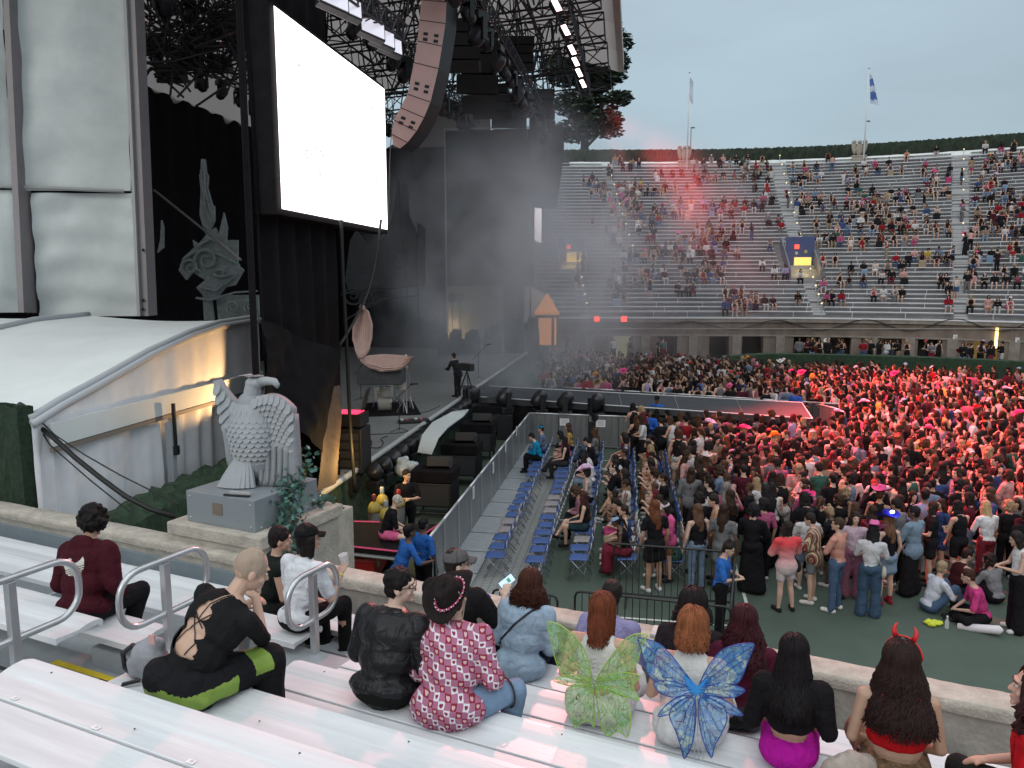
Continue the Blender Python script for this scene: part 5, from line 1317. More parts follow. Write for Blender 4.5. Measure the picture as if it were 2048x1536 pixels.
# 4 white tee, black cap, cup ----------------------------------------------------
p = Pose('sit', lean=.16, scale=.98, head=(-.45, .05, 0), arms={1: ((.28, .16, .22), (.20, .33, .42)), -1: ((-.24, .14, .14), (0, .3, .14))}, legs={0: ((.15, .42, .11), (.13, .44, -.33))})
h4 = hero(p, 614, 1097, 4.90, 3.13, YAW_N-.12, (.50, .32, .24), 'person in white tee and black cap raising a clear plastic cup', fingers=True, vox=.008)
dress(h4, p, dict(col=(.62, .64, .68), sleeve=.42, ease=.016, vox=.010, noise=(.009, 12), name='tee'), dict(col=(.010, .010, .011)), (.012, .012, .012))
mkobj('hair', p.hair('bob', .010), HAIR, h4, (.010, .007, .007)); capf(h4, p.hc, p.HM, p.k, (.010, .010, .011)); eyes_parts(p, h4)
cu = MB(); cu.lathe((0, 0, 0), [(.028, 0), (.030, .004), (.040, .11), (.042, .112), (.039, .112), (.029, .006), (.001, .004)], 20); o = cu.build('plastic_cup', mat('clear_plastic', (.8, .82, .82), .12, alpha=.38), smooth=True)
w_ = Vector(h4.location)+Matrix.Rotation(h4.rotation_euler.z, 3, 'Z') @ (p.hand[1]+(p.hand[1]-p.elb[1]).normalized()*.06+Vector((-.01, .045, .0))); o.location = w_; o.rotation_euler = (rad(8), rad(-10), 0); tag(o, 'clear plastic cup raised by the person in white tee and black cap', 'cup')
b = MB(); f_ = (p.hand[1]-p.elb[1]).normalized(); bb = basis(f_, (0, 1, 0)); b.lathe(p.hand[1]-f_*.02, [(.030, -.008), (.030, .008)], 14, bb); b.build('wristband', mat('yellow_band', (.6, .55, .12), .6), h4)
# 5 leather jacket ---------------------------------------------------------------
p = Pose('sit', lean=.22, side=-.02, scale=.96, girth=1.28, sh=.205, head=(-1.05, .10, .05), arms={0: ((.32, .06, .12), (.10, .32, .14))})
h5 = hero(p, 800, 1160, 3.98, 3.33, YAW_N-.02, S_P, 'person in black leather jacket with dark rimmed glasses, head turned right', vox=.0085)
dress(h5, p, dict(col=(.010, .011, .013), m=CLOS, sleeve=1, ease=.026, vox=.010, noise=(.013, 7), length=.0, name='leather_jacket'), dict(col=(.01, .01, .01), ease=.02))
b = MB(); b.tube([p.neck+p.up2*.005+p.rt*(.09*math.cos(a))+p.fw*(.085*math.sin(a)) for a in np.linspace(-1.0, 4.1, 18)], .026, 8); b.build('collar', mat('leather_black', (.01, .01, .012), .35, coat=.2), h5, smooth=True)
mkobj('hair', p.hair('short', .0065, (.014, 26), vol=1.03), HAIR, h5, (.009, .007, .008)); eyes_parts(p, h5, glasses=True)
# 6 heart shirt, cowboy hat --------------------------------------------------------
def heart_mat():
    m = bpy.data.materials.new('heart_check_cloth'); m.use_nodes = True; t = m.node_tree; bs = t.nodes['Principled BSDF']; bs.inputs['Roughness'].default_value = .85
    def N(tp, **k):
        n = t.nodes.new(tp)
        for a, v in k.items(): setattr(n, a, v)
        return n
    def M(op, a, b=None, c=None):
        n = N('ShaderNodeMath', operation=op)
        for i, v in enumerate((a, b, c)):
            if v is None: continue
            if isinstance(v, (int, float)): n.inputs[i].default_value = v
            else: t.links.new(v, n.inputs[i])
        return n.outputs[0]
    co = N('ShaderNodeTexCoord'); sx = N('ShaderNodeSeparateXYZ'); 
    nz_ = N('ShaderNodeTexNoise'); nz_.inputs['Scale'].default_value = 6; t.links.new(co.outputs['Object'], nz_.inputs['Vector'])
    mx_ = N('ShaderNodeVectorMath', operation='MULTIPLY_ADD'); t.links.new(nz_.outputs['Color'], mx_.inputs[0]); mx_.inputs[1].default_value = (.07, .07, .07); t.links.new(co.outputs['Object'], mx_.inputs[2])
    t.links.new(mx_.outputs[0], sx.inputs[0])
    X = M('ADD', M('MULTIPLY', sx.outputs['X'], 1), M('MULTIPLY', sx.outputs['Y'], .55)); Z = M('ADD', sx.outputs['Z'], M('MULTIPLY', sx.outputs['Y'], .25))
    S = 24.0; fx = M('MULTIPLY', X, S); fz = M('MULTIPLY', Z, S)
    ix = M('FLOOR', fx); iz = M('FLOOR', fz); px = M('PINGPONG', ix, 1); pz = M('PINGPONG', iz, 1)   # 0/1 parity
    lx = M('SUBTRACT', M('SUBTRACT', fx, ix), .5); lz = M('SUBTRACT', M('SUBTRACT', fz, iz), .42)
    hx_ = M('MULTIPLY', lx, 3.9); hz_ = M('MULTIPLY', lz, 3.9); x2 = M('MULTIPLY', hx_, hx_); q = M('SUBTRACT', M('ADD', x2, M('MULTIPLY', hz_, hz_)), 1)
    val = M('SUBTRACT', M('MULTIPLY', M('MULTIPLY', q, q), q), M('MULTIPLY', x2, M('MULTIPLY', M('MULTIPLY', hz_, hz_), hz_)))
    heart = M('LESS_THAN', val, 0)
    diff = M('ABSOLUTE', M('SUBTRACT', px, pz)); par2 = M('PINGPONG', M('FLOOR', M('MULTIPLY', M('ADD', ix, iz), .5)), 1)
    def mixc(f, a, b_):
        n = N('ShaderNodeMixRGB')
        t.links.new(f, n.inputs[0])
        for i, v in ((1, a), (2, b_)):
            if isinstance(v, tuple): n.inputs[i].default_value = (*v, 1)
            else: t.links.new(v, n.inputs[i])
        return n.outputs[0]
    white = (.66, .64, .68); red = (.23, .012, .035); pink = (.36, .13, .22); brick = (.30, .03, .03)
    sq = mixc(par2, white, red); ht = mixc(par2, (.20, .02, .06), (.60, .40, .40))
    both = M('MULTIPLY', M('SUBTRACT', 1, diff), heart)
    col = mixc(diff, sq, pink); col = mixc(both, col, ht)
    t.links.new(col, bs.inputs['Base Color'])
    bp = N('ShaderNodeBump'); n2 = N('ShaderNodeTexNoise'); n2.inputs['Scale'].default_value = 16; t.links.new(co.outputs['Object'], n2.inputs['Vector']); t.links.new(n2.outputs['Fac'], bp.inputs['Height']); bp.inputs['Strength'].default_value = .35; bp.inputs['Distance'].default_value = .02; t.links.new(bp.outputs[0], bs.inputs['Normal'])
    return m
HEART = heart_mat(); JEAN = mat('light_denim', (.16, .25, .38), .85, 0, .14, 12, .3, 60)
p = Pose('sit', lean=.34, side=-.12, scale=.93, girth=1.32, sh=.20, head=(.05, .12, -.18), arms={1: ((.34, .10, .14), (.20, .34, .16)), -1: ((-.30, .10, .14), (-.1, .33, .14))}, legs={1: ((.34, .36, .10), (.26, .36, -.33)), -1: ((-.14, .42, .1), (-.1, .4, -.33))})
h6 = hero(p, 905, 1190, 3.98, 3.33, YAW_N-.02, S_L, 'person in red heart check shirt and black cowboy hat with pink beads')
T, B = dress(h6, p, dict(col=(1, 1, 1), m=HEART, sleeve=.95, ease=.030, vox=.011, noise=(.017, 8), length=.07, flare=.01, name='heart_shirt'), dict(col=(1, 1, 1), m=JEAN, ease=.022, name='jeans'))
kn = p.knee[1]; d_ = (kn-p.hip[1]).normalized(); b = MB(); cc = kn-d_*.06; bb = basis(d_, (0, 0, 1)); b.tube([cc+bb @ Vector((.092*math.cos(a), .092*math.sin(a), 0)) for a in np.linspace(0, 6.1, 20)], .007, 6, closed=True); b.build('leg_strap', BLACK, h6)
HM6 = Matrix.Rotation(.05, 3, 'Z') @ Matrix.Rotation(.62, 3, 'X') @ Matrix.Rotation(-.30, 3, 'Y'); HC6 = p.hc+HM6 @ Vector((0, -.01, -.045))
ct = empty('cowboy_hat'); ct.parent = h6; ct.location = (0, 0, 0)
hat = cowboy(ct, HC6, HM6, p.k*1.12, (.018, .014, .014), brim=.185); hat.name = 'felt'
b = MB(); pts = [HC6+HM6 @ Vector((.100*math.cos(a), .118*math.sin(a), .100))*p.k*1.12 for a in np.linspace(0, 6.15, 40)]; b.tube(pts, .005, 6, closed=True); b.build('hat_band', mat('pink_band', (.42, .05, .13), .6), ct)
for i, q in enumerate(pts): 
    b = MB(); b.ell(q+(q-p.hc).normalized()*.008+Vector((0, 0, -.006*(i % 2))), (.006, .006, .006), None, 7, 5); b.build('bead', mat(('bead_white', 'bead_pink')[i % 2], ((.7, .65, .65), (.55, .12, .25))[i % 2], .3), ct)
mkobj('hair', p.hair('short', .011), HAIR, h6, (.03, .018, .012))
b = MB(); b.tube([p.hc+HM6 @ Vector((.10, -.02, .09)), p.hc+HM6 @ Vector((.10, -.03, .0)), p.neck+p.rt*.07-p.fw*.05], .004, 5); b.build('hat_cord', mat('tan_cord', (.4, .32, .24), .8), ct)
# 7 man with cap, can and phone ----------------------------------------------------
p = Pose('sit', lean=.10, scale=1.04, girth=1.38, sh=.215, head=(-.75, -.02, 0), arms={1: ((.40, .20, .26), (.30, .36, .48)), -1: ((-.16, .28, .26), (.22, .24, .50))})
h7 = hero(p, 912, 1120, 5.42, 2.87, YAW_N-.10, S_P, 'man in grey cap and black tee raising a blue can and a phone', fingers=True, vox=.0085)
dress(h7, p, dict(col=(.012, .012, .013), sleeve=.48, ease=.026, vox=.011, noise=(.012, 8), length=.03, name='tee'), dict(col=(.012, .012, .014), ease=.02))
mkobj('hair', p.hair('bob' if False else 'short', .010), HAIR, h7, (.02, .014, .011)); capf(h7, p.hc, p.HM, p.k*1.03, (.10, .095, .10)); eyes_parts(p, h7, glasses=True)
cn = MB(); cn.lathe((0, 0, 0), [(.026, 0), (.033, .008), (.033, .112), (.027, .122), (.025, .122)], 18); o = cn.build('drink_can', mat('blue_can', (.02, .05, .33), .25, .5), smooth=True)
R7 = Matrix.Rotation(h7.rotation_euler.z, 3, 'Z'); o.location = Vector(h7.location)+R7 @ (p.hand[-1]+(p.hand[-1]-p.elb[-1]).normalized()*.055+Vector((.02, .03, -.05))); o.rotation_euler = (rad(25), rad(35), 0); tag(o, 'blue drink can held at the mouth of the man in the grey cap', 'can')
b = MB(); b.box((0, 0, 0), (.074, .010, .15)); o = b.build('mobile_phone', mat('phone_black', (.01, .01, .012), .3), bevel=.004); 
b = MB(); b.box((0, -.006, 0), (.068, .002, .14)); b.build('display', mat('phone_screen', (.5, .6, .7), .3, emit=(.45, .62, .75), estr=.8), o); b = MB(); b.box((0, -.0075, .02), (.04, .001, .03)); b.build('picture', mat('phone_pic', (.1, .3, .2), .3, emit=(.1, .3, .25), estr=.5), o)
o.location = Vector(h7.location)+R7 @ (p.hand[1]+(p.hand[1]-p.elb[1]).normalized()*.10+Vector((-.02, .03, .02))); o.rotation_euler = (rad(-30), rad(50), h7.rotation_euler.z+.2); tag(o, 'phone with bright display held up by the man in the grey cap', 'phone')
# 8 curly auburn, denim shirt --------------------------------------------------------
p = Pose('sit', lean=.26, scale=.92, girth=1.16, head=(0, .2, 0), arms={0: ((.29, .08, .13), (.1, .33, .13))})
h8 = hero(p, 1062, 1163, 5.45, 2.87, YAW_N, S_L, 'woman with curly auburn hair, pale denim shirt, black crossbody strap', face=False)
T, B = dress(h8, p, dict(col=(.30, .40, .50), sleeve=.98, ease=.030, vox=.011, noise=(.014, 9), length=.06, flare=.015, name='denim_shirt'), dict(col=(.02, .03, .05)))
locks(p, h8, (.050, .016, .009), 520, .19, curl=1, wave=.018, wl=.045, spread=1.2, voln=1.12, r=.0055, seed=9)
bv = bvh(T); b = MB(); pts = []
for i in range(24):
    t = i/23; x = lerp(.13, -.20, t); y = lerp(.14, -.22, t); r_ = bv.ray_cast(p.chest+p.rt*x+p.up2*y-p.fw*.6, p.fw)
    if r_[0] is not None: pts.append(r_[0]-p.fw*.004)
b.tube(pts, .010, 6); b.build('bag_strap', BLACK, h8)
# 9 short dark hair, lavender --------------------------------------------------------
p = Pose('sit', lean=.30, scale=.98, head=(0, .1, 0))
h9 = hero(p, 1226, 1207, 5.55, 2.80, YAW_N, S_D, 'person with short dark hair in a lavender top, half hidden behind the green wings', face=False)
dress(h9, p, dict(col=(.25, .24, .42), sleeve=.9, ease=.02), dict(col=(.05, .06, .12))); mkobj('hair', p.hair('short', .010, (.006, 40)), HAIR, h9, (.015, .012, .011))
# wings ------------------------------------------------------------------------------
def wing_mat(name, ramp, vein, fac=.62, rough=.22):
    m = bpy.data.materials.new(name); m.use_nodes = True; t = m.node_tree; bs = t.nodes['Principled BSDF']; out = t.nodes['Material Output']
    bs.inputs['Roughness'].default_value = rough; bs.inputs['Specular IOR Level'].default_value = .8
    co = t.nodes.new('ShaderNodeTexCoord'); n = t.nodes.new('ShaderNodeTexNoise'); n.inputs['Scale'].default_value = 11; n.inputs['Detail'].default_value = 3; t.links.new(co.outputs['Object'], n.inputs['Vector'])
    r_ = t.nodes.new('ShaderNodeValToRGB'); r_.color_ramp.elements[0].position = .3; r_.color_ramp.elements[1].position = .72
    r_.color_ramp.elements[0].color = (*ramp[0], 1); r_.color_ramp.elements[1].color = (*ramp[-1], 1)
    for i, c in enumerate(ramp[1:-1]): q = r_.color_ramp.elements.new(.3+.42*(i+1)/(len(ramp)-1)); q.color = (*c, 1)
    t.links.new(n.outputs['Fac'], r_.inputs[0])
    v = t.nodes.new('ShaderNodeTexVoronoi'); v.feature = 'DISTANCE_TO_EDGE'; v.inputs['Scale'].default_value = 30
    mp_ = t.nodes.new('ShaderNodeMapping'); mp_.inputs['Scale'].default_value = (1, 1, .45); t.links.new(co.outputs['Object'], mp_.inputs[0]); t.links.new(mp_.outputs[0], v.inputs['Vector'])
    l = t.nodes.new('ShaderNodeMath'); l.operation = 'LESS_THAN'; l.inputs[1].default_value = .022; t.links.new(v.outputs['Distance'], l.inputs[0])
    mx_ = t.nodes.new('ShaderNodeMixRGB'); t.links.new(l.outputs[0], mx_.inputs[0]); t.links.new(r_.outputs[0], mx_.inputs[1]); mx_.inputs[2].default_value = (*vein, 1); t.links.new(mx_.outputs[0], bs.inputs['Base Color'])
    tr_ = t.nodes.new('ShaderNodeBsdfTransparent'); ms = t.nodes.new('ShaderNodeMixShader'); mm = t.nodes.new('ShaderNodeMath'); mm.operation = 'MULTIPLY_ADD'; t.links.new(n.outputs['Fac'], mm.inputs[0]); mm.inputs[1].default_value = .9; mm.inputs[2].default_value = fac-.45
    ma = t.nodes.new('ShaderNodeMath'); ma.operation = 'MAXIMUM'; t.links.new(mm.outputs[0], ma.inputs[0]); t.links.new(l.outputs[0], ma.inputs[1]); t.links.new(ma.outputs[0], ms.inputs[0])
    t.links.new(tr_.outputs[0], ms.inputs[1]); t.links.new(bs.outputs[0], ms.inputs[2]); t.links.new(ms.outputs[0], out.inputs[0]); return m
def wings(root, polys, center, n, mw, rim, body=None, label=''):
    o = empty('fairy_wings', at_n(*center, n)); L = Vector(o.location)
    fw = N2.to_3d()
    for i, P_ in enumerate(polys):
        cxp = [at_n(x, y, n-.004*i-.09*min(1, math.hypot(x-center[0], y-center[1])/130)) -L for x, y in P_]
        m_ = len(cxp); sm = []
        for j in range(m_):
            a, c, d, e_ = cxp[j-1], cxp[j], cxp[(j+1) % m_], cxp[(j+2) % m_]
            for k in range(4):
                t = k/4; sm.append(.5*((2*c)+(d-a)*t+(2*a-5*c+4*d-e_)*t*t+(3*c-a-3*d+e_)*t**3) if 0 else lerp(c, d, t))
        for _ in range(2): sm = [(sm[j-1]+sm[j]*2+sm[(j+1) % len(sm)])/4 for j in range(len(sm))]
        root_ = cxp[0]; b = MB(); K = 6; N_ = len(sm); vs = []
        for j in range(N_):
            for k in range(1, K+1):
                q = lerp(root_, sm[j], k/K); q = q-fw*(.012*math.sin(k/K*3.1)+.006*math.sin(j*1.3)*(k/K)); vs.append(q)
        vs.append(root_); b.add(vs, [(j*K+k, j*K+k+1, ((j+1) % N_)*K+k+1, ((j+1) % N_)*K+k) for j in range(N_) for k in range(K-1)]+[(N_*K, j*K, ((j+1) % N_)*K) for j in range(N_)])
        w = b.build('wing', mw, o, smooth=True)
        b = MB(); b.tube([q-fw*.004 for q in sm], .0035, 5, closed=True); b.build('wing_rim', rim, w)
        for j in range(2, N_-2, 5):
            b = MB(); b.tube([lerp(root_, sm[j], t)-fw*(.015*math.sin(t*3.1)+.004)+Vector((0, 0, .01*math.sin(t*5+j))) for t in np.linspace(.08, .95, 8)], .0015, 4); b.build('vein', rim, w)
    if body: body(o, L)
    return tag(o, label, 'wings')
GW = wing_mat('green_wing_film', [(.10, .22, .06), (.42, .62, .22), (.20, .55, .16), (.55, .62, .48)], (.10, .16, .05), .50)
BW = wing_mat('blue_wing_film', [(.03, .10, .42), (.22, .48, .62), (.05, .26, .66), (.50, .68, .55), (.10, .2, .5)], (.015, .035, .14), .66)
gp = [[(1188, 1362), (1172, 1300), (1150, 1270), (1120, 1248), (1092, 1240), (1098, 1262), (1106, 1300), (1114, 1328), (1125, 1350), (1150, 1358)],
      [(1190, 1362), (1212, 1326), (1232, 1300), (1252, 1275), (1275, 1266), (1300, 1268), (1284, 1285), (1278, 1318), (1264, 1345), (1238, 1358)],
      [(1188, 1366), (1160, 1350), (1128, 1350), (1102, 1360), (1132, 1370), (1160, 1374)], [(1190, 1366), (1225, 1345), (1258, 1345), (1286, 1350), (1262, 1372), (1284, 1404), (1250, 1392), (1215, 1380)],
      [(1188, 1368), (1150, 1370), (1130, 1380), (1132, 1408), (1142, 1435), (1150, 1460), (1165, 1442), (1182, 1440), (1190, 1462)], [(1190, 1368), (1232, 1376), (1252, 1395), (1264, 1435), (1256, 1480), (1238, 1458), (1215, 1476), (1200, 1450)]]
bp2 = [[(1392, 1372), (1365, 1338), (1345, 1312), (1320, 1285), (1272, 1272), (1284, 1300), (1290, 1335), (1305, 1362), (1340, 1372)], [(1396, 1372), (1414, 1335), (1440, 1300), (1475, 1287), (1511, 1285), (1504, 1302), (1494, 1328), (1485, 1352), (1475, 1368), (1440, 1372)],
       [(1392, 1378), (1345, 1360), (1302, 1362), (1320, 1388), (1352, 1396)], [(1396, 1378), (1440, 1364), (1470, 1370), (1495, 1380), (1468, 1396), (1438, 1394)], [(1390, 1386), (1345, 1396), (1308, 1437), (1352, 1424)], [(1398, 1386), (1448, 1396), (1495, 1434), (1452, 1426)],
       [(1392, 1388), (1350, 1404), (1336, 1430), (1352, 1462), (1362, 1492), (1368, 1522), (1384, 1492), (1392, 1450)], [(1396, 1388), (1444, 1404), (1457, 1435), (1444, 1466), (1428, 1492), (1424, 1520), (1410, 1492), (1398, 1450)]]
# 10 green fairy ---------------------------------------------------------------------
def fairy(hx, hy, hair, label, seed, n):
    p = Pose('sit', lean=.12, scale=.96, girth=.96, head=(0, .12, 0), arms={0: ((.30, .04, .14), (.12, .28, .30))})
    h = hero(p, hx, hy, n, 3.10, YAW_N+.06, (.50, .31, .23), label, face=False, vox=.009)
    dress(h, p, dict(col=(.60, .60, .58), sleeve=0, low=True, ease=.006, crop=1, vox=.009, noise=(.003, 12), name='corset'), dict(col=(.60, .61, .62), length=.52, ease=.05, skirt=.05, vox=.014, noise=(.035, 9), name='tulle_skirt'))
    for k in range(9):
        z = -.16+.028*k; b = MB(); q = p.chest-p.fw*(.121*p.k)+p.up2*z; b.tube([q-p.rt*.016, q-p.fw*.004+p.up2*.008, q+p.rt*.016], .003, 5); b.build('corset_lace', WHITE, h)
    return p, h
p, h10 = fairy(1206, 1246, 0, 'woman with straight auburn hair wearing green fairy wings and white tulle skirt', 2, 4.72)
locks(p, h10, (.13, .035, .015), 240, .235, r=.0062, wave=.006, spread=-.05, seed=2, voln=.97)
wings(h10, gp, (1189, 1365), 4.50, GW, mat('wing_rim_green', (.32, .50, .08), .5), None, 'translucent green fairy wings on the back of the auburn haired woman')
p, h11 = fairy(1388, 1278, 0, 'woman with wavy ginger hair wearing blue fairy wings and white tulle skirt', 5, 4.72)
locks(p, h11, (.22, .075, .03), 240, .15, r=.0075, wave=.012, spread=.1, seed=5, voln=1.06)
def bfly(o, L):
    P_ = [(1367, 1350), (1380, 1358), (1395, 1374), (1410, 1358), (1423, 1350), (1421, 1368), (1413, 1384), (1416, 1406), (1404, 1400), (1396, 1388), (1388, 1402), (1381, 1408), (1380, 1386), (1372, 1372)]
    b = MB(); b.prism([at_n(x, y, 4.47)-L for x, y in P_], N2.to_3d()*.008); b.build('blue_bow', mat('bright_blue', (.03, .26, .66), .6), o)
    for x in (1388, 1396, 1404):
        b = MB(); b.tube([at_n(x, 1410, 4.48)-L, at_n(x-1, 1470, 4.47)-L, at_n(x+2, 1520, 4.47)-L], .003, 5); b.build('ribbon', mat('pale_ribbon', (.5, .56, .6), .6), o)
wings(h11, bp2, (1394, 1378), 4.50, BW, mat('wing_rim_blue', (.02, .06, .30), .5), bfly, 'translucent blue fairy wings on the back of the ginger haired woman')
# 12-16 -------------------------------------------------------------------------------
p = Pose('sit', lean=.25, scale=.98, head=(0, .1, 0)); h12 = hero(p, 1388, 1236, 5.5, 2.87, YAW_N, S_D, 'person with black curly hair in a dark top, hidden behind the blue wings', face=False)
dress(h12, p, dict(col=(.02, .016, .02), sleeve=.8, ease=.02), dict(col=(.02, .02, .02))); locks(p, h12, (.010, .007, .008), 260, .13, curl=1, wave=.016, wl=.05, voln=1.15, seed=12)
p = Pose('sit', lean=.18, scale=.95, girth=1.08, head=(.15, .12, 0)); h13 = hero(p, 1490, 1276, 5.45, 2.87, YAW_N+.1, S_L, 'woman with long dark red hair in burgundy lace top and black skirt', face=False)
dress(h13, p, dict(col=(.075, .012, .028), sleeve=.95, ease=.012, noise=(.008, 14)), dict(col=(.010, .010, .011), length=.5, skirt=.03, ease=.03, noise=(.02, 10), m=CLOS, name='skirt')); locks(p, h13, (.040, .008, .012), 280, .36, wave=.014, wl=.10, seed=13, curl=1)
p = Pose('sit', lean=.16, scale=.88, head=(-.05, .1, 0), arms={0: ((.28, .06, .13), (.1, .32, .16))}); h14 = hero(p, 1590, 1305, 4.74, 3.10, YAW_N+.05, S_M, 'woman with long straight black hair, black cropped tee and magenta trousers', face=False, vox=.009)
dress(h14, p, dict(col=(.011, .010, .012), sleeve=.52, ease=.024, crop=1, vox=.011, noise=(.010, 9), name='cropped_tee'), dict(col=(.42, .010, .30), ease=.014, noise=(.008, 11))); locks(p, h14, (.007, .005, .006), 700, .44, r=.0045, wave=.005, spread=.5, seed=14, voln=1.05)
p = Pose('sit', lean=.14, scale=.95, girth=1.18, head=(-.42, .05, 0), arms={0: ((.29, .03, .10), (.1, .3, .12))}); h15 = hero(p, 1806, 1345, 4.78, 3.10, YAW_N+.12, (.42, .27, .19), 'woman with long wavy brown hair, red devil horns and red strappy top', vox=.009)
dress(h15, p, dict(col=(.42, .008, .012), sleeve=0, low=True, ease=.008, crop=1, vox=.010, noise=(.004, 12)), None)
B = mkobj('skirt', p.bottom(.5, .022, skirt=.03), mat('leopard_print', (.14, .085, .045), .85, 0, .9, 42), h15)
locks(p, h15, (.022, .010, .009), 1100, .40, r=.0048, wave=.013, wl=.11, spread=.85, seed=15, curl=1, voln=1.12)
hn = empty('horn_headband'); hn.parent = h15; b = MB(); V = lambda x, y, z: p.hc+p.HM @ Vector((x, y, z))*p.k
b.tube([V(.112*math.sin(a), .02, .015+.132*math.cos(a)) for a in np.linspace(-1.5, 1.5, 16)], .006, 6); b.build('band', mat('horn_red', (.55, .015, .02), .45), hn, smooth=True)
for q in (-1, 1):
    b = MB(); b.tube([V(q*.052, .02, .135), V(q*.064, .02, .165), V(q*.062, .025, .195), V(q*.048, .03, .222)], 0, 8, radii=[.017, .015, .010, .002]); b.build('horn', mat('horn_red', (.55, .015, .02)), hn, smooth=True)
for q in (-1, 1):
    b = MB(); b.tube([p.chest+p.rt*(q*.085*t_)-p.fw*(.119)*p.k+p.up2*u_ for t_, u_ in ((.85, -.02), (1, .06), (1.15, .13))], .006, 5); b.build('strap', mat('horn_red', (.55, .015, .02)), h15)
p = Pose('sit', lean=.06, scale=1.0, head=(.25, .0, 0)); h16 = hero(p, 2076, 1372, 4.72, 3.10, YAW_N+1.25, (.55, .33, .25), 'woman in red top with dark wavy hair at the right edge, facing left', vox=.009)
dress(h16, p, dict(col=(.38, .006, .012), sleeve=.5, ease=.014), dict(col=(.02, .02, .02))); locks(p, h16, (.035, .012, .012), 300, .30, wave=.014, wl=.10, seed=16, curl=1, voln=1.05); eyes_parts(p, h16)
# things on the benches ------------------------------------------------------------------
def bag_blob(name, x, y, n, z, size, m, label, cat, extra=None):
    q = at_n(x, y, n); o = empty(name, (q.x, q.y, z), YAW_N); b = MB(); r_ = random.Random(len(name)); sx, sy, sz = size
    b.ell((0, 0, sz*.42), (sx*.5, sy*.5, sz*.46)); b.box((0, 0, sz*.22), (sx*.85, sy*.8, sz*.4)); b.ell((sx*.12, .02, sz*.75), (sx*.28, sy*.35, sz*.26))
    me = rmesh(b, .012, 3, (.028, 8)); 
    k = mkobj('fabric', me, m, o)
    if extra: extra(o)
    return tag(o, label, cat)
def bp_extra(o):
    b = MB(); b.tube([(-.12, -.02, .2), (-.19, -.05, .14), (-.19, -.04, .04), (-.10, -.05, .01)], .018, 6); b.build('shoulder_strap', BLACK, o)
    b = MB(); b.tube([(.02, -.10, .03), (-.05, -.17, .02), (-.03, -.20, .0)], .014, 6); b.build('strap_end', BLACK, o)
    b = MB(); b.box((.10, -.06, .30), (.04, .01, .06), .3); b.build('patch', mat('rosy_patch', (.6, .35, .32), .5), o)
bag_blob('backpack', 302, 1335, 3.25, 3.56, (.26, .20, .28), mat('grey_nylon', (.26, .27, .30), .6, 0, .15, 10, .4, 20), 'small grey nylon backpack lying on the bench beside the shaved head person', 'backpack', bp_extra)
def tote_extra(o):
    b = MB(); b.tube([(-.12, -.04, .02), (-.10, -.10, .12), (.0, -.12, .16), (.12, -.09, .13), (.18, -.05, .02)], .016, 6); b.build('handle', mat('brown_strap', (.19, .15, .13), .8), o)
bag_blob('tote_bag', 1706, 1525, 4.62, 3.10, (.34, .2, .26), mat('beige_canvas', (.36, .31, .27), .9, 0, .2, 14, .5, 40), 'crumpled beige tote bag on the bench right of the magenta trousers', 'bag', tote_extra)
q = at_n(1724, 1500, 4.86); o = empty('drink_can', (q.x, q.y, 3.11)); b = MB(); b.lathe((0, 0, 0), [(.026, 0), (.033, .008), (.033, .138), (.027, .150), (.026, .150)], 20); b.build('can_body', mat('dark_can', (.07, .06, .07), .3, .6), o, smooth=True)
b = MB(); b.lathe((0, 0, .148), [(.026, 0), (.026, .003)], 20); b.build('lid', STEEL, o); b = MB(); b.lathe((0, .012, .1515), [(.009, 0), (.009, .001)], 10); b.build('opening', BLACK, o); tag(o, 'dark drink can standing on the bench beside the beige tote bag', 'can')
# ============================================================ runway, barriers, stage equipment
rq = random.Random(21)
rf0 = at_z(925, 792, ZS); rf1 = at_z(1625, 838, ZS); rb0 = at_z(925, 770, ZS); rb1 = at_z(1604, 806, ZS)
rw = empty('runway', ((rf0+rf1)/2).x and (rf0.x, rf0.y, 0)); RL0 = Vector(rw.location)
RWM = mat('runway_deck', (.06, .065, .072), .85, 0, .12, 2, .08, 20, spec=.05); t_, b_ = nodes(RWM)
b = MB(); P4 = [q-RL0 for q in (rf0, rf1, rb1, rb0)]; b.add(P4+[q-Vector((0, 0, .22)) for q in P4], [(0, 1, 2, 3), (4, 5, 6, 7), (0, 1, 5, 4), (1, 2, 6, 5), (2, 3, 7, 6), (3, 0, 4, 7)]); b.build('deck', RWM, rw)
b = MB(); ins = .12; dx = (rf1-rf0).normalized(); dy = (rb0-rf0).normalized()
Q4 = [rf0+dy*ins-RL0, rf1+dy*ins-dx*ins-RL0, rb1-dy*ins-dx*ins-RL0, rb0-dy*ins-RL0]; b.add([Vector((q.x, q.y, ZS-.225)) for q in Q4]+[Vector((q.x, q.y, .002)) for q in Q4], [(0, 1, 5, 4), (1, 2, 6, 5), (2, 3, 7, 6), (3, 0, 4, 7)]); b.build('black_skirt', BLKF, rw)
for a, c in ((rf0, rf1), (rb0, rb1), (rf1, rb1)):
    b = MB(); b.bar(a-RL0+Vector((0, 0, .015)), c-RL0+Vector((0, 0, .015)), .022, 4); b.build('edge_strip', mat('white_strip', (.55, .56, .58), .5), rw)
for t in (.16, .33, .5, .66, .83):
    b = MB(); b.bar(lerp(rf0, rf1, t)-RL0+Vector((0, 0, .003)), lerp(rb0, rb1, t)-RL0+Vector((0, 0, .003)), .012, 4); b.build('deck_joint', mat('joint_grey', (.2, .2, .21), .6), rw)
tag(rw, 'raised dark grey runway reaching from the stage into the crowd', 'runway')
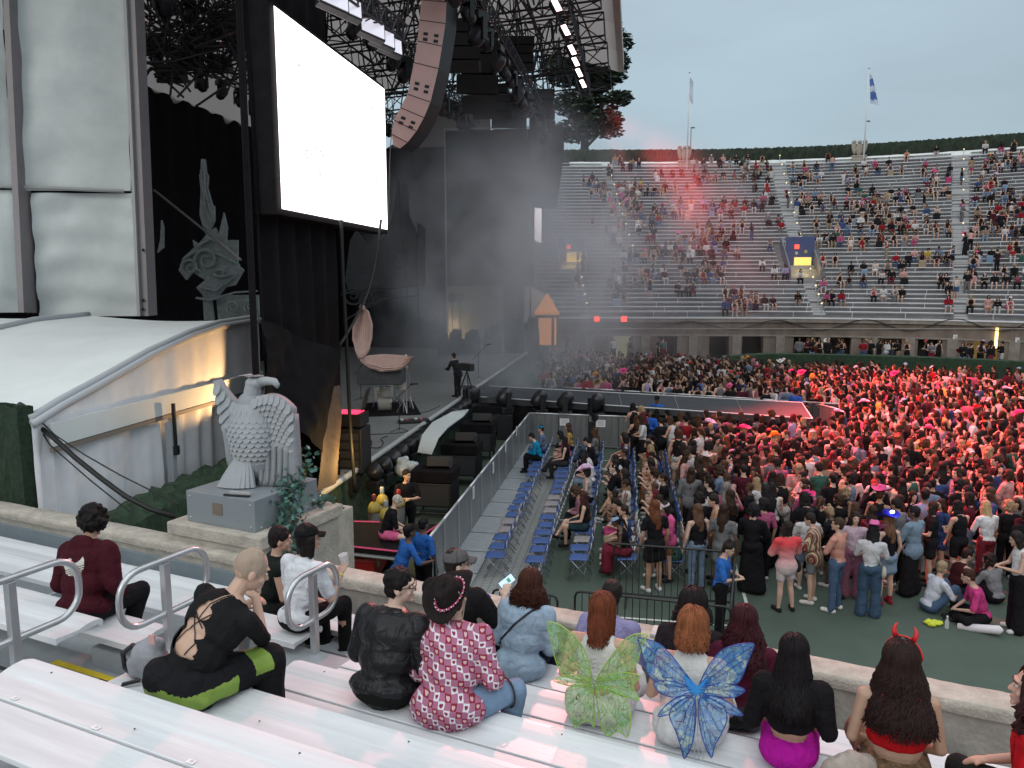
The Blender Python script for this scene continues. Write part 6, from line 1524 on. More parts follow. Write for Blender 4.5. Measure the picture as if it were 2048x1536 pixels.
for i, t in enumerate((.03, .14, .25, .33, .42)):
    q = lerp(rf0, rf1, t)-dy*.35; o = copy_tree(hp); o.location = (q.x, q.y, .1); o.rotation_euler = (rad(180), 0, rq.uniform(0, 3)); o.scale = (1.6,)*3; o.location.z = 1.0
    o['label'] = 'black moving head lamp standing along the near side of the runway'; o['group'] = 'lamps along the runway'
    b = MB(); b.box((0, 0, 0), (.6, .5, .98)); k = b.build('lamp_case', BLACK, bevel=.02); k.location = (q.x, q.y, .49); tag(k, 'black case carrying a lamp along the near side of the runway', 'case', 'cases under the runway lamps')
# panel barriers -----------------------------------------------------------
def plexi():
    m = bpy.data.materials.new('barrier_panel'); m.use_nodes = True; t = m.node_tree; bs = t.nodes['Principled BSDF']; bs.inputs['Base Color'].default_value = (.20, .205, .21, 1); bs.inputs['Roughness'].default_value = .35; bs.inputs['Metallic'].default_value = .4
    co = t.nodes.new('ShaderNodeTexCoord'); n = t.nodes.new('ShaderNodeTexNoise'); n.inputs['Scale'].default_value = 9; mp_ = t.nodes.new('ShaderNodeMapping'); mp_.inputs['Scale'].default_value = (1, 1, .12); t.links.new(co.outputs['Object'], mp_.inputs[0]); t.links.new(mp_.outputs[0], n.inputs['Vector'])
    r_ = t.nodes.new('ShaderNodeMapRange'); r_.inputs[3].default_value = .6; r_.inputs[4].default_value = 1.4; t.links.new(n.outputs['Fac'], r_.inputs[0]); s_ = t.nodes.new('ShaderNodeVectorMath'); s_.operation = 'SCALE'; s_.inputs[0].default_value = (.20, .205, .21); t.links.new(r_.outputs[0], s_.inputs['Scale']); t.links.new(s_.outputs[0], bs.inputs['Base Color']); return m
PLX = plexi(); WTOP = mat('barrier_top', (.62, .63, .65), .35, .4)
def barrier_run(a, c, label, grp, h=1.18, seg=1.25, m=None, white=False, feet=True):
    a = Vector(a); c = Vector(c); a.z = c.z = 0; L = (c-a).length; n = max(1, round(L/seg)); d = (c-a)/n; ang = math.atan2(d.y, d.x); W_ = d.length
    pr = empty('crowd_barrier'); b = MB(); b.box((W_/2, 0, h*.52), (W_-.02, .02, h*.9)); b.build('panel', m or PLX, pr)
    b = MB(); b.bar((0, 0, h), (W_, 0, h), .028, 8); b.build('top_rail', WTOP, pr, smooth=True)
    for x in (.03, W_-.03):
        b = MB(); b.box((x, .012, h/2), (.035, .035, h-.03)); b.build('post', WTOP if white else STEEL, pr)
    if feet: b = MB(); b.box((W_/2, .35, .06), (W_-.06, .7, .02)); b.build('step_plate', ALUD, pr)
    for i in range(n):
        o = pr if i == 0 else copy_tree(pr); q = a+d*i; o.location = q; o.rotation_euler = (0, 0, ang); tag(o, label, 'barrier', grp)
    return pr
fa = at_z(885, 1040, 1.2); fb_ = at_z(1058, 826, 1.2); fc = at_z(1300, 835, 1.2)
barrier_run(fb_, fa-(fb_-fa).normalized()*1.2, 'grey metal panel barrier with pale rail between the chairs and the stage pit', 'panel barriers along the stage pit')
barrier_run(fb_, fc, 'grey metal panel barrier across the far end of the blue chairs', 'panel barriers at the far end of the chairs', h=1.2)
ba = at_z(1128, 772, 1.2); bc = at_z(1690, 806, 1.2); bd = at_z(1745, 838, 1.2)
DPL = mat('dark_mesh_panel', (.05, .05, .055), .5)
barrier_run(ba, bc, 'dark panel barrier with white rail behind the runway', 'white railed barriers behind the runway', m=DPL, white=True, h=1.15)
barrier_run(at_z(1640, 808, 1.2), at_z(1735, 832, 1.2), 'grey panel barrier around the end of the runway', 'barriers around the end of the runway', white=True)
barrier_run(at_z(1735, 832, 1.2), at_z(1725, 872, 1.2), 'grey panel barrier turning the corner at the runway end', 'barriers at the corner of the runway end', white=True)
for i, (x, y) in enumerate(((983, 930), (938, 1010), (1002, 895), (945, 990))):
    pass
def notice(q, ang, label, w=.16, h=.24):
    o = empty('paper_notice', q, ang); b = MB(); b.box((0, 0, 0), (w, .006, h)); b.build('sheet', WHITE, o)
    for k in range(5): b = MB(); b.box((0, -.004, h*.32-k*h*.15), (w*.7, .002, .012)); b.build('print_line', mat('ink', (.25, .25, .3)), o)
    return tag(o, label, 'notice')
fang = math.atan2((fb_-fa).y, (fb_-fa).x)
for i, (x, y) in enumerate(((943, 985), (983, 935), (1008, 893), (1030, 862))):
    r_ = ray(x, y); p0 = fa.xy; dd = (fb_-fa).xy; nn = Vector((-dd.y, dd.x)); t = p0.dot(nn)/(r_[0]*nn.x+r_[1]*nn.y); q = Vector((r_[0]*t, r_[1]*t, H+r_[2]*t))
    notice(q+Vector((.05, -.01, 0)), fang, 'white paper notice on the pit barrier, %s from the near end' % ['first', 'second', 'third', 'fourth'][i], .2, .3)
for i, (x, y) in enumerate(((1140, 832), (1220, 834))):
    q = lerp(fb_, fc, (.30, .60)[i]); notice((q.x, q.y-.04, .92), math.atan2((fc-fb_).y, (fc-fb_).x), 'white paper notice on the far chair barrier, %s one' % ['left', 'right'][i], .34, .26)
# black steel crowd gates ----------------------------------------------------
def gate(a, c, label, h=1.1, z0=.0):
    a = Vector(a); c = Vector(c); a.z = c.z = 0; d = c-a; W_ = d.length; o = empty('steel_gate', a, math.atan2(d.y, d.x)); r = .09
    pts = [(0, 0, .18), (0, 0, h-r), (r*.3, 0, h-r*.3), (r, 0, h), (W_-r, 0, h), (W_-r*.3, 0, h-r*.3), (W_, 0, h-r), (W_, 0, .18)]
    b = MB(); b.tube(pts, .02, 8, closed=True); b.build('frame', BLACK, o, smooth=True); n = int(W_/.115)
    b = MB()
    for i in range(1, n): b.bar((W_*i/n, 0, .18), (W_*i/n, 0, h), .008, 5, cap=False)
    b.build('bars', BLACK, o).__setitem__('kind', 'stuff')
    for x in (.25, W_-.25): b = MB(); b.tube([(x, -.3, .01), (x, -.05, .06), (x, 0, .2), (x, .05, .06), (x, .3, .01)], .016, 6); b.build('foot', BLACK, o, smooth=True)
    return tag(o, label, 'barrier', 'black steel crowd gates')
g0 = at_z(1228, 1092, 1.1); g1 = at_z(1475, 1110, 1.1)
gate(g0, lerp(g0, g1, .96), 'black steel gate in front of the crowd behind the blue shirted steward', 1.15)
gate(at_z(1150, 1182, 1.1), at_z(1462, 1215, 1.1), 'long low black steel gate nearest the parapet, left of the steward', 1.1)
gate(at_z(985, 1178, 1.1), at_z(1115, 1192, 1.1), 'short black steel gate behind the curly haired woman', 1.1)
gate(at_z(1470, 1120, 1.1), at_z(1462, 1215, 1.1), 'black steel gate end-on beside the steward', 1.15)
gate(at_z(868, 1085, 1.1), at_z(874, 1160, 1.1), 'black steel gate end-on beside the blue shirted crew', 1.15)
# folding chairs ---------------------------------------------------------------
CHB = mat('chair_blue', (.045, .10, .29), .45, 0, .08, 5); CHG = mat('chair_grey', (.27, .25, .26), .5, 0, .08, 5); CHW = mat('chair_white', (.55, .50, .50), .5); CHF = mat('chair_frame', (.36, .37, .42), .35, .7)
def chair_proto(m):
    o = empty('folding_chair'); b = MB()
    b.grid(lambda u, v: Vector(((u-.5)*.40*(1-.06*(1-v)), -.20+.40*v, .445+.012*math.cos((v-.4)*3)-.010*abs(2*u-1)**3)), 8, 8); s = b.build('seat', m, o, smooth=True); k = s.modifiers.new('s', 'SOLIDIFY'); k.thickness = .02
    b = MB(); b.grid(lambda u, v: Vector(((u-.5)*.42, -.235-.035*v+.025*(2*u-1)**2, .64+.17*v)), 8, 5); s = b.build('backrest', m, o, smooth=True); k = s.modifiers.new('s', 'SOLIDIFY'); k.thickness = .014
    for q in (-1, 1):
        b = MB(); b.tube([(q*.205, -.27, .82), (q*.205, -.235, .62), (q*.205, -.16, .42), (q*.205, .22, .015)], .011, 6); b.build('leg', CHF, o, smooth=True)
        b = MB(); b.tube([(q*.188, .16, .43), (q*.188, -.24, .015)], .011, 6); b.build('leg', CHF, o, smooth=True)
    b = MB(); b.bar((-.2, -.12, .14), (.2, -.12, .14), .009, 6); b.bar((-.2, .13, .14), (.2, .13, .14), .009, 6); b.build('crossbar', CHF, o); return o
protoB, protoG, protoW = chair_proto(CHB), chair_proto(CHG), chair_proto(CHW); used = set()
CHAIRS = []
cdir = (at_z(1100, 905, 0)-at_z(990, 1165, 0)).normalized(); cnr = Vector((cdir.y, -cdir.x, 0)); FYAW = math.atan2(-cnr.y, -cnr.x)-rad(90)
def place_chair(pr, q, label, grp, jit=.03):
    o = pr if pr.name not in used else copy_tree(pr); used.add(pr.name); o.location = (q.x+rq.uniform(-jit, jit), q.y+rq.uniform(-jit, jit), .03 if 0 else 0); o.rotation_euler = (0, 0, FYAW+rq.uniform(-.05, .05)); return tag(o, label, 'chair', grp)
rowsC = [(at_z(990, 1150, 0), 0, 19, 'first'), (at_z(1072, 1158, 0), 0, 19, 'second'), (at_z(1158, 1155, 0), 0, 18, 'third')]
for ri, (q0, o0, n, nm) in enumerate(rowsC):
    for i in range(n):
        if (ri == 0 and i in (11,)) or (ri == 2 and i in (5, 6)): continue
        q = q0+cdir*(.56*i); grey = (ri == 0 and i in (3, 4)) or (ri == 1 and i in (6, 7, 8)) or (ri == 2 and i in (2,))
        col = 'grey' if grey else 'blue'; place_chair(protoG if grey else protoB, q, '%s folding chair in the %s row from the pit barrier' % (col, nm), '%s folding chairs, %s row' % (col, nm)); CHAIRS.append((ri, i, q))
for ri in range(3, 5):
    q0 = rowsC[2][0]+cnr*(.95*(ri-2))+cdir*.2
    for i in range(16):
        q = q0+cdir*(.56*i); w = i < 4 and rq.random() < .7; place_chair(protoW if w else protoB, q, '%s folding chair in the %s row, by the crowd' % ('white' if w else 'blue', ['fourth', 'fifth'][ri-3]), '%s folding chairs, %s row' % ('white' if w else 'blue', ['fourth', 'fifth'][ri-3])); CHAIRS.append((ri, i, q))
# speaker stacks in the pit ----------------------------------------------------
def sub_stack(x, y, w, label, top=True, s=1.0):
    q = at_z(x, y, 0); o = empty('speaker_stack', q, YAW_U-rad(90)*0+.0); o.scale = (s,)*3
    b = MB(); b.box((0, 0, .62), (1.05, .9, .62)); b.build('subwoofer', BLACK, o, bevel=.02)
    b = MB(); b.box((0, 0, 1.10), (1.1, .95, .32)); b.build('covered_top', BLKF, o, bevel=.04)
    b = MB(); b.box((0, -.455, .62), (.95, .02, .52)); b.build('grille', mat('grille', (.03, .03, .033), .7), o)
    b = MB(); b.box((.1, .05, 1.40), (.62, .5, .26), .15, Matrix.Rotation(rad(-12), 3, 'X')); b.build('front_fill', BLACK, o, bevel=.02)
    b = MB(); b.box((.42, -.02, 1.40), (.06, .42, .2), .15); b.build('side_handle', mat('grille', (.03, .03, .033)), o)
    for sx in (-.45, .45):
        for sy in (-.38, .38): b = MB(); b.bar((sx, sy, 0), (sx, sy, .34), .03, 6); b.build('leg', BLACK, o)
    return tag(o, label, 'speaker', 'black speaker stacks in the stage pit')
for i, (x, y) in enumerate(((872, 1028), (925, 965), (958, 915), (985, 872))):
    sub_stack(x, y, 1, 'black speaker stack in the pit, %s from the near end' % ['first', 'second', 'third', 'fourth'][i])
b = MB(); b.box((0, 0, .36), (1.6, 1.2, .06)); b.box((0, 0, .18), (1.5, 1.1, .3)); o = b.build('low_black_deck', BLKF); o.location = at_z(790, 1000, 0); o.rotation_euler = (0, 0, YAW_U); tag(o, 'low flat black deck in the pit behind the man in black', 'deck')
# floor lamps along the stage lip
for i in range(20):
    Y = 18.6+i*.75; o = empty('footlight', UV(Y, .38, ZS-.25), rq.uniform(-.4, .4)+YAW_U); b = MB(); b.box((0, 0, -.2), (.34, .34, .22)); b.build('base', BLACK, o, bevel=.02)
    b = MB(); M_ = Matrix.Rotation(rad(rq.uniform(20, 60)), 3, 'X'); b.lathe((0, 0, .12), [(.10, -.18), (.19, -.10), (.2, .1), (.15, .16), (.02, .18)], 12, M_); b.build('head', mat('lamp_body', (.02, .02, .024)), o, smooth=True)
    tag(o, 'round black lamp on the stage edge, facing the audience', 'stage lamp', 'round black lamps along the stage edge')
# white ribbed fan prop
b = empty('ribbed_fan', at_z(838, 905, 1.9)); L = Vector(b.location); FAN = mat('fan_white', (.55, .58, .57), .6)
for k in range(9):
    m = MB(); pts = [at_y(lerp(836, 862, k/8), lerp(905, 905, k/8)+k*.5, 20.5), at_y(lerp(846, 874, k/8), lerp(872, 876, k/8), 21.2), at_y(lerp(866, 893, k/8), lerp(848, 854, k/8), 22.2), at_y(lerp(905, 925, k/8), lerp(826, 832, k/8), 23.6), at_y(936, 820, 24.8)]
    m.tube([p_-L for p_ in pts], 0, 6, radii=[.02, .05, .06, .045, .03]); m.build('rib', FAN, b, smooth=True)
tag(b, 'white ribbed fan shaped prop leaning over the stage edge lamps', 'prop')
# gas cylinders
for i, (x, y, c, nm) in enumerate(((748, 1000, (.18, .03, .02), 'front left, brown valve cover'), (772, 1012, (.25, .26, .27), 'front middle, grey collar'), (764, 985, (.4, .42, .42), 'rear with tall white cap'), (797, 990, (.35, .03, .03), 'rear right with red cap'))):
    q = at_z(x, y, 1.35); q.z = 0; o = empty('gas_cylinder', q); o.scale = (.95, .95, .95)
    b = MB(); b.lathe((0, 0, 0), [(.13, 0), (.145, .03), (.145, 1.15)], 20); b.build('cylinder_body', mat('cylinder_dark', (.03, .03, .028), .4), o, smooth=True)
    b = MB(); b.lathe((0, 0, 1.15), [(.147, 0), (.147, .08), (.12, .17), (.06, .23), (.04, .25)], 20); b.build('shoulder', mat('cylinder_yellow', (.34, .27, .05), .4), o, smooth=True)
    b = MB(); b.lathe((0, 0, 1.39), [(.045, 0), (.05, .03), (.05, .14), (.03, .17)], 14); b.build('valve', mat('valve_%d' % i, c, .45), o, smooth=True)
    tag(o, 'yellow shouldered gas cylinder beside the stage, '+nm, 'gas cylinder', 'gas cylinders beside the stage')
# platform with pink tape, red case
pf = empty('low_platform'); Pt = [at_z(664, 1090, 1.0), at_z(795, 1104, 1.0), at_z(880, 1048, 1.0), at_z(708, 1044, 1.0)]
b = MB(); b.prism([p_-Vector((0, 0, .10)) for p_ in Pt], (0, 0, .10)); b.build('deck', BLKF, pf)
for a, c in ((0, 1), (1, 2), (3, 2)):
    b = MB(); e0, e1 = Pt[a], Pt[c]; b.bar(e0+Vector((0, 0, .01)), lerp(e0, e1, 1 if (a, c) != (3, 2) else .45)+Vector((0, 0, .01)), .022, 4); b.build('tape', mat('pink_tape', (.62, .06, .16), .6), pf)
b = MB(); b.bar(Pt[0]-Vector((0, 0, .14)), Pt[1]-Vector((0, 0, .14)), .035, 6); b.build('edge_frame', STEEL, pf)
for p_ in Pt: b = MB(); b.bar((p_.x, p_.y, 0), (p_.x, p_.y, .9), .03, 6); b.build('leg', STEEL, pf)
tag(pf, 'low black platform edged with pink tape in the stage pit', 'platform')
o = empty('flight_case', at_z(738, 1150, 0)+Vector((0, 0, .0)), YAW_U+rad(95)); b = MB(); b.box((0, 0, .35), (1.35, .6, .44)); b.build('case_body', mat('case_red', (.40, .015, .015), .4), o, bevel=.02)
b = MB(); b.box((0, 0, .585), (1.37, .62, .03)); b.build('lid', mat('case_red', (.40, .015, .015)), o, bevel=.01)
for x in (-.4, .4): b = MB(); b.box((x, -.305, .40), (.12, .01, .1)); b.build('latch', STEEL, o)
for x in (-.6, .6):
    for y in (-.22, .22): b = MB(); b.ell((x, y, .06), (.06, .03, .06)); b.build('caster', BLACK, o)
tag(o, 'red flight case under the pink edged platform', 'case')
# stage gear: drums, mic, pedals, racks
dr = empty('drum_kit', at_z(775, 818, ZS), YAW_U-1.2); SH = mat('drum_shell', (.42, .41, .36), .4, 0, .15, 9); HD = mat('drum_head', (.6, .6, .58), .5)
def drum(x, y, z, r, h, ax=None, nm='drum'):
    M_ = ax or Matrix.Identity(3); b = MB(); b.lathe((x, y, z), [(r, 0), (r, h)], 22, M_); b.build(nm, SH, dr, smooth=False); b = MB(); b.lathe((x, y, z), [(r*1.03, -.01), (r*1.03, .02)], 22, M_); b.lathe(Vector((x, y, z))+M_ @ Vector((0, 0, h-.02)), [(r*1.03, 0), (r*1.03, .03)], 22, M_); b.build('rim', STEEL, dr)
SXr = Matrix.Rotation(rad(90), 3, 'X')
drum(-.85, 0, .30, .26, .5); drum(-.2, -.2, .30, .25, .5); drum(.45, .1, .38, .36, .45, SXr, 'bass_drum'); drum(.1, .5, .72, .2, .24); drum(.85, -.1, .62, .2, .3)
for x, y, z, r in ((-1.0, .4, 1.25, .26), (.9, .5, 1.35, .28), (.0, .8, 1.4, .25)):
    b = MB(); b.lathe((x, y, z), [(.01, .02), (r*.4, .015), (r, 0), (r, -.003)], 20, Matrix.Rotation(.25, 3, 'X')); b.build('cymbal', mat('brass', (.30, .28, .24), .35, .8), dr, smooth=True); b = MB(); b.bar((x, y, 0), (x, y, z), .014, 6); b.bar((x, y, .45), (x+.25, y+.1, 0), .01, 5); b.bar((x, y, .45), (x-.2, y+.15, 0), .01, 5); b.bar((x, y, .45), (x, y-.25, 0), .01, 5); b.build('cymbal_stand', STEEL, dr)
for x, y in ((-.85, 0), (-.2, -.2)):
    b = MB()
    for a in (0, 2.1, 4.2): b.bar((x+.2*math.cos(a), y+.2*math.sin(a), .5), (x+.35*math.cos(a), y+.35*math.sin(a), 0), .012, 5)
    b.build('drum_legs', STEEL, dr)
b = MB(); b.lathe((1.1, .6, 1.75), [(.3, -.03), (.3, .03)], 22, SXr); b.build('clock_face_drum', HD, dr); b = MB(); b.bar((1.1, .6, 0), (1.1, .6, 1.5), .02, 6); b.build('stand', STEEL, dr)
b = MB(); b.box((0, .1, .012), (2.9, 1.9, .024)); b.build('rug', BLKF, dr); tag(dr, 'pale drum kit with cymbals standing on the near half of the stage', 'drum kit')
def mic(x, y, label, h=1.45, boom=True):
    q = at_z(x, y, ZS); o = empty('microphone_stand', q, -.3); b = MB(); b.bar((0, 0, .02), (0, 0, h*.72), .012, 6); b.build('pole', BLACK, o)
    b = MB(); b.bar((-.3, 0, h*.55), (.42, 0, h), .010, 6); b.build('boom', BLACK, o); b = MB(); b.bar((.38, 0, h), (.62, .02, h+.03), .028, 8); b.build('microphone', BLACK, o, smooth=True)
    for a in (0, 2.1, 4.2): b = MB(); b.bar((0, 0, .10), (.34*math.cos(a), .34*math.sin(a), .01), .010, 5); b.build('foot', BLACK, o)
    return tag(o, label, 'microphone stand')
mic(799, 862, 'black microphone stand with boom at the near stage edge'); mic(957, 758, 'microphone stand in the haze beyond the camera operator', 1.6); mic(722, 800, 'microphone stand behind the drum kit', 1.7)
o = empty('pedal_board', at_z(828, 845, ZS), .3); b = MB(); b.box((0, 0, .05), (1.0, .42, .08)); b.build('board', BLACK, o, bevel=.02)
for i in range(6): b = MB(); b.box((-.38+.15*i, rq.uniform(-.08, .08), .11), (.09, .12, .05)); b.build('pedal', mat('pedal_%d' % (i % 3), ((.6, .6, .58), (.45, .12, .12), (.1, .1, .12))[i % 3], .4), o)
tag(o, 'black pedal board with small pale pedals on the stage edge', 'pedal board')
for i, pts in enumerate(([(690, 872), (720, 870), (760, 868), (800, 866), (828, 860), (850, 850)], [(700, 872), (745, 880), (742, 892), (735, 905), (700, 915), (690, 905)], [(728, 826), (780, 832), (850, 826), (880, 812)], [(700, 890), (760, 898), (768, 885), (760, 878), (775, 872)], [(690, 945), (720, 940), (735, 932), (728, 922), (700, 925)])):
    b = MB(); P_ = [at_z(x, y, ZS+.012) for x, y in pts]; sm = [lerp(P_[j], P_[j+1], k/5) for j in range(len(P_)-1) for k in range(5)]+[P_[-1]]
    for _ in range(3): sm = [sm[0]]+[(sm[j-1]+sm[j]*2+sm[j+1])/4 for j in range(1, len(sm)-1)]+[sm[-1]]
    b.tube(sm, .014, 5); tag(b.build('floor_cable', RUBBER), 'black cable lying on the near stage floor, '+['running to the microphone stand', 'in a loose loop by the rack', 'behind the drum kit', 'in a small coil', 'beside the tower base'][i], 'cable')
# rack with red light
o = empty('equipment_rack', at_z(705, 940, ZS-.1), YAW_U); b = MB(); b.box((0, 0, .55), (.75, .7, 1.1)); b.build('cabinet', BLACK, o, bevel=.02)
b = MB(); b.box((0, 0, 1.3), (.7, .6, .3)); b.build('desk', BLACK, o); b = MB(); b.box((0, -.05, 1.47), (.55, .5, .02)); b.build('lit_panel', mat('red_glow', (.8, .05, .1), .5, emit=(1, .04, .12), estr=1.6), o)
b = MB(); b.box((.3, .25, 1.75), (.04, .6, .5), .2, Matrix.Rotation(rad(15), 3, 'Y')); b.build('monitor', BLACK, o)
for k in range(4): b = MB(); b.box((0, -.355, .25+.22*k), (.6, .01, .16)); b.build('drawer', mat('grille', (.03, .03, .033)), o)
tag(o, 'black equipment rack with red lit top behind the tower', 'rack')
# warm lit cases at the tower base + work light
for i, (x, y, w, h_, nm) in enumerate(((655, 968, .5, 1.3, 'tall amber lit case at the foot of the black tower'), (600, 915, .35, 1.1, 'narrow pale case behind the eagle wing'), (690, 985, .6, .35, 'low dark case on the stage corner by the tower'))):
    q = at_z(x, y, ZS-.5); o = empty('road_case', q, YAW_U+.1); b = MB(); b.box((0, 0, h_/2), (w, .6, h_)); b.build('case_body', mat('plywood_case', (.30, .20, .08), .6, 0, .2, 4) if i == 0 else (mat('pale_case', (.3, .32, .33), .6) if i == 1 else BLACK), o, bevel=.015)
    for k in range(3): b = MB(); b.box((-w*.25+w*.25*k, -.305, h_*.5), (.05, .012, h_*.7)); b.build('slot', BLACK, o)
    tag(o, nm, 'case')
lamp('POINT', UV(16.6, .9, 2.2), 60, (1, .62, .2), size=.03, name='work_lamp')
b = MB(); q0 = at_lip(640, 790, .12); 
strip = empty('amber_fabric', at_lip(658, 990, .2)); Ls_ = Vector(strip.location)
def sf(u, v): q = lerp(lerp(at_lip(638, 790, .1), at_lip(676, 770, .1), u), lerp(at_lip(640, 985, .35), at_lip(682, 955, .35), u), v); return q+V2.to_3d()*(.07*math.sin(u*7+v*4))-Ls_
b = MB(); b.grid(sf, 12, 30); b.build('fabric', mat('brown_fabric', (.11, .07, .045), .7, 0, .3, 5, .3, 14), strip, smooth=True); tag(strip, 'crumpled brown fabric lit amber at the foot of the tower', 'fabric')
# hanging cables beside tower
for i, pts in enumerate(([(682, 440), (686, 560), (694, 700), (700, 850), (710, 985)], [(762, 440), (752, 520), (735, 590), (710, 640), (680, 690)], [(790, 180), (780, 300), (778, 420), (776, 440)])):
    b = MB(); P_ = [at_lip(x, y, .45) for x, y in pts]; sm = [lerp(P_[j], P_[j+1], k/6) for j in range(len(P_)-1) for k in range(6)]+[P_[-1]]
    for _ in range(5): sm = [sm[0]]+[(sm[j-1]+sm[j]*2+sm[j+1])/4 for j in range(1, len(sm)-1)]+[sm[-1]]
    b.tube(sm, (.045, .035, .012)[i], 6); tag(b.build('hanging_cable', RUBBER, smooth=True), ['thick black cable hanging straight down beside the tower', 'thick black cable curving from the screen to the tower', 'thin cable hanging between the screen and the curved array'][i], 'cable')
# plastic bag, music stand light
o = empty('plastic_bag', at_z(818, 955, .9)); b = MB(); b.ell((0, 0, .22), (.36, .22, .24)); b.ell((-.15, 0, .45), (.16, .12, .14)); me = rmesh(b, .03, 1, (.07, 5)); mkobj('film', me, mat('bag_plastic', (.5, .55, .58), .25, 0, .1, 6), o); tag(o, 'crumpled clear plastic bag beside the speaker stack', 'bag')
b = MB(); b.box((0, 0, .45), (.5, .5, .88)); o = b.build('stage_box', BLACK, bevel=.02); q = at_z(818, 955, 0); o.location = (q.x, q.y, 0); tag(o, 'black box carrying the plastic bag in the pit', 'case')
# ============================================================ eagle statue
EG = mat('eagle_grey', (.27, .29, .31), .65, 0, .07, 6, .15, 30); EGL = mat('feather_grey', (.33, .355, .375), .6, 0, .10, 5)
EC = RN(-6.76, 7.05, 3.60); eg = empty('eagle_statue', EC, YAW_N+.12)
S_ = 1.0
b = MB(); b.ell((0, 0, .60), (.235, .19, .42)); b.ell((0, 0, .92), (.17, .15, .2)); b.ell((.02, .02, .28), (.2, .2, .25)); me = rmesh(b, .022, 3); mkobj('trunk', me, EG, eg)
b = MB(); cap(b, (.0, 0, 1.0), (.03, .0, 1.17), .10, .085); b.ell((.05, .0, 1.21), (.105, .085, .075)); me = rmesh(b, .012, 2); mkobj('head', me, EGL, eg)
b = MB(); b.tube([(.12, 0, 1.23), (.22, 0, 1.245), (.30, 0, 1.24), (.335, 0, 1.20), (.335, 0, 1.165)], 0, 8, radii=[.055, .05, .045, .035, .012]); b.build('beak', EGL, eg, smooth=True)
b = MB(); r_ = random.Random(3)
for k in range(9): b.box((r_.uniform(-.05, .1), r_.uniform(-.05, .05), 1.285+r_.uniform(0, .02)), (.10, .05, .008), r_.uniform(0, 3), Matrix.Rotation(r_.uniform(-.5, .5), 3, 'X'))
b.build('torn_foil', mat('foil', (.5, .46, .45), .3, .6), eg)
# wings: thick curtains falling from raised shoulders
def wing_fn(side):
    def fn(u, v):       # u outwards 0..1, v top..bottom 0..1
        if side > 0: x = lerp(.10, .50, u); topz = 1.03+.10*math.sin(u*2.6)-.16*u*u; y = -.05+.10*u; bot = .0
        else: x = lerp(-.10, -.42, u); topz = .93+.30*u**1.5; y = -.02+.02*u; bot = .25*(u**1.2)
        xx = x*(1-.12*v*u) if side > 0 else lerp(x, -.22-.06*u, v**1.3)
        return Vector((xx, y+.04*math.sin(v*3), lerp(topz, bot, v)))
    return fn
for sd_ in (1, -1):
    b = MB(); b.grid(wing_fn(sd_), 14, 24); o = b.build('wing', EG, eg, smooth=True); k = o.modifiers.new('s', 'SOLIDIFY'); k.thickness = .12; k.offset = 0
def feather(c, nrm, up, w, h, parent=None, bb=None):
    """rounded scale with a thin edge; points hang down"""
    nrm = Vector(nrm).normalized(); up = (Vector(up)-nrm*nrm.dot(Vector(up))).normalized(); x = up.cross(nrm); n = 9; top = []; 
    P_ = [(-.5, .5), (.5, .5)]+[(.5*math.cos(a), -.1+.5*math.sin(a)) for a in np.linspace(0, -math.pi, n)]
    f = [Vector(c)+x*(a*w)+up*(d*h)+nrm*(.018*(.6-d)) for a, d in P_]; g = [q-nrm*.014 for q in f]
    m = len(f); bb.add(f+g, [tuple(range(m)), tuple(range(m, 2*m))]+[(i, (i+1) % m, m+(i+1) % m, m+i) for i in range(m)])
# breast feathers as overlapping rows
bb = MB()
for r in range(13):
    z = .98-r*.055; t = (z-.62)/.42; R_ = (.245*math.sqrt(max(.1, 1-t*t)), .20*math.sqrt(max(.1, 1-t*t))); n = 9; w = .085 if r > 2 else .06
    for k in range(n):
        a = rad(-90)+(k-n/2+.5*(r % 2))*.30
        if abs(a+1.5708) > 1.5: continue
        c = Vector((R_[0]*math.cos(a), R_[1]*math.sin(a), z)); nr = Vector((math.cos(a), math.sin(a)*1.2, .15)); feather(c+nr.normalized()*.012, nr, (0, 0, 1), w, .10, bb=bb)
o = bb.build('breast_feathers', EGL, eg); 
for sd_ in (1, -1):
    fn = wing_fn(sd_); bb = MB()
    for r in range(8 if sd_ > 0 else 9):
        for k in range(7 if sd_ > 0 else 5):
            u = (k+.5*(r % 2)+.3)/(7 if sd_ > 0 else 5); v = .045+r*.065*(1 if sd_ > 0 else .9)
            if u > 1: continue
            c = fn(u, v); nr = Vector((.25*sd_*u, -1, .1)); feather(c+Vector((0, -.068, 0)), nr, (0, 0, 1), .082, .105, bb=bb)
    bb.build('wing_feathers', EGL, eg)
    for k in range(5):
        bb = MB(); u = (k+.6)/5.4; v0 = .52
        P_ = [fn(u, v_)+Vector((0, -.064-.002*k, 0)) for v_ in np.linspace(v0, .98, 8)]; bb.tube(P_, 0, 6, radii=[.034, .034, .032, .03, .03, .028, .026, .02]); bb.build('flight_feather', EG, eg, smooth=True)
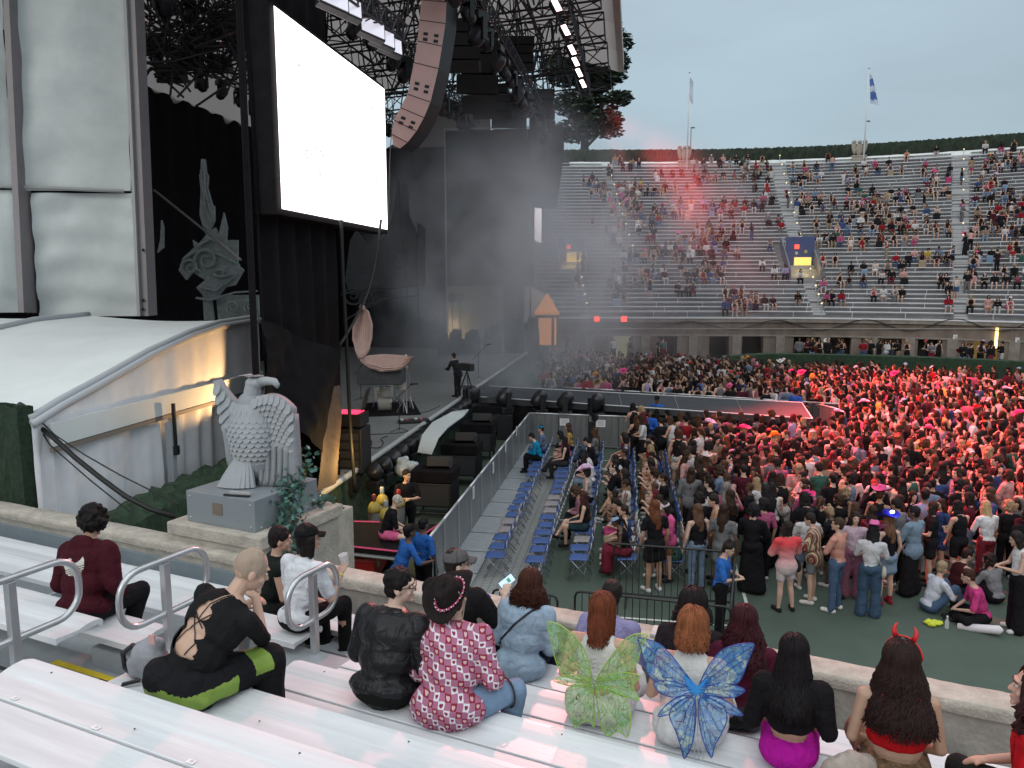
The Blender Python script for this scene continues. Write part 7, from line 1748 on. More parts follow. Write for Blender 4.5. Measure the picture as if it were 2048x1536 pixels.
# tail
bb = MB()
for k in range(8):
    a = -1.95+k*.17; x0 = -.02; f = Vector((math.cos(a)*.30-.12, math.sin(a)*.30, .012)); s0 = Vector((x0+.04*(k-3.5)*.5, -.16, .34)); q = [lerp(s0, f, t)+Vector((0, 0, .02*math.sin(t*3))) for t in np.linspace(0, 1, 6)]
    w = .034; X_ = Vector((1, .2, 0)); vs = [p_+X_*w*s*(.7+.5*i/5)+Vector((0, -.01, 0)) for i, p_ in enumerate(q) for s in (-1, 1)]+[p_+X_*w*s*(.7+.5*i/5)+Vector((0, .02, 0)) for i, p_ in enumerate(q) for s in (-1, 1)]
    m = len(q); bb = MB(); bb.add(vs, [(2*i, 2*i+1, 2*i+3, 2*i+2) for i in range(m-1)]+[(2*m+2*i, 2*m+2*i+1, 2*m+2*i+3, 2*m+2*i+2) for i in range(m-1)]+[(2*i, 2*i+2, 2*m+2*i+2, 2*m+2*i) for i in range(m-1)]+[(2*i+1, 2*i+3, 2*m+2*i+3, 2*m+2*i+1) for i in range(m-1)]+[(0, 1, 2*m+1, 2*m), (2*m-2, 2*m-1, 4*m-1, 4*m-2)]); bb.build('tail_feather', EGL, eg)
bb = MB(); bb.grid(lambda u, v: Vector((lerp(-.2, .50, u)*(1+.05*v), .14-.05*math.sin(u*3), lerp(.85, 0, v))), 10, 10); k = bb.build('back_mantle', EG, eg, smooth=True); k = k.modifiers.new('s', 'SOLIDIFY'); k.thickness = .12
tag(eg, 'grey eagle statue with raised wings and scalloped feathers on the metal pedestal', 'statue'); eg.scale = (1.13, 1.1, 1.03)
o = empty('marker_tray', RN(-6.50, 6.54, 3.605), math.atan2(R2.y, R2.x)+.25); b = MB(); b.box((0, 0, .03), (.26, .045, .035)); b.build('tray', mat('bright_metal', (.7, .7, .7), .25, .7), o); b = MB(); b.box((-.03, -.03, .012), (.32, .03, .02)); b.build('pen', BLACK, o); tag(o, 'small silver and black tool lying on the pedestal front edge', 'tool')
# ivy spilling over the plinth corner
def ivy(name, pts, n, sz, label, spread, seed):
    r = random.Random(seed); o = empty(name, pts[-1]); L = Vector(o.location); P_ = [Vector(p_)-L for p_ in pts]
    b = MB(); b.tube(P_, .014, 5); b.build('stem', mat('ivy_stem', (.07, .06, .035), .9), o)
    for ci, col in enumerate(((.045, .13, .10), (.10, .22, .20), (.03, .09, .06))):
        b = MB()
        for _ in range(n//3):
            t = r.random()*(len(P_)-1); i = min(int(t), len(P_)-2); c = lerp(P_[i], P_[i+1], t-i)+Vector((r.gauss(0, spread), r.gauss(0, spread*.7), r.gauss(0, spread*.7))); s = sz*r.uniform(.6, 1.3)
            M_ = Matrix.Rotation(r.uniform(0, 6.28), 3, 'Z') @ Matrix.Rotation(r.uniform(.2, 1.3), 3, 'X') @ Matrix.Rotation(r.uniform(-.6, .6), 3, 'Y')
            vs = [(0, -.9, 0), (.45, -.55, .06), (.95, -.25, -.04), (.5, 0, .05), (.7, .45, -.03), (.25, .35, .04), (0, 1.0, 0), (-.25, .35, .04), (-.7, .45, -.03), (-.5, 0, .05), (-.95, -.25, -.04), (-.45, -.55, .06)]
            b.add([c+M_ @ (Vector(v)*s) for v in vs]+[c], [(j, (j+1) % 12, 12) for j in range(12)])
        k = b.build('foliage', mat('ivy_leaf_%d' % ci, col, .5, 0, .15, 20), o)
    return tag(o, label, 'ivy')
ivy('ivy', [RN(-6.34, 7.35, 4.0), RN(-6.28, 7.25, 3.80), RN(-6.22, 7.1, 3.66), RN(-6.16, 6.95, 3.50), RN(-6.02, 6.85, 3.28), RN(-5.98, 6.75, 3.05), RN(-5.98, 6.6, 2.8), RN(-5.98, 6.56, 2.5)], 820, .036, 'silvery green ivy garland spilling from the pedestal down the concrete plinth', .10, 4)
ivy('ivy', [RN(-6.35, 8.0, 3.1), RN(-6.3, 7.75, 3.25), RN(-6.2, 7.45, 3.3)], 160, .034, 'small tuft of ivy on the plinth behind the pedestal right side', .08, 5)
ivy('ivy', [RN(-7.45, 7.7, 3.45), RN(-7.2, 7.72, 3.5), RN(-6.9, 7.75, 3.55)], 130, .03, 'small tuft of dark ivy behind the left edge of the pedestal', .07, 6)
b = MB(); b.ell((0, 0, 0), (.055, .055, .055)); o = b.build('white_ball', WHITE, smooth=True); o.location = at_z(662, 1090, 1.06); tag(o, 'round white ball beside the ivy at the platform corner', 'ball')
# bottle, gloves on the floor
q = at_z(1893, 1258, 0); o = empty('water_bottle', q); b = MB(); b.lathe((0, 0, 0), [(.03, 0), (.033, .01), (.033, .15), (.013, .2), (.013, .22)], 16); b.build('bottle_body', mat('clear_plastic', (.8, .82, .82)), o, smooth=True); b = MB(); b.lathe((0, 0, .22), [(.015, 0), (.015, .02)], 12); b.build('cap', WHITE, o); tag(o, 'clear water bottle standing on the court beside the sitting group', 'bottle')
o = empty('yellow_cloth', at_z(1868, 1250, 0)); b = MB()
for k in range(6): b.ell((rq.uniform(-.1, .1), rq.uniform(-.06, .06), .04), (.09, .06, .04))
mkobj('fabric', rmesh(b, .015, 1, (.02, 14)), mat('neon_yellow', (.55, .62, .04), .7), o); tag(o, 'crumpled neon yellow cloth on the court beside the sitting group', 'cloth')
q = at_z(1915, 1240, .12); b = MB(); b.lathe((0, 0, -.35), [(.005, 0), (.07, .02), (.075, .65), (.02, .7)], 16, Matrix.Rotation(rad(78), 3, 'Y') @ Matrix.Rotation(.3, 3, 'X')); o = b.build('poster_tube', mat('white_paper', (.66, .62, .66), .6), smooth=True); o.location = q+Vector((0, 0, .22)); o.rotation_euler = (0, 0, -.35); tag(o, 'large white rolled poster across the lap of the man in pink', 'poster')
# ============================================================ crowd
rc = random.Random(77)
BLK, = ((.011, .010, .012),)
TOPS = [((.011, .010, .012), 'black', 62), ((.50, .49, .50), 'white', 10), ((.34, .08, .16), 'pink', 5), ((.22, .012, .02), 'red', 5), ((.06, .01, .02), 'maroon', 5), ((.13, .18, .26), 'denim', 6), ((.14, .14, .15), 'grey', 7), ((.24, .17, .12), 'tan', 4), ((.30, .26, .42), 'lavender', 2), ((.45, .34, .06), 'yellow', 1), ((.03, .06, .16), 'navy', 5), ((.03, .09, .07), 'green', 2), ((.45, .25, .24), 'peach', 4), ((.4, .14, .06), 'orange', 1)]
BOTS = [((.011, .010, .012), 'black', 40), ((.045, .08, .15), 'dark denim', 18), ((.16, .23, .33), 'light denim', 12), ((.25, .20, .14), 'khaki', 6), ((.4, .39, .38), 'white', 5), ((.36, .05, .14), 'pink', 4), ((.12, .12, .13), 'grey', 8), ((.14, .015, .03), 'wine', 4)]
HAIRS = [((.012, .009, .009), 'black', 42), ((.030, .016, .010), 'dark brown', 40), ((.065, .032, .018), 'brown', 14), ((.12, .04, .018), 'auburn', 4), ((.28, .19, .11), 'blond', 5), ((.10, .012, .018), 'dyed red', 2.5), ((.28, .10, .18), 'pink', .6), ((.18, .16, .15), 'grey', 1)]
SKN = [((.50, .31, .23), 40), ((.56, .38, .30), 22), ((.36, .21, .14), 20), ((.20, .11, .07), 10), ((.10, .055, .04), 8)]
def pick(L): 
    t = rc.uniform(0, sum(q[-1] for q in L))
    for q in L:
        t -= q[-1]
        if t <= 0: return q
    return L[-1]
AR = {'arms down': None, 'hands together': {0: ((.26, .10, 1.10), (.05, .34, 1.12))}, 'arms folded': {1: ((.27, .10, 1.12), (-.06, .24, 1.16)), -1: ((-.27, .10, 1.10), (.08, .25, 1.12))},
      'one hand raised': {1: ((.30, .12, 1.22), (.16, .22, 1.50)), -1: ((-.26, .08, 1.1), (-.05, .30, 1.08))}, 'both arms up': {0: ((.34, .08, 1.55), (.14, .12, 1.80))}}
POSES = {}
def reg(nm, **k): POSES[nm] = Pose(**k)
reg('arms down', kind='stand', head=(.1, .05, 0)); reg('hands together', kind='stand', lean=.04, head=(-.1, .35, 0), arms=AR['hands together']); reg('arms folded', kind='stand', lean=-.02, head=(.4, .05, 0), arms=AR['arms folded'], legs={1: ((.12, .05, .5), (.16, 0, .07)), -1: ((-.1, .0, .5), (-.12, .0, .07))})
reg('one hand raised', kind='stand', head=(-.45, 0, .1), arms=AR['one hand raised']); reg('both arms up', kind='stand', lean=-.04, head=(0, -.1, 0), arms=AR['both arms up']); reg('leaning forward', kind='stand', lean=.30, head=(.1, -.1, 0), arms={0: ((.30, .28, 1.05), (.20, .50, 1.08))})
reg('hands in lap', kind='sit', lean=.05, head=(.1, .05, 0)); reg('looking at a phone', kind='sit', lean=.22, head=(-.1, .5, 0), arms={0: ((.24, .12, .16), (.06, .34, .26))}); reg('legs crossed', kind='sit', lean=-.02, head=(-.3, .1, 0), legs={1: ((.10, .42, .16), (-.12, .62, -.12)), -1: ((-.10, .42, .10), (-.08, .40, -.33))}); reg('elbows on knees', kind='sit', lean=.50, head=(.2, -.15, 0), arms={0: ((.20, .38, .22), (.04, .52, .30))})
reg('sitting on the floor', kind='floor', lean=.25, head=(-.2, .35, 0), arms={0: ((.26, .20, .22), (.06, .38, .20))}, legs={0: ((.34, .30, .12), (-.10, .40, .05))}); reg('hugging knees', kind='floor', lean=.22, head=(.3, .2, 0), arms={0: ((.26, .26, .30), (.06, .46, .34))}, legs={0: ((.15, .36, .46), (.13, .55, .05))})
STAND = ['arms down', 'hands together', 'arms folded', 'one hand raised', 'both arms up', 'leaning forward']; SIT = ['hands in lap', 'looking at a phone', 'legs crossed', 'elbows on knees']
PM = {}
VX = .019
def pmesh(pose, part, kind, lod=0):
    key = (pose, part, kind, lod)
    if key in PM: return PM[key]
    p = POSES[pose]; vx = VX if lod == 0 else .042
    if part == 'body':
        m = p.body(False, lod == 0, vx*.85)
        if lod == 0:
            m.materials.append(SKIN); m.materials.append(mat('eye_dark', (.02, .012, .01), .4)); m.materials.append(mat('lip', (.36, .13, .11)))
            V = lambda x, y, z: p.hc+p.HM @ Vector((x, y, z))
            for q, r_, i in ((V(.032, .085, .012), .013, 1), (V(-.032, .085, .012), .013, 1), (V(0, .1, -.066), .014, 2)):
                for f in m.polygons:
                    if (f.center-q).length < r_: f.material_index = i
    elif part == 'top':
        k = dict(tank=dict(sleeve=0, ease=.010, low=True), crop=dict(sleeve=0, ease=.008, low=True, crop=1), tee=dict(sleeve=.48, ease=.011), long=dict(sleeve=1, ease=.013), loose=dict(sleeve=.7, ease=.024, length=.10, flare=.02), dress=dict(sleeve=.3, ease=.012, length=.05))[kind]
        m = p.top(vox=vx, noise=(.010, 9), **k)
    elif part == 'bottom':
        k = dict(trousers=dict(length=1, ease=.014), wide=dict(length=1, ease=.026, flare=.03), shorts=dict(length=.32, ease=.018), skirt=dict(length=.30, ease=.02, skirt=.03), maxi=dict(length=.95, ease=.02, skirt=.05))[kind]
        m = p.bottom(vox=vx, noise=(.010, 8), **k)
    elif part == 'hair':
        k = dict(short=('short', .03, 1.0), long=('long', .34, 1.02), longer=('long', .48, 1.05), bob=('bob', 0, 1.02), curly=('curly', .12, 1.05), bun=('bun', 0, 1), pony=('pony', 0, 1), buzz=('buzz', 0, 1))[kind]
        m = p.hair(k[0], vox=vx*.75, noise=(.010, 20), length=k[1], vol=k[2])
    elif part == 'shoes': m = p.shoes(vx*.8, .15 if kind == 'boots' else 0)
    elif part == 'cap' or part == 'cowboy' or part == 'bucket':
        tmp = capf(None, p.hc, p.HM, p.k, (1, 1, 1)) if part == 'cap' else cowboy(None, p.hc, p.HM @ Matrix.Rotation(-.15, 3, 'X'), p.k*1.05, (1, 1, 1), brim=.2 if part == 'cowboy' else .14)
        for mod in list(tmp.modifiers): tmp.modifiers.remove(mod)
        m = tmp.data; bpy.data.objects.remove(tmp); m.materials.clear()
    elif part == 'bag':
        b = MB(); b.tube([p.shl[-1]+Vector((.02, 0, .06)), p.chest+p.fw*.13, p.pel+Vector((.19, .05, .05))], .010, 5); b.tube([p.shl[-1]+Vector((.02, 0, .06)), p.chest-p.fw*.13, p.pel+Vector((.19, -.05, .05))], .010, 5); b.ell(p.pel+Vector((.22, 0, -.05)), (.05, .13, .12)); me = bpy.data.meshes.new('bag'); me.from_pydata(b.v, [], b.f); m = me
        m.polygons.foreach_set('use_smooth', [True]*len(m.polygons))
    PM[key] = m; return m
COMBOS = set()
def spec(sit=False, women=.72):
    w = rc.random() < women; s = {}
    c, n, _ = pick(TOPS); s['topc'], s['topn'] = c, n; c, n, _ = pick(BOTS); s['botc'], s['botn'] = c, n; c, n, _ = pick(HAIRS); s['hairc'], s['hairn'] = c, n; s['skin'] = pick(SKN)[0]
    s['top'] = rc.choice(['tank', 'crop', 'tee', 'long', 'tank', 'loose', 'dress'] if w else ['tee', 'tee', 'long', 'tank', 'loose']); s['bot'] = rc.choice(['trousers', 'wide', 'shorts', 'skirt', 'skirt', 'maxi'] if w else ['trousers', 'trousers', 'shorts', 'wide'])
    if s['top'] == 'dress': s['bot'] = rc.choice(['skirt', 'maxi']); s['botc'], s['botn'] = s['topc'], s['topn']
    s['hair'] = rc.choice(['long', 'longer', 'long', 'bob', 'curly', 'bun', 'longer', 'pony'] if w else ['short', 'short', 'buzz', 'curly']); s['w'] = w; s['hat'] = None
    r = rc.random()
    if r < .022: s['hat'] = ('cowboy', *rc.choice([((.62, .10, .30), 'pink'), ((.60, .05, .2), 'bright pink'), ((.55, .52, .5), 'white'), ((.6, .42, .6), 'lilac')]))
    elif r < .08: s['hat'] = ('cap', *rc.choice([((.012, .012, .014), 'black'), ((.6, .5, .55), 'pale pink'), ((.4, .05, .05), 'red'), ((.25, .35, .5), 'pale blue')]))
    elif r < .09: s['hat'] = ('bucket', *rc.choice([((.62, .10, .25), 'pink'), ((.6, .2, .03), 'orange')]))
    s['shoe'] = rc.choice([((.55, .55, .54), 'white shoes'), ((.02, .02, .02), 'black shoes'), ((.02, .02, .02), 'black shoes')]); s['bag'] = w and rc.random() < .12
    s['pose'] = rc.choice(SIT if sit else (['arms down']*3+['hands together']*3+['arms folded']*3+['one hand raised']*2+['leaning forward'])) ; return s
LABS = {}
NM = {'tank': 'tank top', 'crop': 'crop top', 'tee': 'tee', 'long': 'long sleeved top', 'loose': 'loose shirt', 'dress': 'dress', 'wide': 'wide trousers', 'maxi': 'long skirt'}
HN = {'long': 'long %s hair', 'longer': 'very long %s hair', 'bob': '%s bob', 'curly': 'curly %s hair', 'bun': '%s hair in a bun', 'pony': '%s ponytail', 'short': 'short %s hair', 'buzz': 'cropped %s hair'}
def label_of(s, where):
    hd = ('%s %s' % (s['hat'][2], {'cowboy': 'cowboy hat', 'cap': 'cap', 'bucket': 'bucket hat'}[s['hat'][0]])) if s['hat'] else HN[s['hair']] % s['hairn']
    L = 'person with %s, %s %s, ' % (hd, s['topn'], NM.get(s['top'], s['top']))
    if s['top'] != 'dress': L += '%s %s, ' % (s['botn'], NM.get(s['bot'], s['bot']))
    return L+where
SHORT = {'arms down': '', 'hands together': 'hands together ', 'arms folded': 'arms folded ', 'one hand raised': 'one hand raised ', 'both arms up': 'arms up ', 'leaning forward': '', 'hands in lap': '', 'looking at a phone': '', 'legs crossed': '', 'elbows on knees': ''}
def person(s, q, yaw, where, k=1.0, z=0, label=None, grp=None):
    if label is None:
        L = label_of(s, where); n = 0
        while (L in LABS or len(L.split()) > 16) and n < 30:
            n += 1; t = spec(s['pose'] in SIT); t['pose'] = s['pose']
            for a in ('topc', 'topn', 'botc', 'botn', 'hairc', 'hairn', 'hair', 'top', 'bot'): s[a] = t[a]
            L = label_of(s, where)
        label = L
    LABS[label] = 1
    o = mkobj('person', pmesh(s['pose'], 'body', ''), SKIN, None, s['skin']); o.location = (q[0], q[1], z); o.rotation_euler = (0, 0, yaw); o.scale = (k, k, k); tag(o, label, 'person', grp or 'people in the standing crowd')
    if s['hair'] != 'none': mkobj('hair', pmesh(s['pose'], 'hair', s['hair']), HAIR, o, s['hairc'])
    mkobj({'tank': 'tank_top', 'crop': 'crop_top', 'tee': 'tee', 'long': 'long_sleeved_top', 'loose': 'loose_shirt', 'dress': 'dress_top'}[s['top']], pmesh(s['pose'], 'top', s['top']), CLO, o, s['topc'])
    mkobj({'wide': 'wide_trousers', 'maxi': 'long_skirt'}.get(s['bot'], s['bot']), pmesh(s['pose'], 'bottom', s['bot']), CLO, o, s['botc'])
    mkobj('shoes', pmesh(s['pose'], 'shoes', s.get('boots', '')), CLO, o, s['shoe'][0])
    if s['hat']: mkobj({'cowboy': 'cowboy_hat', 'cap': 'cap', 'bucket': 'bucket_hat'}[s['hat'][0]], pmesh(s['pose'], s['hat'][0], ''), CLO, o, s['hat'][1])
    if s['bag']: mkobj('shoulder_bag', pmesh(s['pose'], 'bag', ''), CLO, o, s.get('bagc', (.02, .02, .02)))
    return o
PLACED = []
def free(x, y, d):
    for a, c in PLACED:
        if (a-x)**2+(c-y)**2 < d*d: return False
    return True
def yaw_to(q, tx, ty): return math.atan2(-(tx-q[0]), ty-q[1])
nI = 16
def S(pose, top, topc, topn, bot, botc, botn, hair, hairc, hairn, hat=None, skin=S_L, shoe=None, bag=False, **k):
    d = dict(pose=pose, top=top, topc=topc, topn=topn, bot=bot, botc=botc, botn=botn, hair=hair, hairc=hairc, hairn=hairn, hat=hat, skin=skin, shoe=shoe or ((.02, .02, .02), ''), bag=bag); d.update(k); return d
K_ = (.011, .010, .012); Wt = (.60, .60, .61); DB = (.02, .014, .012); JN = (.06, .10, .17)
def put(s, x, y, yaw, label, k=1.0, z=0, grp='people standing nearest the parapet'):
    global nI
    q = at_z(x, y, z); nI += 1; PLACED.append((q.x, q.y)); return person(s, (q.x, q.y), yaw, '', k, z, label, grp)
d = rad
crewb = 'stage crew and stewards'
STB = (.03, .13, .44)
put(S('hands together', 'tee', STB, '', 'trousers', K_, '', 'bun', DB, ''), 1438, 1272, d(-115), 'steward in blue polo shirt and black trousers standing beside the black gate', .98, grp=crewb)
o = put(S('arms folded', 'loose', (.62, .16, .15), '', 'shorts', (.5, .42, .42), '', 'bob', DB, '', bag=True), 1568, 1222, d(8), 'person in red to white faded shirt with black shoulder bag, seen from behind', .98)
def restyle(o, nm, fn):
    for ch in o.children:
        if ch.name.startswith(nm):
            ch.data = ch.data.copy(); ch.data.materials.clear(); m = bpy.data.materials.new(nm+'_print'); m.use_nodes = True; t = m.node_tree; bs = t.nodes['Principled BSDF']; bs.inputs['Roughness'].default_value = .85
            co = t.nodes.new('ShaderNodeTexCoord'); r_ = t.nodes.new('ShaderNodeValToRGB'); fn(t, co, r_); t.links.new(r_.outputs[0], bs.inputs[0]); ch.data.materials.append(m)
def ombre(t, co, r_):
    sx = t.nodes.new('ShaderNodeSeparateXYZ'); t.links.new(co.outputs['Object'], sx.inputs[0]); m = t.nodes.new('ShaderNodeMapRange'); m.inputs[1].default_value = .80; m.inputs[2].default_value = 1.35; t.links.new(sx.outputs['Z'], m.inputs[0]); t.links.new(m.outputs[0], r_.inputs[0])
    r_.color_ramp.elements[0].color = (.55, .48, .48, 1); r_.color_ramp.elements[1].color = (.62, .05, .06, 1)
def stripes(t, co, r_):
    w = t.nodes.new('ShaderNodeTexWave'); w.inputs['Scale'].default_value = 5; w.inputs['Distortion'].default_value = 0; w.inputs['Detail'].default_value = 0; t.links.new(co.outputs['Object'], w.inputs[0]); t.links.new(w.outputs['Fac'], r_.inputs[0]); r_.color_ramp.interpolation = 'CONSTANT'
    e_ = r_.color_ramp.elements; e_[0].color = (.13, .02, .025, 1); e_[1].position = .8; e_[1].color = (.5, .42, .3, 1)
    for p_, c in ((.25, (.35, .26, .14)), (.45, (.05, .07, .04)), (.62, (.22, .05, .04))): q = e_.new(p_); q.color = (*c, 1)
restyle(o, 'loose_shirt', ombre)
o = put(S('hands together', 'loose', (.30, .22, .14), '', 'shorts', (.14, .15, .16), '', 'short', DB, '', shoe=((.6, .58, .55), '')), 1622, 1205, d(55), 'man in brown striped open shirt, grey shorts and white shoes')
restyle(o, 'loose_shirt', stripes)
put(S('arms folded', 'tee', (.50, .24, .19), '', 'trousers', JN, '', 'short', (.05, .03, .02), '', shoe=((.62, .62, .6), '')), 1668, 1222, d(40), 'man in salmon shirt, blue jeans and white trainers seen from behind', 1.02)
put(S('arms down', 'dress', (.48, .36, .42), '', 'wide', (.20, .08, .12), '', 'bob', DB, ''), 1700, 1195, d(165), 'woman in white and pink top and plaid trousers facing the camera', .98)
put(S('hands together', 'tee', (.5, .5, .52), '', 'wide', (.045, .08, .13), '', 'longer', K_, '', hat=('cowboy', (.66, .16, .36), 'pink'), bag=True, bagc=(.42, .39, .33)), 1735, 1232, d(-25), 'woman in fluffy pink cowboy hat, white tee, jeans and cream shoulder bag', .98)
o = put(S('arms down', 'tank', K_, '', 'skirt', (.18, .24, .32), '', 'long', (.13, .06, .03), '', hat=('cowboy', (.03, .03, .30), 'blue'), boots='boots', shoe=((.20, .02, .03), '')), 1768, 1208, d(15), 'woman in glowing blue hat, black tank top, denim skirt and red boots', 1.0)
p_ = POSES['arms down']; b = MB(); b.ell(p_.hc+Vector((0, -.09, .19)), (.045, .03, .03)); b.build('hat_light', mat('hat_glow', (.6, .7, 1), .3, emit=(.45, .55, 1), estr=14), o); w_ = o.location+Vector((0, -.2, 1.85)); lamp('POINT', w_, 2.2, (.2, .25, 1), size=.05, name='hat_lamp')
put(S('arms folded', 'loose', (.17, .23, .30), '', 'maxi', K_, '', 'short', K_, '', skin=S_D), 1818, 1190, d(30), 'person in oversized denim jacket and long black skirt', 1.02)
put(S('hands together', 'tee', Wt, '', 'trousers', (.16, .02, .03), '', 'longer', (.42, .28, .15), ''), 1965, 1168, d(10), 'woman with very long blond hair, white tee and dark red trousers', .98)
put(S('hands together', 'tank', Wt, '', 'wide', K_, '', 'bob', DB, '', shoe=((.6, .6, .6), '')), 2030, 1262, d(75), 'woman in white sleeveless top and wide black trousers at the right edge', 1.03)
put(S('arms down', 'tank', K_, '', 'trousers', (.13, .18, .25), '', 'long', (.10, .05, .03), ''), 1392, 1180, d(20), 'woman in black tank top and light jeans behind the black gate', 1.0)
put(S('hands together', 'tee', (.40, .23, .15), '', 'shorts', (.2, .15, .1), '', 'short', DB, ''), 1432, 1165, d(80), 'bearded man in tan shirt looking down at his phone', 1.06)
put(S('hands together', 'loose', (.60, .10, .26), '', 'shorts', (.2, .1, .05), '', 'bob', DB, '', hat=('cap', (.6, .5, .54), 'pale pink')), 1335, 1160, d(100), 'woman in pink tie dye shirt and pale pink cap holding a phone', .95)
put(S('arms folded', 'long', K_, '', 'maxi', K_, '', 'curly', K_, ''), 1500, 1185, d(-30), 'person all in black with long black curly hair beside the gate', 1.03)
FG = 'people sitting on the court'
put(S('hugging knees', 'tee', (.50, .52, .58), '', 'trousers', JN, '', 'short', (.30, .22, .14), ''), 1858, 1222, d(-85), 'blond person in pale tee sitting on the court hugging their knees', 1.05, grp=FG)
put(S('sitting on the floor', 'tank', (.05, .01, .012), '', 'trousers', K_, '', 'bun', DB, ''), 1905, 1190, d(-80), 'person in dark sleeveless top sitting on the court looking at a phone', 1.05, grp=FG)
put(S('sitting on the floor', 'tee', (.52, .05, .20), '', 'trousers', K_, '', 'short', (.05, .02, .015), '', bag=True), 1962, 1245, d(72), 'man in bright pink tee sitting cross legged on the court', 1.08, grp=FG)
put(S('hugging knees', 'long', (.22, .21, .22), '', 'trousers', K_, '', 'curly', DB, ''), 1990, 1205, d(20), 'person in grey and pink hoodie sitting on the court behind the pink tee', 1.0, grp=FG)
# crew in the pit
put(S('arms folded', 'tee', K_, '', 'trousers', K_, '', 'short', DB, '', skin=S_L), 815, 1094, d(-160), 'man in black tee and glasses standing with hands at his hips in the pit', 1.04, grp=crewb)
o = person(S('sitting on the floor', 'tee', K_, '', 'shorts', (.62, .12, .26), '', 'buzz', (.45, .42, .36), '', skin=S_P), at_z(772, 1078, 1.0), d(-75), '', 1.0, 1.0, 'person with cropped blond hair, black tee and pink shorts sitting on the platform', crewb); nI += 1
put(S('leaning forward', 'tee', STB, '', 'trousers', K_, '', 'short', K_, '', hat=('cap', K_, ''), skin=S_D), 800, 1248, d(-60), 'crew man in blue tee and black cap bending forward beside the red case', 1.05, grp=crewb)
put(S('arms down', 'tee', STB, '', 'trousers', K_, '', 'short', K_, '', skin=S_D), 848, 1222, d(-40), 'crew man in blue tee with dark beard standing beside the gate', 1.02, grp=crewb)
JK = (.02, .10, .42)
put(S('arms down', 'long', JK, '', 'trousers', K_, '', 'short', K_, '', hat=('cap', K_, ''), skin=S_D), 1312, 893, d(150), 'steward in blue jacket and black cap standing by the runway', 1.08, grp=crewb)
put(S('arms folded', 'long', JK, '', 'trousers', K_, '', 'short', K_, '', skin=S_D), 1296, 925, d(170), 'steward in blue jacket standing in front of the other, by the runway', 1.04, grp=crewb)
put(S('arms down', 'loose', JK, '', 'trousers', K_, '', 'short', K_, '', skin=S_D), 1588, 868, d(-60), 'steward in blue at the near corner of the runway end', 1.05, grp=crewb)
put(S('leaning forward', 'long', (.02, .09, .35), '', 'trousers', K_, '', 'short', K_, '', skin=S_D), 1390, 830, d(-90), 'steward in blue leaning behind the runway', 1.0, grp=crewb)
o = put(S('arms folded', 'long', (.012, .02, .06), '', 'trousers', K_, '', 'bob', K_, ''), 1545, 842, d(5), 'steward in navy jacket reading STAFF behind the runway', 1.0, grp=crewb)
cu_ = bpy.data.curves.new('staff_lettering', 'FONT'); cu_.body = 'STAFF'; cu_.size = .14; cu_.align_x = 'CENTER'; cu_.extrude = .004; to = bpy.data.objects.new('staff_lettering', cu_); COL.objects.link(to); dg = bpy.context.evaluated_depsgraph_get(); me = bpy.data.meshes.new_from_object(to.evaluated_get(dg)); bpy.data.objects.remove(to)
k = mkobj('lettering', me, WHITE, o); pa = POSES['arms folded']; k.location = pa.chest-pa.fw*.155+Vector((0, 0, .0)); k.rotation_euler = (rad(90), 0, 0)
o = person(S('leaning forward', 'loose', K_, '', 'trousers', K_, '', 'short', K_, ''), UV(29.9, -.15), d(60), '', 1.0, ZS, 'camera operator in black bending over a camera on the stage edge', crewb); nI += 1
o = empty('video_camera', UV(29.3, .35, ZS), .8); b = MB(); b.box((0, 0, 1.25), (.25, .6, .28)); b.bar((0, .3, 1.27), (0, .6, 1.27), .09, 10); b.build('camera_body', BLACK, o, bevel=.02)
for a in (0, 2.1, 4.2): b = MB(); b.bar((0, 0, 1.1), (.4*math.cos(a), .4*math.sin(a), 0), .025, 6); b.build('leg', BLACK, o)
tag(o, 'black video camera on a tripod at the stage edge', 'camera')
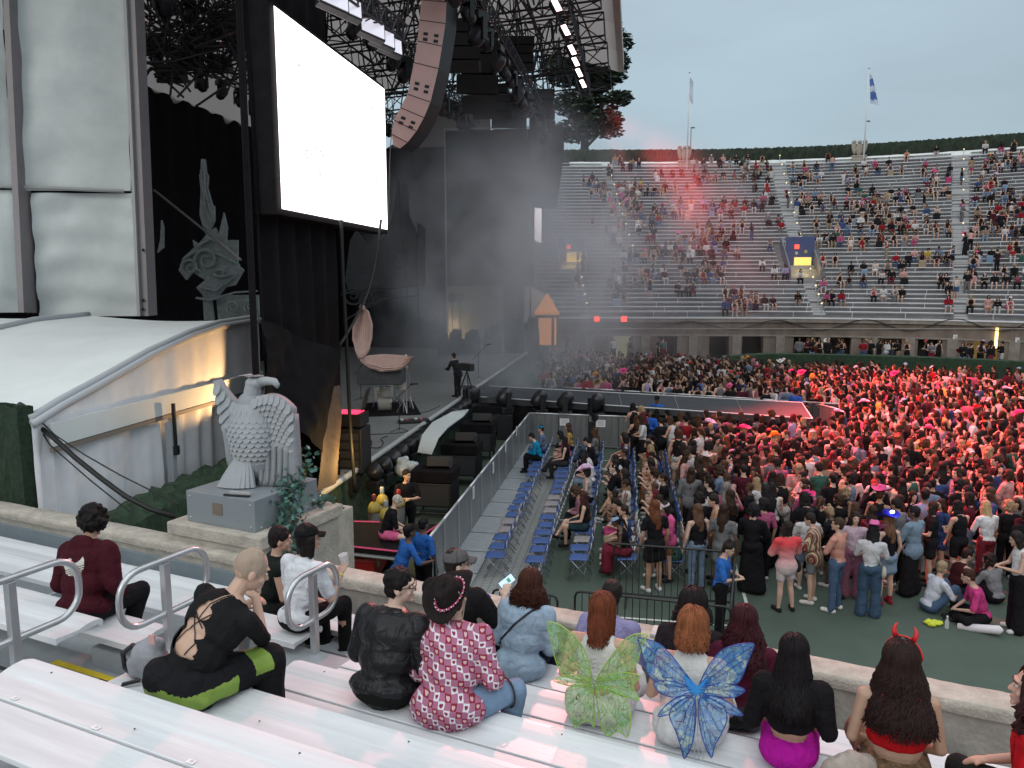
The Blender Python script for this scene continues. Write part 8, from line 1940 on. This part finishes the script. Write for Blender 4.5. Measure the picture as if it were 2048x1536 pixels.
# sitters on the blue chairs
CG = 'people sitting on the folding chairs'
def chair_at(ri, i): return [q for a, c, q in CHAIRS if a == ri and c == i][0]
SITS = [(0, 15, S('looking at a phone', 'long', (.01, .20, .36), '', 'trousers', K_, '', 'short', K_, ''), 'person in turquoise hoodie on the far end of the first chair row'), (0, 17, S('hands in lap', 'tee', (.12, .16, .24), '', 'trousers', JN, '', 'short', K_, '', hat=('cap', (.03, .16, .26), '')), 'person in denim blue with teal cap at the far end of the first row'),
        (1, 14, S('legs crossed', 'tank', K_, '', 'trousers', (.03, .03, .035), '', 'longer', K_, ''), 'woman in black tank top with very long hair in the second chair row'), (1, 16, S('looking at a phone', 'tee', (.52, .06, .2), '', 'shorts', (.4, .2, .2), '', 'long', K_, ''), 'person with pink tulle at the far end of the second row'), (1, 18, S('hands in lap', 'tee', (.4, .25, .08), '', 'trousers', K_, '', 'longer', (.06, .03, .02), ''), 'woman in golden brown top on the last chair of the second row'),
        (2, 10, S('looking at a phone', 'tee', (.58, .55, .58), '', 'trousers', (.16, .2, .27), '', 'longer', K_, ''), 'woman in white tee and light jeans with long black hair, third row'), (2, 11, S('looking at a phone', 'tee', (.56, .5, .52), '', 'trousers', K_, '', 'bob', K_, ''), 'person in white tee and black trousers, third row'),
        (2, 7, S('hands in lap', 'tank', (.3, .3, .32), '', 'trousers', K_, '', 'curly', DB, '', hat=('cowboy', (.60, .40, .58), 'lilac')), 'woman in lilac cowboy hat in the third chair row'), (2, 4, S('looking at a phone', 'long', (.25, .12, .16), '', 'trousers', K_, '', 'curly', (.06, .03, .02), ''), 'person with glasses and patterned shirt in the third chair row'),
        (2, 3, S('legs crossed', 'tank', (.012, .012, .014), '', 'skirt', (.02, .04, .05), '', 'longer', (.05, .02, .015), ''), 'woman in black tank top with legs crossed near the front of the third row'), (2, 14, S('looking at a phone', 'tee', K_, '', 'trousers', K_, '', 'short', K_, ''), 'man in black holding up a lit phone at the far barrier')]
for ri, i, s, lb in SITS:
    q = chair_at(ri, i); nI += 1; PLACED.append((q.x, q.y)); person(s, (q.x, q.y), FYAW, '', .98, .46, lb, CG)
for a, c, q in CHAIRS:
    if (a >= 3 and rc.random() < .9) or (a == 2 and c > 14 and rc.random() < .5):
        s = spec(True); nI += 1; PLACED.append((q.x, q.y)); person(s, (q.x, q.y), FYAW+rc.uniform(-.2, .2), 'seated on a folding chair', rc.uniform(.92, 1.03), .46, None, CG)
# standing crowd on the floor -----------------------------------------------
def inside(x, y, P): return inpoly(x, y, P)
F2P = [(2.75, 14.3), (4.5, 14.1), (4.9, 14.6), (7.6, 14.3), (9.6, 13.6), (12, 14), (22, 30), (27, 37.5), (20, 40.5), (13.5, 43.5), (13.5, 34), (13.3, 30.2), (10.9, 25.5), (10.2, 24.4), (4.6, 26.6), (4.2, 26.4), (3.3, 20), (2.75, 18)]
c3 = at_z(1640, 808, 1.2)
F1P = [(1.2, 36.3), (9.4, 32.6), (13.6, 30.9), (13.6, 43.5), (9, 46.5), (1.6, 50.0)]
F1P[0] = (ba.x-.8, ba.y+.5); F1P[1] = (bc.x, bc.y+.45); F1P[2] = (13.6, bc.y)
cand = []
for P_, dens, nn_ in ((F2P, 1, 26000), (F1P, 1, 9000)):
    xs = [p_[0] for p_ in P_]; ys = [p_[1] for p_ in P_]
    for _ in range(nn_):
        x = rc.uniform(min(xs), max(xs)); y = rc.uniform(min(ys), max(ys))
        if not inside(x, y, P_): continue
        px = projx(Vector((x, y, 1)))[0]
        if px > 2090 or px < 1000: continue
        # court shows at the back right
        if y > 30 and x > 14 and rc.random() < min(.92, max(0, (x/y-.50))*3.6+.12*max(0, (y-40)/10)): continue
        if y > 36+ (0 if x < 14 else -2) and x > 16 and x/y > .56 and rc.random() < .8: continue
        dmin = .43 if y < 26 else .50
        if x > 2.6 and x < 5 and 16 < y < 24.5 and any((a_ >= 3 and abs(q_.x-x) < .5 and abs(q_.y-y) < .5) for a_, c_, q_ in CHAIRS): continue
        if free(x, y, dmin*rc.uniform(.95, 1.2)): PLACED.append((x, y)); cand.append((x, y))
# people against the white rail behind the runway
rail = []
for i in range(26):
    q = lerp(ba, bc, (i+.5)/26); q = Vector((q.x, q.y+.28)); cand = [c_ for c_ in cand if (c_[0]-q.x)**2+(c_[1]-q.y)**2 > .2]; cand.append((q.x, q.y)); rail.append((q.x, q.y))
cand.sort(key=lambda c_: c_[1]); STG_C = (0, 31); IND = 300-nI; 
def cyaw(x, y): return yaw_to((x, y), *STG_C)+rc.gauss(0, .55)+(rc.choice((0, 0, 0, 2.6, -1.3)) if rc.random() < .35 else 0)
def zone(x, y):
    t = x/y
    if y < 15.4: return 'at the front edge of the crowd'
    if t < .26: return 'beside the chairs'
    if y < 19: return 'in the near left crowd' if t < .42 else 'in the near right crowd'
    if t < .40: return 'in the crowd before the runway'
    return 'in the red lit crowd'
for x, y in cand[:IND]:
    s = spec(False); s['pose'] = s['pose'] if s['pose'] != 'leaning forward' else 'arms down'
    person(s, (x, y), cyaw(x, y), zone(x, y), rc.uniform(.90, 1.06))
# everybody farther away: one crowd object --------------------------------------
AV = []; AF = []; AC = []; off = 0; TRI = {}
def arr(me):
    n = len(me.vertices); co = np.empty(n*3, np.float32); me.vertices.foreach_get('co', co); me.calc_loop_triangles(); t = np.empty(len(me.loop_triangles)*3, np.int32); me.loop_triangles.foreach_get('vertices', t); return co.reshape(-1, 3), t.reshape(-1, 3)
def parr(pose, part, kind):
    k = (pose, part, kind)
    if k not in TRI: TRI[k] = arr(pmesh(pose, part, kind, 1))
    return TRI[k]
def far_person(s, x, y, z, yaw, k):
    global off
    ca, sa_ = math.cos(yaw)*k, math.sin(yaw)*k; R_ = np.array([[ca, sa_, 0], [-sa_, ca, 0], [0, 0, k]], np.float32)
    L = [('body', '', s['skin']), ('top', s['top'], s['topc']), ('bottom', s['bot'], s['botc']), ('hair', s['hair'], s['hairc'])]
    if s['hat']: L.append((s['hat'][0], '', s['hat'][1]))
    if s['shoe'][0][0] > .3: L.append(('shoes', '', s['shoe'][0]))
    for part, kind, col in L:
        co, t = parr(s['pose'], part, kind); v = co @ R_+np.array([x, y, z], np.float32); AV.append(v); AF.append(t+off); AC.append(np.tile(np.array([*col, 1], np.float32), (len(v), 1))); off += len(v)
FK = dict(top={'crop': 'tank', 'dress': 'tank'}, bot={'wide': 'trousers'}, hair={'longer': 'long', 'pony': 'bob', 'buzz': 'short', 'bun': 'short'})
def simp(s):
    for a in FK: s[a] = FK[a].get(s[a], s[a])
    if s['pose'] in ('arms folded',): s['pose'] = 'hands together'
    return s
for x, y in cand[IND:]:
    s = simp(spec(False)); r_ = (x, y) in rail
    if r_: s['pose'] = rc.choice(['hands together', 'leaning forward', 'hands together'])
    far_person(s, x, y, 0, yaw_to((x, y), *((8, 25) if r_ else STG_C))+rc.gauss(0, .5), rc.uniform(.9, 1.05))
# far stand sitters in clusters
seats = set(); nf = 0
def dens(px, j):
    v = .62+.62*mnoise.noise(Vector((px/230, j/7, 4.3)))+(.35 if (px > 1400 and 24 < j < 41) else 0)-(.3 if px > 1300 and px < 1450 and j < 34 and j > 18 else 0)-(.25 if j < 12 else 0)+(.15 if px > 1850 else 0)
    return max(.04, v)
tries = 0
while nf < 540 and tries < 14000:
    tries += 1; j = rc.randrange(0, NR); s0 = rc.uniform(S0+4.5, 26.5); p_, n_ = FS(s0, DR[j]+.48); px = projx(Vector((p_.x, p_.y, ZR[j])))[0]
    if px > 2080 or px < 1085 or rc.random() > dens(px, j)*.7: continue
    m = rc.choice([1, 1, 2, 2, 3, 3, 4, 5]); s1 = s0
    for _ in range(m):
        s1 += rc.uniform(.5, .75)
        if in_aisle(s1, j) or in_port(s1, j) or (round(s1/.45), j) in seats: continue
        seats.add((round(s1/.45), j)); p_, n_ = FS(s1, DR[j]+.46); s = simp(spec(True)); s['pose'] = rc.choice(SIT[:2]+['hands in lap', 'elbows on knees']); far_person(s, p_.x, p_.y, ZR[j]+.42, math.atan2(n_.x, -n_.y)+math.pi*0+rc.gauss(0, .25), rc.uniform(.92, 1.05)); nf += 1
for _ in range(42):
    j = rc.randrange(1, NR-1); s1 = rc.choice([A_mid, A_r, A_l if j < 15 else A_l_top])+rc.uniform(-.5, .5) if rc.random() < .5 else rc.uniform(-8, 26); p_, n_ = FS(s1, DR[j]+.2); s = simp(spec(False)); far_person(s, p_.x, p_.y, ZR[j]-.02, rc.uniform(0, 6), rc.uniform(.95, 1.05))
# people in the boxes under the stand
for _ in range(46):
    px = rc.choice([1600, 1625, 1660, 1690, 1720, 1760, 1790, 1850, 1870, 1925, 1945, 1965, 1990, 1240, 1195, 1150, 1320])+rc.uniform(-22, 22); s1 = s_at(px); dd = rc.uniform(-2.3, -.7); p_, n_ = FS(s1, dd); s = simp(spec(False)); far_person(s, p_.x, p_.y, .35, math.atan2(n_.x, -n_.y)+rc.gauss(0, .9), rc.uniform(.95, 1.04))
V_ = np.concatenate(AV); T_3 = np.concatenate(AF).astype(np.int32); C_ = np.concatenate(AC)
me = bpy.data.meshes.new('crowd'); me.vertices.add(len(V_)); me.vertices.foreach_set('co', V_.ravel()); me.loops.add(len(T_3)*3); me.loops.foreach_set('vertex_index', T_3.ravel()); me.polygons.add(len(T_3)); me.polygons.foreach_set('loop_start', np.arange(0, len(T_3)*3, 3, dtype=np.int32)); me.update(calc_edges=True)
at = me.color_attributes.new('col', 'FLOAT_COLOR', 'POINT'); at.data.foreach_set('color', C_.ravel()); me.polygons.foreach_set('use_smooth', [True]*len(T_3))
cmat = bpy.data.materials.new('crowd_cloth'); cmat.use_nodes = True; t_ = cmat.node_tree; b_ = t_.nodes['Principled BSDF']; b_.inputs['Roughness'].default_value = .85; b_.inputs['Specular IOR Level'].default_value = .15; a_ = t_.nodes.new('ShaderNodeAttribute'); a_.attribute_name = 'col'; t_.links.new(a_.outputs['Color'], b_.inputs['Base Color']); me.materials.append(cmat)
o = bpy.data.objects.new('crowd', me); COL.objects.link(o); tag(o, 'distant crowd on the floor beyond the runway and scattered over the far stand', 'crowd', kind='stuff')
for me_ in [m for m in bpy.data.meshes if m.users == 0]: bpy.data.meshes.remove(me_)

# ============================================================ smoke over the stage
def smoke(name, c, r, dens, seed, label, col=(.88, .90, .96)):
    b = MB(); b.ell((0, 0, 0), r, None, 24, 14); o = b.build(name, None if 0 else BLACK, smooth=True); o.location = c; o.data.materials.clear()
    m = bpy.data.materials.new(name); m.use_nodes = True; t = m.node_tree; t.nodes.clear(); out = t.nodes.new('ShaderNodeOutputMaterial'); v = t.nodes.new('ShaderNodeVolumePrincipled'); v.inputs['Color'].default_value = (*col, 1); v.inputs['Anisotropy'].default_value = .1
    co = t.nodes.new('ShaderNodeTexCoord'); n = t.nodes.new('ShaderNodeTexNoise'); n.inputs['Scale'].default_value = .32; n.inputs['Detail'].default_value = 4; n.inputs['Distortion'].default_value = .6; mp_ = t.nodes.new('ShaderNodeMapping'); mp_.inputs['Location'].default_value = (seed, 0, 0); t.links.new(co.outputs['Object'], mp_.inputs[0]); t.links.new(mp_.outputs[0], n.inputs['Vector'])
    sc = t.nodes.new('ShaderNodeVectorMath'); sc.operation = 'DIVIDE'; t.links.new(co.outputs['Object'], sc.inputs[0]); sc.inputs[1].default_value = r; ln_ = t.nodes.new('ShaderNodeVectorMath'); ln_.operation = 'LENGTH'; t.links.new(sc.outputs[0], ln_.inputs[0])
    f = t.nodes.new('ShaderNodeMapRange'); f.inputs[1].default_value = 1; f.inputs[2].default_value = .25; f.inputs[3].default_value = 0; f.inputs[4].default_value = 1; t.links.new(ln_.outputs['Value'], f.inputs[0])
    g = t.nodes.new('ShaderNodeMapRange'); g.inputs[1].default_value = .43; g.inputs[2].default_value = .66; g.inputs[3].default_value = .03*dens; g.inputs[4].default_value = dens; t.links.new(n.outputs['Fac'], g.inputs[0])
    mu = t.nodes.new('ShaderNodeMath'); mu.operation = 'MULTIPLY'; t.links.new(f.outputs[0], mu.inputs[0]); t.links.new(g.outputs[0], mu.inputs[1]); t.links.new(mu.outputs[0], v.inputs['Density']); t.links.new(v.outputs[0], out.inputs['Volume']); o.data.materials.append(m)
    return tag(o, label, 'smoke', kind='stuff')
smoke('stage_smoke', (-.3, 39, 6.0), (7.5, 13, 9.5), .34, 0, 'grey smoke drifting across the far half of the stage')
smoke('drifting_haze', (6.0, 43, 7.0), (10, 8, 8.5), .06, 7, 'thin pinkish smoke drifting in front of the left part of the far stand', (.86, .74, .78))
SC.cycles.volume_bounces = 1; SC.cycles.volume_step_rate = 2.0; SC.cycles.volume_max_steps = 96
# ============================================================ tidy origins
def _fix():
    bpy.context.view_layer.update()
    for o in list(SC.objects):
        if o.parent is not None: continue
        if o.type == 'MESH' and o.data.users == 1 and o.location.length < 1e-6 and len(o.data.vertices):
            n = len(o.data.vertices); a = np.empty(n*3, np.float32); o.data.vertices.foreach_get('co', a); a = a.reshape(-1, 3)
            c = Vector((float((a[:, 0].min()+a[:, 0].max())/2), float((a[:, 1].min()+a[:, 1].max())/2), float(a[:, 2].min())))
            if o.children: 
                for ch in o.children: ch.location = ch.location-c
            o.data.transform(Matrix.Translation(-c)); o.location = c
        elif o.type == 'EMPTY' and o.location.length < 1e-6 and o.children:
            lo = Vector((1e9,)*3); hi = Vector((-1e9,)*3)
            for ch in o.children:
                if ch.type != 'MESH': continue
                for v in ch.bound_box:
                    for i in range(3): w = v[i]+ch.location[i]; lo[i] = min(lo[i], w); hi[i] = max(hi[i], w)
            if lo.x < 1e8:
                c = Vector(((lo.x+hi.x)/2, (lo.y+hi.y)/2, lo.z)); o.location = c
                for ch in o.children: ch.location = ch.location-c
_fix()
